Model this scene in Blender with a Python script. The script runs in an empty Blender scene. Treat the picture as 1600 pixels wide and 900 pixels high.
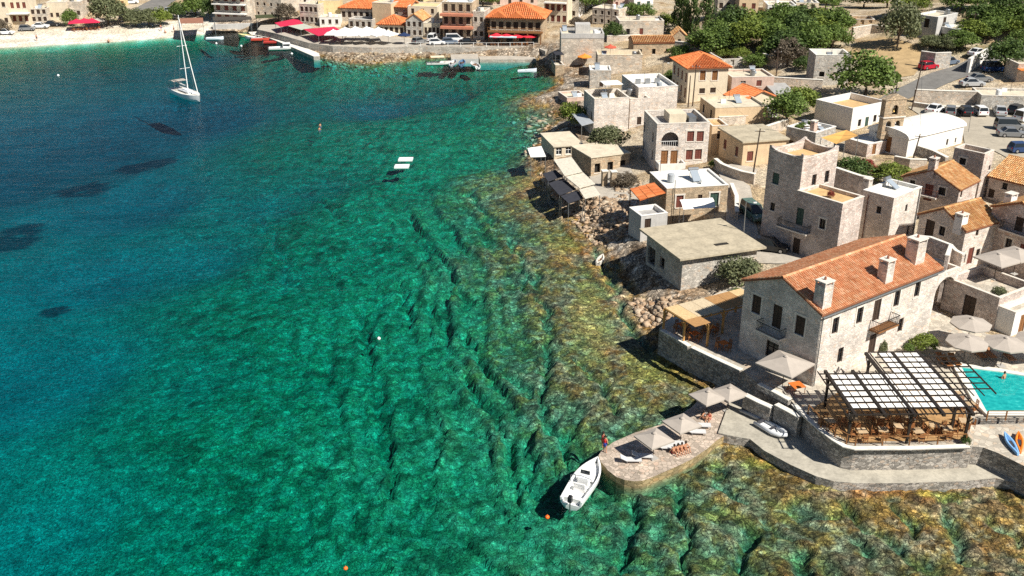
import bpy, bmesh, math, random
import numpy as np
from mathutils import Vector, Matrix

# ---------------------------------------------------------------- camera
CAM_H = 50.0; PITCH = math.radians(24.0); FPX = 1582.0
SC = bpy.context.scene
COL = SC.collection
cam_d = bpy.data.cameras.new('camera'); cam = bpy.data.objects.new('camera', cam_d); COL.objects.link(cam)
cam.location = (0, 0, CAM_H); cam.rotation_euler = (math.pi/2 - PITCH, 0, 0)
cam_d.sensor_width = 36.0; cam_d.lens = 36.0*FPX/1600.0; cam_d.clip_start = 1.0; cam_d.clip_end = 6000.0
SC.camera = cam
# ---------------------------------------------------------------- sky and sun
SUN_AZ = Vector((0.77, -0.64)).normalized(); SUN_EL = math.radians(46)
w = bpy.data.worlds.new('World'); SC.world = w; w.use_nodes = True
nt = w.node_tree; bg = nt.nodes['Background']
sky = nt.nodes.new('ShaderNodeTexSky'); sky.sky_type = 'NISHITA'; sky.sun_disc = False
sky.sun_elevation = SUN_EL; sky.sun_rotation = math.atan2(SUN_AZ.x, SUN_AZ.y)
sky.altitude = 200; sky.air_density = 0.85; sky.dust_density = 0.15
nt.links.new(sky.outputs[0], bg.inputs[0]); bg.inputs[1].default_value = 0.05
sun_d = bpy.data.lights.new('sun', 'SUN'); sun = bpy.data.objects.new('sun', sun_d); COL.objects.link(sun)
sun_d.energy = 5.0; sun_d.angle = math.radians(0.53); sun_d.color = (1.0, 0.955, 0.87)
sdir = Vector((SUN_AZ.x*math.cos(SUN_EL), SUN_AZ.y*math.cos(SUN_EL), math.sin(SUN_EL)))
sun.rotation_euler = sdir.to_track_quat('Z', 'Y').to_euler(); sun.location = (60, -40, 120)
vs = SC.view_settings; vs.view_transform = 'Standard'; vs.look = 'None'; vs.gamma = 1.0; vs.exposure = 0.62; vs.use_curve_mapping = False
SC.cycles.use_denoising = False
SC.cycles.max_bounces = 6; SC.cycles.transparent_max_bounces = 12
SC.cycles.volume_bounces = 0
SC.cycles.caustics_reflective = False; SC.cycles.caustics_refractive = False
SC.cycles.sample_clamp_indirect = 4.0

# ---------------------------------------------------------------- pixels <-> world
CT, ST = math.cos(PITCH), math.sin(PITCH)
def ray(px, py):
    a = (px-800.0)/FPX; b = (py-450.0)/FPX
    return a, CT - b*ST, -(ST + b*CT)
def P(px, py, z=0.0):
    dx, dy, dz = ray(px, py); t = (z-CAM_H)/dz
    return Vector((dx*t, dy*t, z))
def pix(p):
    z = p[1]*CT + (CAM_H-p[2])*ST
    return 800+FPX*p[0]/z, 450+FPX*((CAM_H-p[2])*CT - p[1]*ST)/z
def top_z(p, py):      # height of the point above p that is seen at row py
    b = (py-450.0)/FPX
    # (h*CT - y*ST) = b*(y*CT + h*ST)
    h = p[1]*(ST + b*CT)/(CT - b*ST)
    return CAM_H - h

# ---------------------------------------------------------------- numpy noise
def _hash(ix, iy, s):
    n = (ix.astype(np.int64)*374761393 + iy.astype(np.int64)*668265263 + s*1274126177) & 0x7fffffff
    n = ((n ^ (n >> 13))*1274126177) & 0x7fffffff
    return ((n ^ (n >> 16)) & 0xffff)/65535.0
def vnoise(x, y, s=0):
    x = np.asarray(x, float); y = np.asarray(y, float)
    ix = np.floor(x); iy = np.floor(y); fx = x-ix; fy = y-iy
    fx = fx*fx*(3-2*fx); fy = fy*fy*(3-2*fy)
    a = _hash(ix, iy, s); b = _hash(ix+1, iy, s); c = _hash(ix, iy+1, s); d = _hash(ix+1, iy+1, s)
    return (a*(1-fx)+b*fx)*(1-fy) + (c*(1-fx)+d*fx)*fy
def fbm(x, y, o=4, s=0):
    v = 0; a = 0.5; t = 0
    for k in range(o):
        v = v + a*vnoise(x, y, s+k*17); t += a; a *= 0.5; x = np.asarray(x)*2.03+11.3; y = np.asarray(y)*2.03-7.1
    return v/t
def sstep(a, b, x):
    t = np.clip((x-a)/(b-a), 0, 1); return t*t*(3-2*t)

# ---------------------------------------------------------------- materials
MATS = {}
def new_mat(name):
    m = bpy.data.materials.new(name); m.use_nodes = True
    nt = m.node_tree; b = nt.nodes['Principled BSDF']
    b.inputs['Specular IOR Level'].default_value = 0.25
    return m, nt, b
def N(nt, t, **kw):
    n = nt.nodes.new(t)
    for k, v in kw.items():
        if k in n.inputs.keys(): n.inputs[k].default_value = v
        else: setattr(n, k, v)
    return n
def ramp(nt, pts, fac):
    r = nt.nodes.new('ShaderNodeValToRGB'); e = r.color_ramp.elements
    while len(e) < len(pts): e.new(0.5)
    for i, (p, c) in enumerate(pts):
        e[i].position = p; e[i].color = (c[0], c[1], c[2], 1) if not isinstance(c, (int, float)) else (c, c, c, 1)
    nt.links.new(fac, r.inputs[0]); return r.outputs[0]
def mix(nt, fac, a, b, mode='MIX'):
    n = nt.nodes.new('ShaderNodeMix'); n.data_type = 'RGBA'; n.blend_type = mode
    for i, v in ((0, fac), (6, a), (7, b)):
        if isinstance(v, (int, float)): n.inputs[i].default_value = v if i == 0 else (v, v, v, 1)
        elif isinstance(v, (tuple, list)): n.inputs[i].default_value = (v[0], v[1], v[2], 1)
        else: nt.links.new(v, n.inputs[i])
    return n.outputs[2]
def coords(nt, scale=(1, 1, 1), kind='Object'):
    tc = nt.nodes.new('ShaderNodeTexCoord'); mp = nt.nodes.new('ShaderNodeMapping')
    mp.inputs['Scale'].default_value = scale; nt.links.new(tc.outputs[kind], mp.inputs[0]); return mp.outputs[0]
def wcoords(nt, scale=(1, 1, 1)):
    g = nt.nodes.new('ShaderNodeNewGeometry'); mp = nt.nodes.new('ShaderNodeMapping')
    mp.inputs['Scale'].default_value = scale; nt.links.new(g.outputs['Position'], mp.inputs[0]); return mp.outputs[0]
def noise(nt, vec, scale, detail=4, rough=0.55):
    n = N(nt, 'ShaderNodeTexNoise', Scale=scale, Detail=detail, Roughness=rough)
    nt.links.new(vec, n.inputs['Vector']); return n.outputs[0]
def bump(nt, b, h, strength=0.3, dist=0.05):
    n = N(nt, 'ShaderNodeBump', Strength=strength, Distance=dist)
    nt.links.new(h, n.inputs['Height']); nt.links.new(n.outputs[0], b.inputs['Normal'])

def mat(name, col, rough=0.75, var=0.12, scale=1.5, metal=0.0, spec=0.25, bmp=0.0):
    """painted / plain surface with a little unevenness"""
    if name in MATS: return MATS[name]
    m, nt, b = new_mat(name)
    if var > 0:
        v = wcoords(nt)
        n = noise(nt, v, scale, 5, 0.65)
        c = ramp(nt, [(0.25, [max(0, x*(1-var*1.6)) for x in col]), (0.75, [min(1, x*(1+var)) for x in col])], n)
        nt.links.new(c, b.inputs['Base Color'])
        if bmp: bump(nt, b, noise(nt, v, scale*6, 4), bmp, 0.03)
    else: b.inputs['Base Color'].default_value = (*col, 1)
    b.inputs['Roughness'].default_value = rough; b.inputs['Metallic'].default_value = metal
    b.inputs['Specular IOR Level'].default_value = spec
    MATS[name] = m; return m

def stone(name, base, mortar=None, size=0.38, contrast=0.45, bmp=0.6, tint=None, stain=0.25):
    """rubble masonry laid in rough courses"""
    if name in MATS: return MATS[name]
    m, nt, b = new_mat(name)
    v = coords(nt, (1, 1, 1.75))
    wob = N(nt, 'ShaderNodeTexNoise', Scale=2.5, Detail=2.0); nt.links.new(v, wob.inputs['Vector'])
    vv = nt.nodes.new('ShaderNodeVectorMath'); vv.operation = 'MULTIPLY_ADD'
    nt.links.new(wob.outputs['Color'], vv.inputs[0]); vv.inputs[1].default_value = (0.25, 0.25, 0.25); nt.links.new(v, vv.inputs[2])
    vo = N(nt, 'ShaderNodeTexVoronoi', Scale=1/size); vo.feature = 'F1'; nt.links.new(vv.outputs[0], vo.inputs['Vector'])
    ve = N(nt, 'ShaderNodeTexVoronoi', Scale=1/size); ve.feature = 'DISTANCE_TO_EDGE'; nt.links.new(vv.outputs[0], ve.inputs['Vector'])
    sep = nt.nodes.new('ShaderNodeSeparateColor'); nt.links.new(vo.outputs['Color'], sep.inputs[0])
    lo = [x*(1-contrast) for x in base]; hi = [min(0.9, x*(1+contrast*0.6)) for x in base]
    t = tint or [base[0]*1.02, base[1]*0.86, base[2]*0.74]
    c = ramp(nt, [(0.0, lo), (0.5, base), (0.8, hi), (1.0, t)], sep.outputs[0])
    mo = mortar or [x*0.55 for x in base]
    e = ramp(nt, [(0.02, 0.0), (0.07, 1.0)], ve.outputs['Distance'])
    c2 = mix(nt, e, mo, c)
    big = noise(nt, coords(nt), 0.45, 4, 0.6)
    st = ramp(nt, [(0.35, [1-stain]*3), (0.65, [1+stain*0.3]*3)], big)
    c3 = mix(nt, 1.0, c2, st, 'MULTIPLY')
    nt.links.new(c3, b.inputs['Base Color'])
    b.inputs['Roughness'].default_value = 0.9
    hgt = mix(nt, 0.35, e, sep.outputs[1])
    bump(nt, b, hgt, bmp, 0.05)
    MATS[name] = m; return m

def render_mat(name, col, stain=0.3, rough=0.9):
    """old plaster or concrete with stains and streaks"""
    if name in MATS: return MATS[name]
    m, nt, b = new_mat(name)
    v = coords(nt); n1 = noise(nt, v, 0.7, 6, 0.65); n2 = noise(nt, coords(nt, (3, 3, 0.5)), 1.2, 4, 0.6); n3 = noise(nt, v, 12, 3)
    c = ramp(nt, [(0.3, [x*(1-stain) for x in col]), (0.6, col), (0.8, [min(0.9, x*1.08) for x in col])], n1)
    s = ramp(nt, [(0.3, [1-stain*0.7]*3), (0.6, [1.0]*3)], n2)
    c = mix(nt, 1.0, c, s, 'MULTIPLY')
    nt.links.new(c, b.inputs['Base Color']); b.inputs['Roughness'].default_value = rough
    bump(nt, b, n3, 0.25, 0.02)
    MATS[name] = m; return m

def tile_mat(name, cols):
    if name in MATS: return MATS[name]
    m, nt, b = new_mat(name)
    g = nt.nodes.new('ShaderNodeNewGeometry')
    k = len(cols)
    c = ramp(nt, [(i/(k-1), cc) for i, cc in enumerate(cols)], g.outputs['Random Per Island'])
    n = noise(nt, coords(nt), 0.8, 5, 0.7)
    s = ramp(nt, [(0.3, [0.72, 0.70, 0.66]), (0.6, [1, 1, 1])], n)
    n2 = noise(nt, coords(nt), 9, 4, 0.7)
    s2 = ramp(nt, [(0.3, [0.8]*3), (0.65, [1.08]*3)], n2)
    c = mix(nt, 1.0, mix(nt, 1.0, c, s, 'MULTIPLY'), s2, 'MULTIPLY')
    nt.links.new(c, b.inputs['Base Color']); b.inputs['Roughness'].default_value = 0.85
    MATS[name] = m; return m

def leaf_mat(name, dark, light, trans=0.25):
    if name in MATS: return MATS[name]
    m, nt, b = new_mat(name)
    g = nt.nodes.new('ShaderNodeNewGeometry')
    n = noise(nt, wcoords(nt), 0.55, 3)
    f = nt.nodes.new('ShaderNodeMath'); f.operation = 'MULTIPLY_ADD'; f.use_clamp = True
    nt.links.new(g.outputs['Random Per Island'], f.inputs[0]); f.inputs[1].default_value = 0.6
    nt.links.new(n, f.inputs[2])
    f2 = nt.nodes.new('ShaderNodeMath'); f2.operation = 'SUBTRACT'; nt.links.new(f.outputs[0], f2.inputs[0]); f2.inputs[1].default_value = 0.3
    c = ramp(nt, [(0.0, dark), (0.8, light)], f2.outputs[0])
    nt.links.new(c, b.inputs['Base Color']); b.inputs['Roughness'].default_value = 0.6
    tr = nt.nodes.new('ShaderNodeBsdfTranslucent'); nt.links.new(c, tr.inputs[0])
    ms = nt.nodes.new('ShaderNodeMixShader'); ms.inputs[0].default_value = trans
    nt.links.new(b.outputs[0], ms.inputs[1]); nt.links.new(tr.outputs[0], ms.inputs[2])
    nt.links.new(ms.outputs[0], nt.nodes['Material Output'].inputs[0])
    MATS[name] = m; return m

# ---------------------------------------------------------------- object helpers
def tag(o, label=None, cat=None, group=None, kind=None):
    if label: o['label'] = label
    if cat: o['category'] = cat
    if group: o['group'] = group
    if kind: o['kind'] = kind
    return o
def empty(name, loc, rz=0.0, label=None, cat=None, group=None):
    o = bpy.data.objects.new(name, None); COL.objects.link(o); o.empty_display_size = 0.3
    o.location = loc; o.rotation_euler = (0, 0, rz)
    return tag(o, label, cat, group)
def link(name, me, parent=None):
    o = bpy.data.objects.new(name, me); COL.objects.link(o)
    if parent is not None: o.parent = parent
    return o
class MB:
    """collects boxes, prisms, tubes ... and becomes ONE mesh object"""
    def __init__(s): s.v = []; s.f = []
    def add(s, vs, fs):
        o = len(s.v); s.v += [tuple(x) for x in vs]; s.f += [tuple(i+o for i in f) for f in fs]; return s
    def box(s, x0, x1, y0, y1, z0, z1):
        return s.add([(x0,y0,z0),(x1,y0,z0),(x1,y1,z0),(x0,y1,z0),(x0,y0,z1),(x1,y0,z1),(x1,y1,z1),(x0,y1,z1)],
                     [(3,2,1,0),(4,5,6,7),(0,1,5,4),(1,2,6,5),(2,3,7,6),(3,0,4,7)])
    def obox(s, c, ax, ay, az):     # oriented box: centre and three half axes
        c, ax, ay, az = map(Vector, (c, ax, ay, az))
        p = [c+ax*i+ay*j+az*k for k in (-1,1) for i, j in ((-1,-1),(1,-1),(1,1),(-1,1))]
        return s.add(p, [(3,2,1,0),(4,5,6,7),(0,1,5,4),(1,2,6,5),(2,3,7,6),(3,0,4,7)])
    def bar(s, a, b, w, h=None, up=(0,0,1)):
        a, b = Vector(a), Vector(b); h = h or w; d = b-a
        if d.length < 1e-6: return s
        u = Vector(up); x = d.cross(u)
        if x.length < 1e-5: x = d.cross(Vector((1,0,0)))
        x.normalize(); y = x.cross(d).normalized()
        return s.obox((a+b)/2, d/2, x*w/2, y*h/2)
    def tube(s, pts, r, n=8, caps=True):
        pts = [Vector(p) for p in pts]; rr = r if isinstance(r, (list, tuple)) else [r]*len(pts)
        o = len(s.v); ref = Vector((0,0,1))
        for i, p in enumerate(pts):
            d = (pts[min(i+1,len(pts)-1)]-pts[max(i-1,0)]).normalized()
            x = d.cross(ref)
            if x.length < 1e-3: x = d.cross(Vector((1,0,0)))
            x.normalize(); y = d.cross(x)
            for k in range(n):
                a = 2*math.pi*k/n; s.v.append(tuple(p + (x*math.cos(a)+y*math.sin(a))*rr[i]))
        for i in range(len(pts)-1):
            for k in range(n):
                k2 = (k+1)%n; s.f.append((o+i*n+k, o+i*n+k2, o+(i+1)*n+k2, o+(i+1)*n+k))
        if caps:
            s.f.append(tuple(o+k for k in reversed(range(n)))); s.f.append(tuple(o+(len(pts)-1)*n+k for k in range(n)))
        return s
    def prism(s, poly, z0, z1, ztop=None):   # vertical prism over a plan polygon
        n = len(poly); zt = ztop or [z1]*n
        vs = [(p[0],p[1],z0) for p in poly]+[(p[0],p[1],zt[i]) for i, p in enumerate(poly)]
        ar = sum(poly[i][0]*poly[(i+1)%n][1]-poly[(i+1)%n][0]*poly[i][1] for i in range(n))
        idx = list(range(n)) if ar > 0 else list(reversed(range(n)))
        fs = [tuple(reversed(idx)), tuple(i+n for i in idx)]
        for a in range(n):
            i, j = idx[a], idx[(a+1)%n]; fs.append((i, j, j+n, i+n))
        return s.add(vs, fs)
    def lathe(s, prof, n=12, c=(0,0,0)):
        o = len(s.v)
        for r, z in prof:
            for k in range(n):
                a = 2*math.pi*k/n; s.v.append((c[0]+r*math.cos(a), c[1]+r*math.sin(a), c[2]+z))
        for i in range(len(prof)-1):
            for k in range(n):
                k2=(k+1)%n; s.f.append((o+i*n+k, o+i*n+k2, o+(i+1)*n+k2, o+(i+1)*n+k))
        return s
    def mesh(s, name, m, smooth=False):
        me = bpy.data.meshes.new(name); me.from_pydata(s.v, [], s.f); me.materials.append(m)
        if smooth: me.shade_smooth()
        me.update(); return me
    def build(s, name, m, parent=None, smooth=False):
        return link(name, s.mesh(name, m, smooth), parent)
def copy_tree(o, parent=None):
    c = o.copy(); COL.objects.link(c); c.parent = parent
    for ch in list(o.children): copy_tree(ch, c)
    return c
def np_mesh(name, verts, faces, m, smooth=False):
    me = bpy.data.meshes.new(name)
    verts = np.asarray(verts, dtype=np.float32); faces = np.asarray(faces, dtype=np.int32)
    k = faces.shape[1]
    me.vertices.add(len(verts)); me.vertices.foreach_set('co', verts.ravel())
    me.loops.add(faces.size); me.loops.foreach_set('vertex_index', faces.ravel())
    me.polygons.add(len(faces)); me.polygons.foreach_set('loop_start', np.arange(0, faces.size, k, dtype=np.int32))
    me.materials.append(m); me.update(calc_edges=True)
    if smooth: me.shade_smooth()
    return me
# ================================================================ terrain and sea
COASTPX = [(0,75),(70,71),(180,65),(260,59),(310,54),(380,50),(408,52),(430,60),(462,76),(490,88),(530,96),(575,100),(620,97),(650,92),(690,90),(740,92),(800,93),(836,95),(846,104),
 (862,120),(872,132),(850,142),(826,152),(818,160),(850,168),(866,178),(862,192),(850,205),(842,222),(826,240),(824,256),(838,274),(856,296),(878,318),(898,345),
 (922,372),(942,402),(962,432),(984,462),(996,484),(1010,506),(1030,530),(1056,564),(1092,594),(1120,612),(1135,650),(1142,688),(1185,706),(1235,735),(1300,768),(1400,784),(1500,784),(1600,788),(1760,800)]
coast = [P(x, y, 0) for x, y in COASTPX]
coast2 = [(p.x, p.y) for p in coast]
land_poly = [(-420, 330), (-260, 262), (-150, 255)] + coast2 + [(140, 46), (600, 20), (900, 300), (900, 1200), (-900, 1200), (-900, 400)]
LP = np.array(land_poly)
def inside(x, y, poly):
    r = np.zeros(x.shape, bool); n = len(poly)
    for i in range(n):
        x1, y1 = poly[i]; x2, y2 = poly[(i+1) % n]
        if y1 == y2: continue
        c = ((y1 > y) != (y2 > y)) & (x < (x2-x1)*(y-y1)/(y2-y1)+x1); r ^= c
    return r
def seg_dist(x, y, pl, closed=False):
    d = np.full(x.shape, 1e18); n = len(pl)
    for i in range(n if closed else n-1):
        x1, y1 = pl[i]; x2, y2 = pl[(i+1) % n]; dx, dy = x2-x1, y2-y1
        t = np.clip(((x-x1)*dx+(y-y1)*dy)/(dx*dx+dy*dy+1e-9), 0, 1)
        d = np.minimum(d, (x-x1-t*dx)**2+(y-y1-t*dy)**2)
    return np.sqrt(d)
DEPTH = [(760,285,0.5),(800,330,0.12),(820,400,0.15),(850,450,0.10),(880,520,0.08),(900,600,0.12),(870,580,0.3),(862,640,0.9),(820,560,1.7),(950,640,0.25),(1000,600,0.08),(960,540,0.05),(900,480,0.05),(880,400,0.04),(850,340,0.04),(820,300,0.06),(900,690,1.3),(790,440,1.1),(745,360,1.4),
 (700,500,2.2),(760,650,2.3),(640,560,2.9),(600,650,3.4),(560,500,3.3),(480,600,4.2),(300,600,5.2),(100,600,7.0),(0,620,8.0),(-300,600,11),(300,200,9),(150,250,9.2),(0,300,9.6),(-300,300,12),(600,180,6.6),(700,160,5.6),(760,110,3.2),
 (450,95,3.5),(100,120,6.0),(0,100,4.0),(250,110,7),(350,90,6.0),(500,120,6.0),(600,120,4.2),(200,340,8.4),(500,300,5.2),(400,330,6.0),(700,250,2.1),(620,300,2.9),(760,200,1.6),(700,200,3.4),(300,420,6.6),(150,450,7.8),(560,400,3.6),(680,380,2.5),(450,440,4.8),
 (800,800,2.4),(700,760,2.9),(600,850,3.4),(400,850,4.2),(250,850,4.9),(100,850,6.0),(0,900,6.8),(-300,900,10),(930,850,1.8),(1020,800,1.3),(1100,850,0.6),(1060,760,0.5),(1010,768,0.8),(970,765,1.2),(1090,735,0.25),(1140,720,0.1),(1200,780,0.28),(1160,830,0.6),(1300,850,0.32),(1400,820,0.14),(1500,850,0.2),(1600,850,0.18),(1250,930,0.5),(1450,960,0.35),
 (870,770,2.2),(800,200,1.0),(780,230,1.3),(830,170,0.3),(835,190,0.3),(800,140,1.4),(820,110,1.2),(840,150,0.2),(700,110,3.0),(560,108,1.4),(700,1000,3.8),(1000,1000,1.6),(400,1000,5)]
ELEV = [(1150,560,2.5),(1100,500,2.0),(1060,440,1.7),(1180,400,4.0),(1160,330,4.4),(1250,400,4.4),(1000,340,2.2),(930,330,1.8),(880,280,1.3),(900,220,2.0),(1000,230,3.4),(1150,270,5.0),(1100,180,5.2),
 (980,150,3.4),(880,120,0.9),(900,150,1.4),(885,175,1.2),(870,140,0.6),(915,130,2.0),(1300,250,6.0),(1450,250,6.3),(1560,220,6.3),(1400,150,7.0),(1500,110,8.4),(1600,80,10),(1450,50,11.5),(1300,60,9.5),(1200,60,8.5),(1000,60,5.0),(900,40,4.6),(700,68,2.2),(600,62,2.2),(500,58,2.2),
 (560,84,0.8),(620,84,0.8),(510,84,0.7),(440,40,2.6),(800,72,2.2),(850,40,4.2),(950,10,8),(1200,10,12.5),(1500,10,15.5),(1600,10,17),(300,10,5.0),(150,20,4.0),(0,30,3.0),(100,45,1.6),(250,40,1.6),(350,36,2.2),(1550,500,3.2),(1400,600,2.8),(1600,700,0.4),(1600,740,0.1),(1450,750,0.1),(1450,715,0.2),(1330,735,0.1),(1520,735,0.1),(1250,700,0.2),
 (1050,520,1.2),(1010,470,1.6),(1000,400,2.0),(940,350,2.0),(860,270,1.0),(500,20,5),(650,20,6),(760,10,8),(1080,120,6.0),(1200,140,6.5)]
CW = [(0,520,26),(-220,470,18),(-420,420,18),(260,460,32),(150,390,24),(420,320,30),(130,110,7),(160,70,4),(420,160,16),(0,1100,70),(600,900,80),(-700,900,60),(800,300,50)]
dp = np.array([(P(a, b, -c).x, P(a, b, -c).y, c) for a, b, c in DEPTH])
ep = np.array([(P(a, b, c).x, P(a, b, c).y, c) for a, b, c in ELEV] + CW)
def idw(x, y, pts, p=3.0, soft=4.0):
    num = np.zeros(x.shape); den = np.zeros(x.shape)
    for a, b, c in pts:
        wgt = 1.0/(((x-a)**2+(y-b)**2+soft*soft)**(p/2)); num += wgt*c; den += wgt
    return num/den
BEACH_X = P(330, 50).x
GULLY = [((666,469),(687,500),(719,525),(741,541)),((719,584),(737,603),(759,628),(778,650)),((750,553),(769,587),(794,616)),((791,581),(812,606),(828,628)),
 ((838,440),(846,480),(856,534),(859,575),(847,612),(844,650),(869,675),(887,700)),((769,662),(787,690),(797,722)),((584,594),(597,631),(594,678),(606,719),(612,760)),((831,678),(822,709),(825,736),(841,770)),
 ((400,303),(428,347),(441,387),(439,425)),((459,259),(497,287),(534,325)),((560,470),(575,520),(588,560)),((731,306),(759,334),(770,360)),((640,330),(655,360),(668,400)),((762,629),(781,673),(797,711),(809,789)),((850,667),(884,690),(890,726)),
 ((994,767),(987,814),(969,879)),((1059,745),(1069,814),(1072,880)),((1125,723),(1134,757),(1162,776)),((1191,807),(1219,839)),((1244,782),(1256,801),(1300,811)),((1316,782),(1344,820),(1381,839),(1419,870),(1459,898)),((1394,795),(1431,832)),
 ((1166,820),(1166,880)),((1247,857),(1259,900)),((1550,811),(1575,839),(1597,857)),((1328,836),(1350,857)),((900,560),(930,590),(960,640)),((960,470),(985,510),(1010,550)),((800,380),(815,430),(830,470)),((1480,800),(1500,840),(1520,880)),((930,390),(950,430),(965,460)),((700,420),(715,450),(730,480)),((620,420),(632,450),(640,500))]
GUL = [[(P(a, b, -1.5 if a < 900 else -0.3).x, P(a, b, -1.5 if a < 900 else -0.3).y) for a, b in g] for g in GULLY]
def height_full(x, y):
    x = np.asarray(x, float); y = np.asarray(y, float)
    ins = inside(x, y, land_poly); d = seg_dist(x, y, land_poly, True)
    sd = np.where(ins, d, -d)
    beach = sstep(BEACH_X+8, BEACH_X-8, x)*sstep(200, 230, y)
    wx = x + 2.6*(fbm(x/22, y/22, 2, 5)-0.5)*2 + 0.5*(fbm(x/2.2, y/2.2, 3, 6)-0.5)*2; wy = y + 2.6*(fbm(x/22, y/22, 2, 9)-0.5)*2 + 0.5*(fbm(x/2.2, y/2.2, 3, 10)-0.5)*2
    # land
    land = idw(x, y, ep)
    zl = land*sstep(0, 5, sd)*1.0
    zb = np.minimum(land, 0.09*np.maximum(sd, 0))
    zl = zl*(1-beach) + zb*beach
    # sea
    dep = idw(x, y, dp)
    zs = -dep*(1-np.exp(np.minimum(sd, 0)/np.where(beach > 0.5, 9.0, 2.2)))
    z = np.where(ins, zl, zs)
    # rock strata: long ledges that run with the shore, steep to seaward
    rockw = (1-beach)*sstep(-70, -20, sd)*sstep(7, 1.0, sd)
    near = sstep(190, 120, y)
    sdw = seg_dist(wx, wy, land_poly, True)*np.where(ins, -1, 1)
    a_, b_ = P(1316, 782), P(1459, 898); dx_, dy_ = b_.x-a_.x, b_.y-a_.y; dl_ = math.hypot(dx_, dy_)
    m2 = sstep(13, 19, x)*sstep(64, 58, y)*(~ins)      # south of the pier the beds strike across the shore
    sdw = sdw*(1-m2) + m2*((x-a_.x)*dy_/dl_ - (y-a_.y)*dx_/dl_ + 0.8*(fbm(x/3, y/3, 3, 33)-0.5)*2)
    def ledge(lam, ph, amp, s):
        t = (sdw + 3*(fbm(x/15, y/15, 2, s)-0.5)*2*0.6)/lam + ph
        fr = t-np.floor(t)
        prof = np.where(fr < 0.86, fr/0.86, (1-fr)/0.14)       # rises seaward, then drops
        a = amp*(0.25+1.1*sstep(0.35, 0.65, fbm(x/16+np.floor(t)*7.7, y/16, 3, s+3)))
        return a*(prof-0.5)
    deepw = sstep(-45, -8, sd)*0.5+0.5
    rg = ledge(4.6, 0.2, 0.60, 41)*deepw + ledge(2.1, 0.6, 0.36, 57) + ledge(1.15, 0.3, 0.2, 63)
    lump = (fbm(x/2.6, y/2.6, 4, 71)-0.5)*0.6 + (fbm(x/0.8, y/0.8, 2, 91)-0.5)*0.8 - 0.30*sstep(0.06, 0.0, np.abs(fbm(x/2.4, y/2.4, 3, 95)-0.5))
    shal = sstep(0.1, 1.4, dep) * 0.75 + 0.25 + 0.75*m2
    z = z + rockw*(near*(rg*shal*np.where(ins, 0.35, 1.0) + lump*np.where(ins, 0.9, 0.24+0.36*sstep(0.15,1.5,dep))) + (1-near)*lump*0.6)
    gx_ = x + 1.3*(fbm(x/1.9, y/1.9, 3, 201)-0.5)*2; gy_ = y + 1.3*(fbm(x/1.9, y/1.9, 3, 203)-0.5)*2
    gd = np.full(x.shape, 1e9)
    for g in GUL: gd = np.minimum(gd, seg_dist(gx_, gy_, g))
    gw = 0.24+0.36*fbm(x/5, y/5, 2, 205)
    gcut = np.exp(-(gd/gw)**2)*(0.7+0.8*fbm(x/4, y/4, 2, 207))
    z = z + 0.10*np.exp(-((gd-0.9)/0.6)**2)*(~ins)
    # keep the sea bed under water except for shelf rocks that just break the surface
    cap = np.where(dep < 0.35, 0.16, -0.06-0.12*np.minimum(dep, 3)); z = np.where(ins, z, np.minimum(z, np.where(sd > -4, 0.25, cap) + 0.10*(lump)) - (0.50+0.22*sstep(0.15, 1.0, dep))*gcut + 0.12*sstep(0.3, 0.08, dep))
    z = z + np.where(ins, 0.10*(fbm(x/3.0, y/3.0, 3, 13)-0.5)*(1-beach), 0)
    return z, sd, beach, rockw, lump, rg
def Hn(x, y): return height_full(np.atleast_1d(np.asarray(x, float)), np.atleast_1d(np.asarray(y, float)))[0]
# the plan grid: fine near, coarse far
def axis(segs):
    a = [segs[0][0]]
    for lo, hi, st0, st1 in segs:
        x = lo; n = max(1, int((hi-lo)/((st0+st1)/2)))
        wts = np.linspace(st0, st1, n); c = np.cumsum(wts); c = lo + c/c[-1]*(hi-lo); a += list(c)
    return np.array(a)
gx = axis([(-900,-320,60,20),(-320,-70,6,1.2),(-70,-12,0.8,0.32),(-12,48,0.30,0.30),(48,160,0.6,2.5),(160,900,5,60)])
gy = axis([(20,44,2.0,0.5),(44,100,0.30,0.32),(100,160,0.36,0.6),(160,330,0.7,2.0),(330,1200,4,60)])
GX, GY = np.meshgrid(gx, gy)
HZ, HSD, HB, HR, HL, HRG = height_full(GX.ravel(), GY.ravel())
HZg = HZ.reshape(GX.shape)
def H(x, y):
    i = np.clip(np.searchsorted(gx, x)-1, 0, len(gx)-2); j = np.clip(np.searchsorted(gy, y)-1, 0, len(gy)-2)
    u = (x-gx[i])/(gx[i+1]-gx[i]); v = (y-gy[j])/(gy[j+1]-gy[j])
    return float((HZg[j,i]*(1-u)+HZg[j,i+1]*u)*(1-v) + (HZg[j+1,i]*(1-u)+HZg[j+1,i+1]*u)*v)
def G(px, py):
    """point of the ground seen at a pixel"""
    dx, dy, dz = ray(px, py); t0 = 30.0; t = t0; prev = t0
    while t < 900:
        if CAM_H+dz*t < max(H(dx*t, dy*t), -0.0): break
        prev = t; t += 0.8
    a, b = prev, t
    for _ in range(12):
        m_ = (a+b)/2
        if CAM_H+dz*m_ < max(H(dx*m_, dy*m_), 0.0): b = m_
        else: a = m_
    return Vector((dx*b, dy*b, max(H(dx*b, dy*b), 0.0)))
ny, nx = GX.shape
idx = np.arange(nx*ny).reshape(ny, nx)
faces = np.stack([idx[:-1,:-1], idx[:-1,1:], idx[1:,1:], idx[1:,:-1]], -1).reshape(-1, 4)
verts = np.stack([GX.ravel(), GY.ravel(), HZ], -1)
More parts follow.
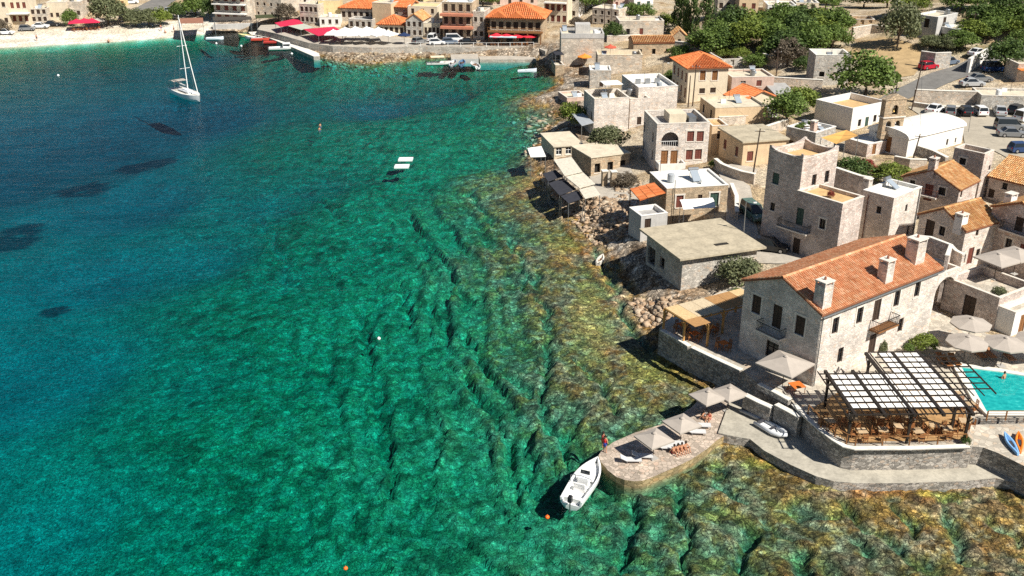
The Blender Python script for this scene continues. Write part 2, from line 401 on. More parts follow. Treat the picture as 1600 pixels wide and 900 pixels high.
# what the ground is made of, point by point: rock / algae / sand / soil
X, Y = GX.ravel(), GY.ravel()
n1 = fbm(X/9, Y/9, 4, 101); n2 = fbm(X/1.6, Y/1.6, 4, 103); n3 = fbm(X/4, Y/4, 4, 107); n4 = fbm(X/0.7, Y/0.7, 3, 109)
def lerp(a, b, t): return a + (np.asarray(b)-a)*t[:, None]
olive = np.array((0.285, 0.172, 0.054)); brown = np.array((0.24, 0.115, 0.040)); ochre = np.array((0.34, 0.225, 0.065)); greyr = np.array((0.26, 0.22, 0.15)); dkr = np.array((0.035, 0.03, 0.02))
algae = lerp(np.tile(olive, (len(X), 1)), brown, sstep(0.45, 0.62, n2)*0.8)
algae = lerp(algae, ochre, sstep(0.52, 0.68, n3)*sstep(-9, -1, HSD)*0.85)
algae = lerp(algae, greyr, sstep(0.5, 0.64, fbm(X/2.2, Y/2.2, 4, 115))*0.6)
algae = lerp(algae, dkr, sstep(0.54, 0.68, n4)*0.7)
algae = lerp(algae, (0.34, 0.29, 0.20), sstep(0.55, 0.68, fbm(X/0.6, Y/0.6, 2, 117))*0.5)
def blot(px, py, rx, ry, rot=0.0, z=0.0):
    p = P(px, py, z); q = P(px+rx, py, z); r_ = (q-p).length; s_ = (P(px, py-ry, z)-p).length
    ca, sa = math.cos(rot), math.sin(rot); dx, dy = X-p.x, Y-p.y
    e = ((dx*ca+dy*sa)/r_)**2 + ((-dx*sa+dy*ca)/s_)**2
    return sstep(1.2, 0.85, e + 1.2*(n1-0.5) + 2.2*(n3-0.5) + 2.4*(n2-0.5))
for a, col in (((918,500,34,44),(0.42,0.31,0.11)),((930,450,30,20),(0.40,0.29,0.09)),((815,288,46,14),(0.44,0.25,0.08)),((880,385,30,10),(0.46,0.28,0.06)),((1050,575,34,22),(0.42,0.30,0.07)),((1000,570,26,22),(0.34,0.26,0.07)),((940,420,40,10),(0.38,0.27,0.08)),((1180,722,40,10),(0.34,0.33,0.06)),((1290,760,30,6),(0.40,0.38,0.06)),((1480,775,40,6),(0.42,0.38,0.06)),((1360,790,60,12),(0.36,0.25,0.07)),((1220,760,30,14),(0.30,0.17,0.06)),((1560,800,50,14),(0.30,0.19,0.06))):
    algae = lerp(algae, np.array(col)*(0.9 if a[0] < 1100 else 0.65), blot(*a)*0.55)
algae = algae*(1-0.30*sstep(14, 22, X)*sstep(64, 58, Y))[:, None]
# deeper: pale green-grey pebbles and sand between weed
dpt = -HZ
peb = lerp(np.tile(np.array((0.185, 0.215, 0.095)), (len(X), 1)), (0.29, 0.325, 0.175), sstep(0.4, 0.65, n4))
peb = lerp(peb, (0.06, 0.075, 0.03), sstep(0.57, 0.72, n2)*0.75)
sand = lerp(np.tile(np.array((0.33, 0.40, 0.32)), (len(X), 1)), (0.25, 0.31, 0.25), sstep(0.4, 0.65, n3))
c = lerp(algae, peb, sstep(0.7, 2.2, dpt + 1.6*(n3-0.5) + 1.0*(n2-0.5)))
c = lerp(c, sand, sstep(4.0, 7.5, dpt))
for a in [(130,302,36,14,0.3),(228,268,40,12,0.5),(38,372,34,10,0.2),(25,398,36,15,0.1),(85,505,18,10,0)]:
    c = lerp(c, (0.045, 0.080, 0.085), blot(*a, z=-8.5)*0.9)
# dry land
dry = lerp(np.tile(np.array((0.42, 0.32, 0.20)), (len(X), 1)), (0.50, 0.42, 0.31), sstep(0.4, 0.62, n3))
dry = lerp(dry, (0.16, 0.16, 0.06), sstep(0.5, 0.66, n1)*0.7*sstep(8, 11, HZ))
dry = lerp(dry, (0.20, 0.11, 0.05), sstep(0.6, 0.72, n2)*0.5)
rockc = lerp(np.tile(np.array((0.40, 0.33, 0.255)), (len(X), 1)), (0.25, 0.16, 0.09), sstep(0.45, 0.6, n3)*0.8)
rockc = lerp(rockc, (0.50, 0.45, 0.38), sstep(0.55, 0.7, n4)*0.7)
rockc = lerp(rockc, (0.15, 0.10, 0.06), sstep(0.56, 0.68, n2)*0.7)
ld = lerp(rockc, dry, sstep(6, 14, HSD+6*(n3-0.5)))
sandl = lerp(np.tile(np.array((0.74, 0.69, 0.60)), (len(X), 1)), (0.62, 0.54, 0.42), sstep(0.45, 0.65, n3))
ld = np.where((HB > 0.5)[:, None] & (HSD < 17)[:, None], sandl, ld)
wet = sstep(0.55, 0.12, HZ + 0.25*(n2-0.5))*(HB < 0.5)
c = np.where((HZ > 0)[:, None], lerp(ld, algae, wet), c)
bsand = lerp(sandl*np.array((0.62, 0.58, 0.42)), (0.15, 0.16, 0.08), sstep(0.3, 1.8, dpt + (n3-0.5)))
c = np.where(((HB > 0.5) & (HZ <= 0))[:, None], lerp(bsand, c, sstep(3, 6, dpt)), c)
terr_m, nt, b = new_mat('ground_cover')
at = nt.nodes.new('ShaderNodeAttribute'); at.attribute_name = 'cover'
wv = wcoords(nt)
f1 = noise(nt, wv, 3.2, 6, 0.75); f2 = noise(nt, wv, 0.9, 5, 0.65)
f3 = noise(nt, wv, 8.0, 4, 0.8); s1 = ramp(nt, [(0.32, [0.30, 0.30, 0.32]), (0.5, [0.95]*3), (0.68, [1.7, 1.66, 1.55])], f1); s3 = ramp(nt, [(0.30, [0.5]*3), (0.5, [1.0]*3), (0.68, [1.6]*3)], f3)
s2 = ramp(nt, [(0.3, [0.72]*3), (0.65, [1.15]*3)], f2)
cc = mix(nt, 1.0, mix(nt, 1.0, mix(nt, 1.0, at.outputs['Color'], s1, 'MULTIPLY'), s2, 'MULTIPLY'), s3, 'MULTIPLY')
wob = N(nt, 'ShaderNodeTexNoise', Scale=1.3, Detail=3.0); nt.links.new(wv, wob.inputs['Vector'])
wadd = nt.nodes.new('ShaderNodeVectorMath'); wadd.operation = 'MULTIPLY_ADD'; nt.links.new(wob.outputs['Color'], wadd.inputs[0]); wadd.inputs[1].default_value = (0.9, 0.9, 0.4); nt.links.new(wv, wadd.inputs[2])
cells = []
for sc_ in (1.25, 3.1):
    v1 = N(nt, 'ShaderNodeTexVoronoi', Scale=sc_); v1.feature = 'F1'; nt.links.new(wadd.outputs[0], v1.inputs['Vector'])
    v2 = N(nt, 'ShaderNodeTexVoronoi', Scale=sc_); v2.feature = 'DISTANCE_TO_EDGE'; nt.links.new(wadd.outputs[0], v2.inputs['Vector'])
    sp = nt.nodes.new('ShaderNodeSeparateColor'); nt.links.new(v1.outputs['Color'], sp.inputs[0])
    tone = ramp(nt, [(0.0, [0.68]*3), (0.5, [1.1]*3), (1.0, [1.75]*3)], sp.outputs[0]); edge = ramp(nt, [(0.0, [0.38]*3), (0.075, [1.06]*3)], v2.outputs['Distance'])
    cells.append((mix(nt, 1.0, tone, edge, 'MULTIPLY'), edge))
ck = mix(nt, at.outputs['Alpha'], (1, 1, 1), mix(nt, 1.0, mix(nt, 1.0, cells[0][0], cells[1][0], 'MULTIPLY'), (0.74, 0.74, 0.74), 'MULTIPLY'))
cc = mix(nt, 1.0, cc, ck, 'MULTIPLY')
nt.links.new(cc, b.inputs['Base Color']); b.inputs['Roughness'].default_value = 0.92; b.inputs['Specular IOR Level'].default_value = 0.12
hh_ = mix(nt, 0.5, f1, mix(nt, 0.5, cells[0][1], cells[1][1])); bump(nt, b, hh_, 0.9, 0.22)
me = np_mesh('terrain', verts, faces, terr_m, smooth=False)
a = me.color_attributes.new('cover', 'FLOAT_COLOR', 'POINT')
a.data.foreach_set('color', np.concatenate([np.clip(c, 0, 0.9), (np.clip(sstep(-90, -40, HSD)*sstep(12, 4, HSD)*(HB < 0.5)*(1-0.45*sstep(0.6, 2.2, -HZ)), 0, 1))[:, None]], 1).astype(np.float32).ravel())
terrain = tag(link('terrain', me), 'rocky shore and dry village ground running down into the clear bay', kind='structure')
# the sea: a clear absorbing body of water with a rippled surface
wm, nt, b = new_mat('sea_water'); nt.nodes.remove(b)
out = nt.nodes['Material Output']
va = nt.nodes.new('ShaderNodeVolumeAbsorption'); va.inputs['Color'].default_value = (0.0, 0.895, 0.932, 1); va.inputs['Density'].default_value = 0.44
nt.links.new(va.outputs[0], out.inputs['Volume'])
tr = nt.nodes.new('ShaderNodeBsdfTransparent'); gl = nt.nodes.new('ShaderNodeBsdfGlossy'); gl.inputs['Roughness'].default_value = 0.13
fr = nt.nodes.new('ShaderNodeFresnel'); fr.inputs['IOR'].default_value = 1.25
wv = wcoords(nt, (0.55, 1.3, 1)); r1 = noise(nt, wv, 1.6, 4, 0.6); r2 = noise(nt, wcoords(nt, (0.12, 0.34, 1)), 1.0, 3, 0.5)
add = nt.nodes.new('ShaderNodeMath'); add.operation = 'MULTIPLY_ADD'; nt.links.new(r2, add.inputs[0]); add.inputs[1].default_value = 2.0; nt.links.new(r1, add.inputs[2])
bm_ = N(nt, 'ShaderNodeBump', Strength=0.55, Distance=0.12); nt.links.new(add.outputs[0], bm_.inputs['Height'])
nt.links.new(bm_.outputs[0], gl.inputs['Normal']); nt.links.new(bm_.outputs[0], fr.inputs['Normal'])
ms = nt.nodes.new('ShaderNodeMixShader'); fs_ = nt.nodes.new('ShaderNodeMath'); fs_.operation = 'MULTIPLY'; nt.links.new(fr.outputs[0], fs_.inputs[0]); fs_.inputs[1].default_value = 0.6; nt.links.new(fs_.outputs[0], ms.inputs[0]); nt.links.new(tr.outputs[0], ms.inputs[1]); nt.links.new(gl.outputs[0], ms.inputs[2])
nt.links.new(ms.outputs[0], out.inputs['Surface'])
water = MB().box(-880, 880, 22, 1150, -40, 0.0).build('sea_water', wm)
tag(water, 'clear emerald and blue sea water filling the bay', kind='structure')
# ================================================================ building kit
# wall materials
S_WARM = stone('stone_warm', (0.58, 0.50, 0.41), (0.45, 0.39, 0.32), 0.42, 0.28)
S_GREY = stone('stone_grey', (0.50, 0.465, 0.41), (0.35, 0.32, 0.28), 0.40, 0.34)
S_PALE = stone('stone_pale', (0.68, 0.61, 0.54), (0.54, 0.48, 0.42), 0.40, 0.24)
S_PINK = stone('stone_rosy', (0.60, 0.51, 0.45), (0.44, 0.37, 0.32), 0.42, 0.28, tint=(0.46, 0.33, 0.27))
S_OCHRE = stone('stone_ochre', (0.48, 0.37, 0.25), (0.33, 0.26, 0.18), 0.40, 0.32)
S_RET = stone('stone_retaining', (0.40, 0.365, 0.32), (0.20, 0.18, 0.16), 0.36, 0.50, 0.8)
S_FAR = stone('stone_far', (0.56, 0.49, 0.40), (0.46, 0.40, 0.33), 0.7, 0.26)
R_CREAM = render_mat('plaster_cream', (0.68, 0.58, 0.43), 0.18)
R_PEACH = render_mat('plaster_peach', (0.66, 0.49, 0.31), 0.2)
R_YELL = render_mat('plaster_yellow', (0.70, 0.56, 0.30), 0.18)
R_WHITE = render_mat('plaster_white', (0.76, 0.73, 0.68), 0.14)
R_GREYW = render_mat('plaster_grey', (0.52, 0.50, 0.47), 0.22)
R_CONC = render_mat('concrete_old', (0.46, 0.41, 0.32), 0.35)
R_DARK = render_mat('plaster_dark', (0.30, 0.26, 0.23), 0.3)
R_PINK = render_mat('plaster_pink', (0.58, 0.42, 0.34), 0.25)
ROOF_WHITE = render_mat('roof_whitewash', (0.78, 0.75, 0.68), 0.18)
ROOF_CREAM = render_mat('roof_cream', (0.66, 0.58, 0.44), 0.25)
ROOF_OCHRE = render_mat('roof_ochre', (0.60, 0.40, 0.19), 0.25)
ROOF_CONC = render_mat('roof_concrete', (0.50, 0.43, 0.31), 0.32)
ROOF_GREY = render_mat('roof_grey', (0.42, 0.41, 0.39), 0.25)
T_OLD = tile_mat('tile_old', [(0.64,0.26,0.12),(0.68,0.31,0.155),(0.72,0.38,0.21),(0.60,0.23,0.105),(0.75,0.45,0.27),(0.66,0.28,0.13),(0.66,0.35,0.18)])
T_OCH = tile_mat('tile_ochre', [(0.58,0.30,0.11),(0.64,0.38,0.17),(0.50,0.22,0.085),(0.68,0.46,0.24),(0.60,0.28,0.10)])
T_ORANGE = tile_mat('tile_orange', [(0.66,0.19,0.06),(0.72,0.24,0.085),(0.60,0.16,0.05),(0.74,0.28,0.11)])
TRIM = mat('stone_trim', (0.66, 0.60, 0.52), 0.85, 0.12, 3)
WOODB = mat('wood_brown', (0.23, 0.105, 0.04), 0.6, 0.2, 4)
WOODR = mat('wood_redbrown', (0.17, 0.055, 0.04), 0.6, 0.2, 4)
WOODD = mat('wood_dark', (0.055, 0.035, 0.025), 0.6, 0.2, 4)
WOODG = mat('wood_green', (0.05, 0.09, 0.07), 0.6, 0.2, 4)
WHITEP = mat('white_paint', (0.80, 0.79, 0.76), 0.55, 0.05, 2)
IRON = mat('black_iron', (0.02, 0.02, 0.022), 0.5, 0.1, 4, 0.3)
STEEL = mat('grey_steel', (0.32, 0.33, 0.34), 0.4, 0.1, 3, 0.7)
GLASS = mat('dark_glass', (0.018, 0.022, 0.026), 0.12, 0.0, spec=0.5)
DARKIN = mat('opening_shade', (0.03, 0.026, 0.022), 0.9, 0.1)  # near-black colour stands in for the shade inside openings
GUTTER = mat('gutter_metal', (0.20, 0.21, 0.21), 0.45, 0.1, 3, 0.6)

_WIN = {}
def win_mesh(kind, w, h):
    k = (kind, round(w, 1), round(h, 1)); w, h = k[1], k[2]
    if k in _WIN: return _WIN[k]
    f = MB(); t = 0.07; p = MB()
    if kind in ('glass', 'white'):
        f.box(-w/2, -w/2+t, 0.14, 0.22, 0, h); f.box(w/2-t, w/2, 0.14, 0.22, 0, h)
        f.box(-w/2+t, w/2-t, 0.14, 0.22, 0, t); f.box(-w/2+t, w/2-t, 0.14, 0.22, h-t, h)
        f.box(-0.03, 0.03, 0.15, 0.21, t, h-t); f.box(-w/2+t, -0.03, 0.16, 0.20, h*0.6, h*0.6+0.05); f.box(0.03, w/2-t, 0.16, 0.20, h*0.6, h*0.6+0.05)
        p.box(-w/2, w/2, 0.23, 0.26, 0, h)
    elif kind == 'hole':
        f.box(-w/2, w/2, 0.5, 0.55, 0, h); p = None  # no frame: dark sheet behind the opening, painted as its unlit inside
    else:      # two board leaves, slightly different in depth
        f.box(-w/2, -w/2+t, 0.10, 0.20, 0, h); f.box(w/2-t, w/2, 0.10, 0.20, 0, h); f.box(-w/2+t, w/2-t, 0.10, 0.20, h-t, h)
        for s in (-1, 1):
            x0, x1 = (-w/2+t, -0.01) if s < 0 else (0.01, w/2-t)
            p.box(x0, x1, 0.13, 0.17, 0.02, h-t)
            for q in range(4): p.box(x0+0.06, x1-0.06, 0.11, 0.128, 0.12+q*(h-0.3)/4, 0.05+(q+1)*(h-0.3)/4)
    mt = {'glass': WOODD, 'white': WHITEP, 'hole': DARKIN, 'brown': WOODB, 'red': WOODR, 'dark': WOODD, 'green': WOODG}[kind]
    fm = f.mesh('window_frame', mt); pm = None
    if p: pm = p.mesh('pane' if kind in ('glass', 'white') else 'shutter', GLASS if kind in ('glass', 'white') else mt)
    _WIN[k] = (fm, pm, w, h); return _WIN[k]
_SILL = {}
def sill_mesh(w, h, full):
    k = (round(w, 1), round(h, 1), full)
    if k in _SILL: return _SILL[k]
    m_ = MB(); w, h = k[0], k[1]
    m_.box(-w/2-0.12, w/2+0.12, -0.07, 0.14, -0.12, -0.004)
    if full:
        m_.box(-w/2-0.18, -w/2-0.003, -0.035, 0.06, 0, h+0.02); m_.box(w/2+0.003, w/2+0.18, -0.035, 0.06, 0, h+0.02); m_.box(-w/2-0.24, w/2+0.24, -0.045, 0.06, h+0.022, h+0.24)
    _SILL[k] = m_.mesh('window_surround', TRIM); return _SILL[k]

def tile_field(P0, e, s, Le, Ls, clip=None, tw=0.26, tl=0.42, rad=None, lift=0.0):
    """barrel tiles over one slope: P0 eave corner, e along the eave, s up the slope (unit vectors)"""
    n_ = Vector(e).cross(Vector(s)).normalized(); e = Vector(e); s = Vector(s); r = rad or tw*0.40
    nc = max(1, int(round(Le/tw))); tw = Le/nc; vs = []; fs = []
    prof = [(-1.0, 0.0), (-0.6, 0.75), (0.0, 1.05), (0.6, 0.75), (1.0, 0.0)]
    rnd = random.Random(int(Le*100+Ls*37))
    for i in range(nc):
        x = (i+0.5)*tw; lo, hi = (0.0, Ls) if clip is None else clip(x)
        if hi-lo < 0.1: continue
        nr = max(1, int(round((hi-lo)/tl))); L = (hi-lo)/nr
        for j in range(nr):
            a0 = lo+j*L-0.03; a1 = lo+(j+1)*L+0.05; jx = rnd.uniform(-.015, .015); jz = rnd.uniform(0, .02); o = len(vs)
            for (aa, k, zz) in ((a0, 1.0, 0.045), (a1, 0.86, 0.0)):
                for px_, pz_ in prof:
                    q = P0 + e*(x+jx+px_*r*k) + s*aa + n_*(pz_*r*1.15*k + zz + jz + lift); vs.append((q.x, q.y, q.z))
            for q in range(4): fs.append((o+q, o+q+1, o+q+6, o+q+5))
    return vs, fs

class Building:
    """local frame: u along the front wall, v into the house, z up. Built from three roof corners seen in the photograph."""
    def __init__(s, name, label, A, B, C, base=None, baseA=None, z0=None, zr=None, cat='house', group=None, wall=S_WARM, square=True, sink=1.5):
        # B near corner (top), A the far end of the left wall, C the far end of the front wall
        if baseA is not None:
            g = G(*baseA) if z0 is None else P(baseA[0], baseA[1], z0)
            s.z0 = g.z; s.zr = top_z(g, A[1])
        elif base is not None:
            g = G(*base) if z0 is None else P(base[0], base[1], z0)
            s.z0 = g.z; s.zr = top_z(g, B[1]) if zr is None else zr
        else: s.z0 = z0; s.zr = zr
        b = P(B[0], B[1], s.zr); a = P(A[0], A[1], s.zr); c_ = P(C[0], C[1], s.zr)
        ang_u = math.atan2(c_.y-b.y, c_.x-b.x); ang_v = math.atan2(a.y-b.y, a.x-b.x)
        s.w = (c_-b).length; s.d = (a-b).length
        dv = (ang_v-ang_u-math.pi/2+math.pi) % (2*math.pi)-math.pi
        wt = s.d/(s.w+s.d) if square else 0
        s.yaw = ang_u + dv*wt
        s.origin = Vector((b.x, b.y, s.z0)); s.H = s.zr-s.z0
        s.U = Vector((math.cos(s.yaw), math.sin(s.yaw), 0)); s.V = Vector((-math.sin(s.yaw), math.cos(s.yaw), 0))
        s.root = empty(name, s.origin, s.yaw, label, cat, group)
        s.open = {'F': [], 'L': [], 'R': [], 'K': []}; s.wallmat = wall; s.extra = []; s.sink = sink
        s.info = (name, round(s.w, 1), round(s.d, 1), round(s.H, 1), round(s.z0, 1), round(math.degrees(dv)))
        BINFO.append(s.info)
    def local(s, p):
        q = Vector(p)-s.origin; return Vector((q.dot(s.U), q.dot(s.V), q.z))
    def world(s, u, v, z): return s.origin + s.U*u + s.V*v + Vector((0, 0, z))
    def wallpix(s, wall, px, py):
        """(distance along the wall, height) where a pixel's ray meets a wall"""
        dx, dy, dz = ray(px, py); d = Vector((dx, dy, dz)); C0 = Vector((0, 0, CAM_H))
        if wall in 'FK': nrm, pt = s.V, s.origin + (s.V*s.d if wall == 'K' else Vector())
        else: nrm, pt = s.U, s.origin + (s.U*s.w if wall == 'R' else Vector())
        t = (pt-C0).dot(nrm)/d.dot(nrm); q = s.local(C0+d*t)
        return (q.x if wall in 'FK' else q.y), q.z
    def win(s, wall, px, py, w=1.0, h=1.5, kind='glass', sill=True, full=False, arch=False, nowin=False):
        a, z = s.wallpix(wall, px, py); s.winm(wall, a, z-h/2, w, h, kind, sill, full, arch, nowin)
    def winm(s, wall, a, z, w=1.0, h=1.5, kind='glass', sill=True, full=False, arch=False, nowin=False):
        Lw = s.w if wall in 'FK' else s.d
        w = round(w, 1); h = round(h, 1)
        a = min(max(a, w/2+0.25), Lw-w/2-0.25)
        z = max(z, 0.02); 
        if z+h > s.H-0.15: z = s.H-0.15-h
        if z < 0: return
        for o in s.open[wall]:
            if abs(o[0]-a) < (o[2]+w)/2+0.06 and z < o[1]+o[3]+0.06 and o[1] < z+h+0.06: return
        s.open[wall].append((a, z, w, h, kind, sill, full, arch, nowin))
    def rowwins(s, wall, n, z, w=0.9, h=1.3, kind='glass', a0=None, a1=None, sill=True, full=False):
        Lw = s.w if wall in 'FK' else s.d; a0 = 0 if a0 is None else a0; a1 = Lw if a1 is None else a1
        for i in range(n): s.winm(wall, a0+(i+0.5)*(a1-a0)/n, z, w, h, kind, sill, full)
    def frame(s, wall):
        """origin, along, inward in local coords"""
        if wall == 'F': return Vector((0,0,0)), Vector((1,0,0)), Vector((0,1,0)), s.w
        if wall == 'K': return Vector((s.w,s.d,0)), Vector((-1,0,0)), Vector((0,-1,0)), s.w
        if wall == 'L': return Vector((0,s.d,0)), Vector((0,-1,0)), Vector((1,0,0)), s.d
        return Vector((s.w,0,0)), Vector((0,1,0)), Vector((-1,0,0)), s.d
    def build_walls(s, gable=None, ridge=None, taper=0.0):
        """gable: 'L' -> ridge runs along u (gables on L and R), 'F' -> ridge runs along v"""
        m_ = MB(); Hh = s.H
        for wl in 'FLRK':
            o, al, inn, Lw = s.frame(wl); ops = []
            for (a, z, w, h, kind, sill, full, arch, nowin) in s.open[wl]:
                aa = a if wl in 'FR' else Lw-a      # K and L run backwards
                ops.append((aa-w/2, aa+w/2, z, z+h, arch))
            xs = sorted({0.0, Lw, *[q for p in ops for q in p[:2]]}); zs = sorted({-s.sink, Hh, *[q for p in ops for q in p[2:4]]})
            for i in range(len(xs)-1):
                for j in range(len(zs)-1):
                    cx, cz = (xs[i]+xs[i+1])/2, (zs[j]+zs[j+1])/2
                    if any(p[0] < cx < p[1] and p[2] < cz < p[3] for p in ops): continue
                    q = [o+al*xs[i]+Vector((0,0,zs[j])), o+al*xs[i+1]+Vector((0,0,zs[j])), o+al*xs[i+1]+Vector((0,0,zs[j+1])), o+al*xs[i]+Vector((0,0,zs[j+1]))]
                    m_.add(q, [(0,1,2,3)])
            for (x0, x1, z0, z1, arch) in ops:
                dp_ = inn*0.32
                if arch:
                    r = (x1-x0)/2; n = 10; cx = (x0+x1)/2; zc = z1-r
                    pts = [(cx+r*math.cos(math.pi*k/n), zc+r*math.sin(math.pi*k/n)) for k in range(n+1)]
                    for k in range(n):
                        (ax, az), (bx, bz) = pts[k], pts[k+1]
                        m_.add([o+al*ax+Vector((0,0,az)), o+al*ax+Vector((0,0,z1)), o+al*bx+Vector((0,0,z1)), o+al*bx+Vector((0,0,bz))], [(0,1,2,3)])
                        m_.add([o+al*ax+Vector((0,0,az)), o+al*bx+Vector((0,0,bz)), o+al*bx+dp_+Vector((0,0,bz)), o+al*ax+dp_+Vector((0,0,az))], [(0,1,2,3)])
                    loop = [(x0, z0), (x1, z0), (x1, zc), (x0, zc)]; segs = ((0,1),(1,2),(3,0))
                else: loop = [(x0, z0), (x1, z0), (x1, z1), (x0, z1)]; segs = ((0,1),(1,2),(2,3),(3,0))
                for a, b in segs:
                    p, q = loop[a], loop[b]
                    m_.add([o+al*p[0]+Vector((0,0,p[1])), o+al*q[0]+Vector((0,0,q[1])), o+al*q[0]+dp_+Vector((0,0,q[1])), o+al*p[0]+dp_+Vector((0,0,p[1]))], [(0,1,2,3)])
            if gable and ((gable == 'L' and wl in 'LR') or (gable == 'F' and wl in 'FK')):
                rp = 0.5 if s.rpos is None else s.rpos
                fr_ = rp if wl in 'RF' else 1-rp
                m_.add([o+Vector((0,0,Hh)), o+al*Lw+Vector((0,0,Hh)), o+al*Lw*fr_+Vector((0,0,Hh+ridge))], [(0,1,2)])
        s.walls = m_.build('wall', s.wallmat, s.root)
        for wl in 'FLRK':
            o, al, inn, Lw = s.frame(wl)
            rz = {'F': 0, 'K': math.pi, 'L': -math.pi/2, 'R': math.pi/2}[wl]
            for (a, z, w, h, kind, sill, full, arch, nowin) in s.open[wl]:
                aa = a if wl in 'FR' else Lw-a
                loc = o+al*aa+Vector((0,0,z))
                if nowin: continue
                isdoor = kind in ('brown', 'red', 'dark', 'green') and h >= 1.9
                fm, pm, w2, h2 = win_mesh(kind, w, h)
                f = link('door' if isdoor else 'window', fm, s.root); f.location = loc; f.rotation_euler = (0,0,rz)
                if pm:
                    p = link('door_leaf' if isdoor else ('pane' if kind in ('glass','white') else 'shutter'), pm, f)
                if sill:
                    p = link('surround' if full else 'sill', sill_mesh(w, h, full), f)
        return s
    rpos = None
    def flat(s, par=0.5, roof=ROOF_CREAM, cap=None, thick=0.28, over=0.0, slab=0.0):
        """flat roof inside a parapet, or a projecting slab"""
        s.build_walls()
        if slab > 0:
            MB().box(-over, s.w+over, -over, s.d+over, s.H+0.002, s.H+slab).build('roof', roof, s.root)
            return s
        t = thick; W_, D, Hh = s.w, s.d, s.H
        m_ = MB()
        z1 = Hh-par
        rin = [(t,t),(W_-t,t),(W_-t,D-t),(t,D-t)]
        for i in range(4):
            a, b = rin[i], rin[(i+1)%4]
            m_.add([(a[0],a[1],Hh),(b[0],b[1],Hh),(b[0],b[1],z1),(a[0],a[1],z1)], [(0,1,2,3)])
        m_.build('parapet', s.wallmat if cap is None else cap, s.root)
        c_ = MB(); e = 0.04; h = 0.07
        c_.box(-e, W_+e, -e, t, Hh+.002, Hh+h); c_.box(-e, W_+e, D-t, D+e, Hh+.002, Hh+h); c_.box(-e, t, t+.002, D-t-.002, Hh+.002, Hh+h); c_.box(W_-t, W_+e, t+.002, D-t-.002, Hh+.002, Hh+h)
        c_.build('coping', cap or TRIM, s.root)
        MB().box(t, W_-t, t, D-t, z1-0.2, z1).build('roof', roof, s.root)
        if roof in (ROOF_CREAM, ROOF_WHITE): FLATS.append((s, z1))
        return s
    def pitched(s, axis='u', rise=2.0, tiles=T_OLD, over=0.3, tw=0.26, tl=0.42, rpos=None):
        """gable roof, ridge along u or v"""
        s.rpos = rpos; s.build_walls('L' if axis == 'u' else 'F', rise)
        r = MB(); vs = []; fs = []
        L, D = (s.w, s.d) if axis == 'u' else (s.d, s.w)
        def pt(a, b, z): return Vector((a, b, z)) if axis == 'u' else Vector((b, a, z))
        rp = 0.5 if rpos is None else rpos
        if axis == 'v': rp_ = rp
        slab = MB(); th = 0.16
        # axis u: rpos measured along R wall from F -> fraction of d ; axis v: along F
        for side in (0, 1):
            run = D*rp if side == 0 else D*(1-rp)
            sl = math.hypot(run, rise); k = over/run
            b0 = (-over if side == 0 else D+over); z0 = s.H - rise*k
            e0, e1 = pt(-over, b0, z0), pt(L+over, b0, z0); t0, t1 = pt(-over, D*rp, s.H+rise), pt(L+over, D*rp, s.H+rise)
            up = Vector((0,0,1))*th
            off = Vector((0,0,0.02))
            q = [e0+off, e1+off, t1+off, t0+off, e0+up, e1+up, t1+up, t0+up]
            slab.add(q, [(3,2,1,0),(4,5,6,7),(0,1,5,4),(1,2,6,5),(2,3,7,6),(3,0,4,7)])
            e_ = (e1-e0).normalized(); s_ = (t0-e0).normalized(); P0 = e0+up
            if e_.cross(s_).z < 0: P0 = e1+up; e_ = -e_; s_ = (t1-e1).normalized()
            v_, f_ = tile_field(P0, e_, s_, (e1-e0).length, (t0-e0).length, None, tw, tl)
            o = len(vs); vs += v_; fs += [tuple(i+o for i in f) for f in f_]
        # ridge tiles
        nr = max(2, int((L+2*over)/0.45))
        for i in range(nr):
            a = -over+(i+0.5)*(L+2*over)/nr; hl = (L+2*over)/nr*0.55; o = len(vs)
            for aa, kk in ((a-hl, 1.0), (a+hl, 0.9)):
                for q in range(5):
                    an = math.pi*q/4; p = pt(aa, D*rp+0.17*kk*math.cos(an), s.H+rise+th+0.03+0.15*kk*math.sin(an)); vs.append((p.x,p.y,p.z))
            for q in range(4): fs.append((o+q, o+q+1, o+q+6, o+q+5))
        rf = slab.build('roof', mat('roof_board', (0.26, 0.10, 0.05), 0.9, 0.15), s.root)
        tm = bpy.data.meshes.new('roof_tiles'); tm.from_pydata(vs, [], fs); tm.materials.append(tiles)
        to = link('roof_tiles', tm, rf); to['kind'] = 'stuff'
        s.roof = rf; s.rise = rise
        return s
    def hip(s, rise=1.8, tiles=T_ORANGE, over=0.4, tw=0.3, tl=0.5, hipfrac=0.5):
        s.build_walls(); th = 0.12
        W_, D = s.w+2*over, s.d+2*over; o3 = Vector((-over, -over, s.H))
        longu = W_ >= D; half = min(W_, D)/2
        if longu: r0, r1 = Vector((half, D/2, rise)), Vector((W_-half, D/2, rise))
        else: r0, r1 = Vector((W_/2, half, rise)), Vector((W_/2, D-half, rise))
        cs = [Vector((0,0,0)), Vector((W_,0,0)), Vector((W_,D,0)), Vector((0,D,0))]
        sl = MB(); vs = []; fs = []
        pts = [o3+c+Vector((0,0,th)) for c in cs] + [o3+r0+Vector((0,0,th)), o3+r1+Vector((0,0,th))] + [o3+c+Vector((0,0,.003)) for c in cs]
        F_ = [(0,1,5,4),(1,2,5),(2,3,4,5),(3,0,4)] if longu else [(0,1,4),(1,2,5,4),(2,3,5),(3,0,4,5)]
        sl.add(pts, F_+[(9,8,7,6),(6,7,1,0),(7,8,2,1),(8,9,3,2),(9,6,0,3)])
        rf = sl.build('roof', mat('roof_board', (0.26, 0.10, 0.05), 0.9, 0.15), s.root)
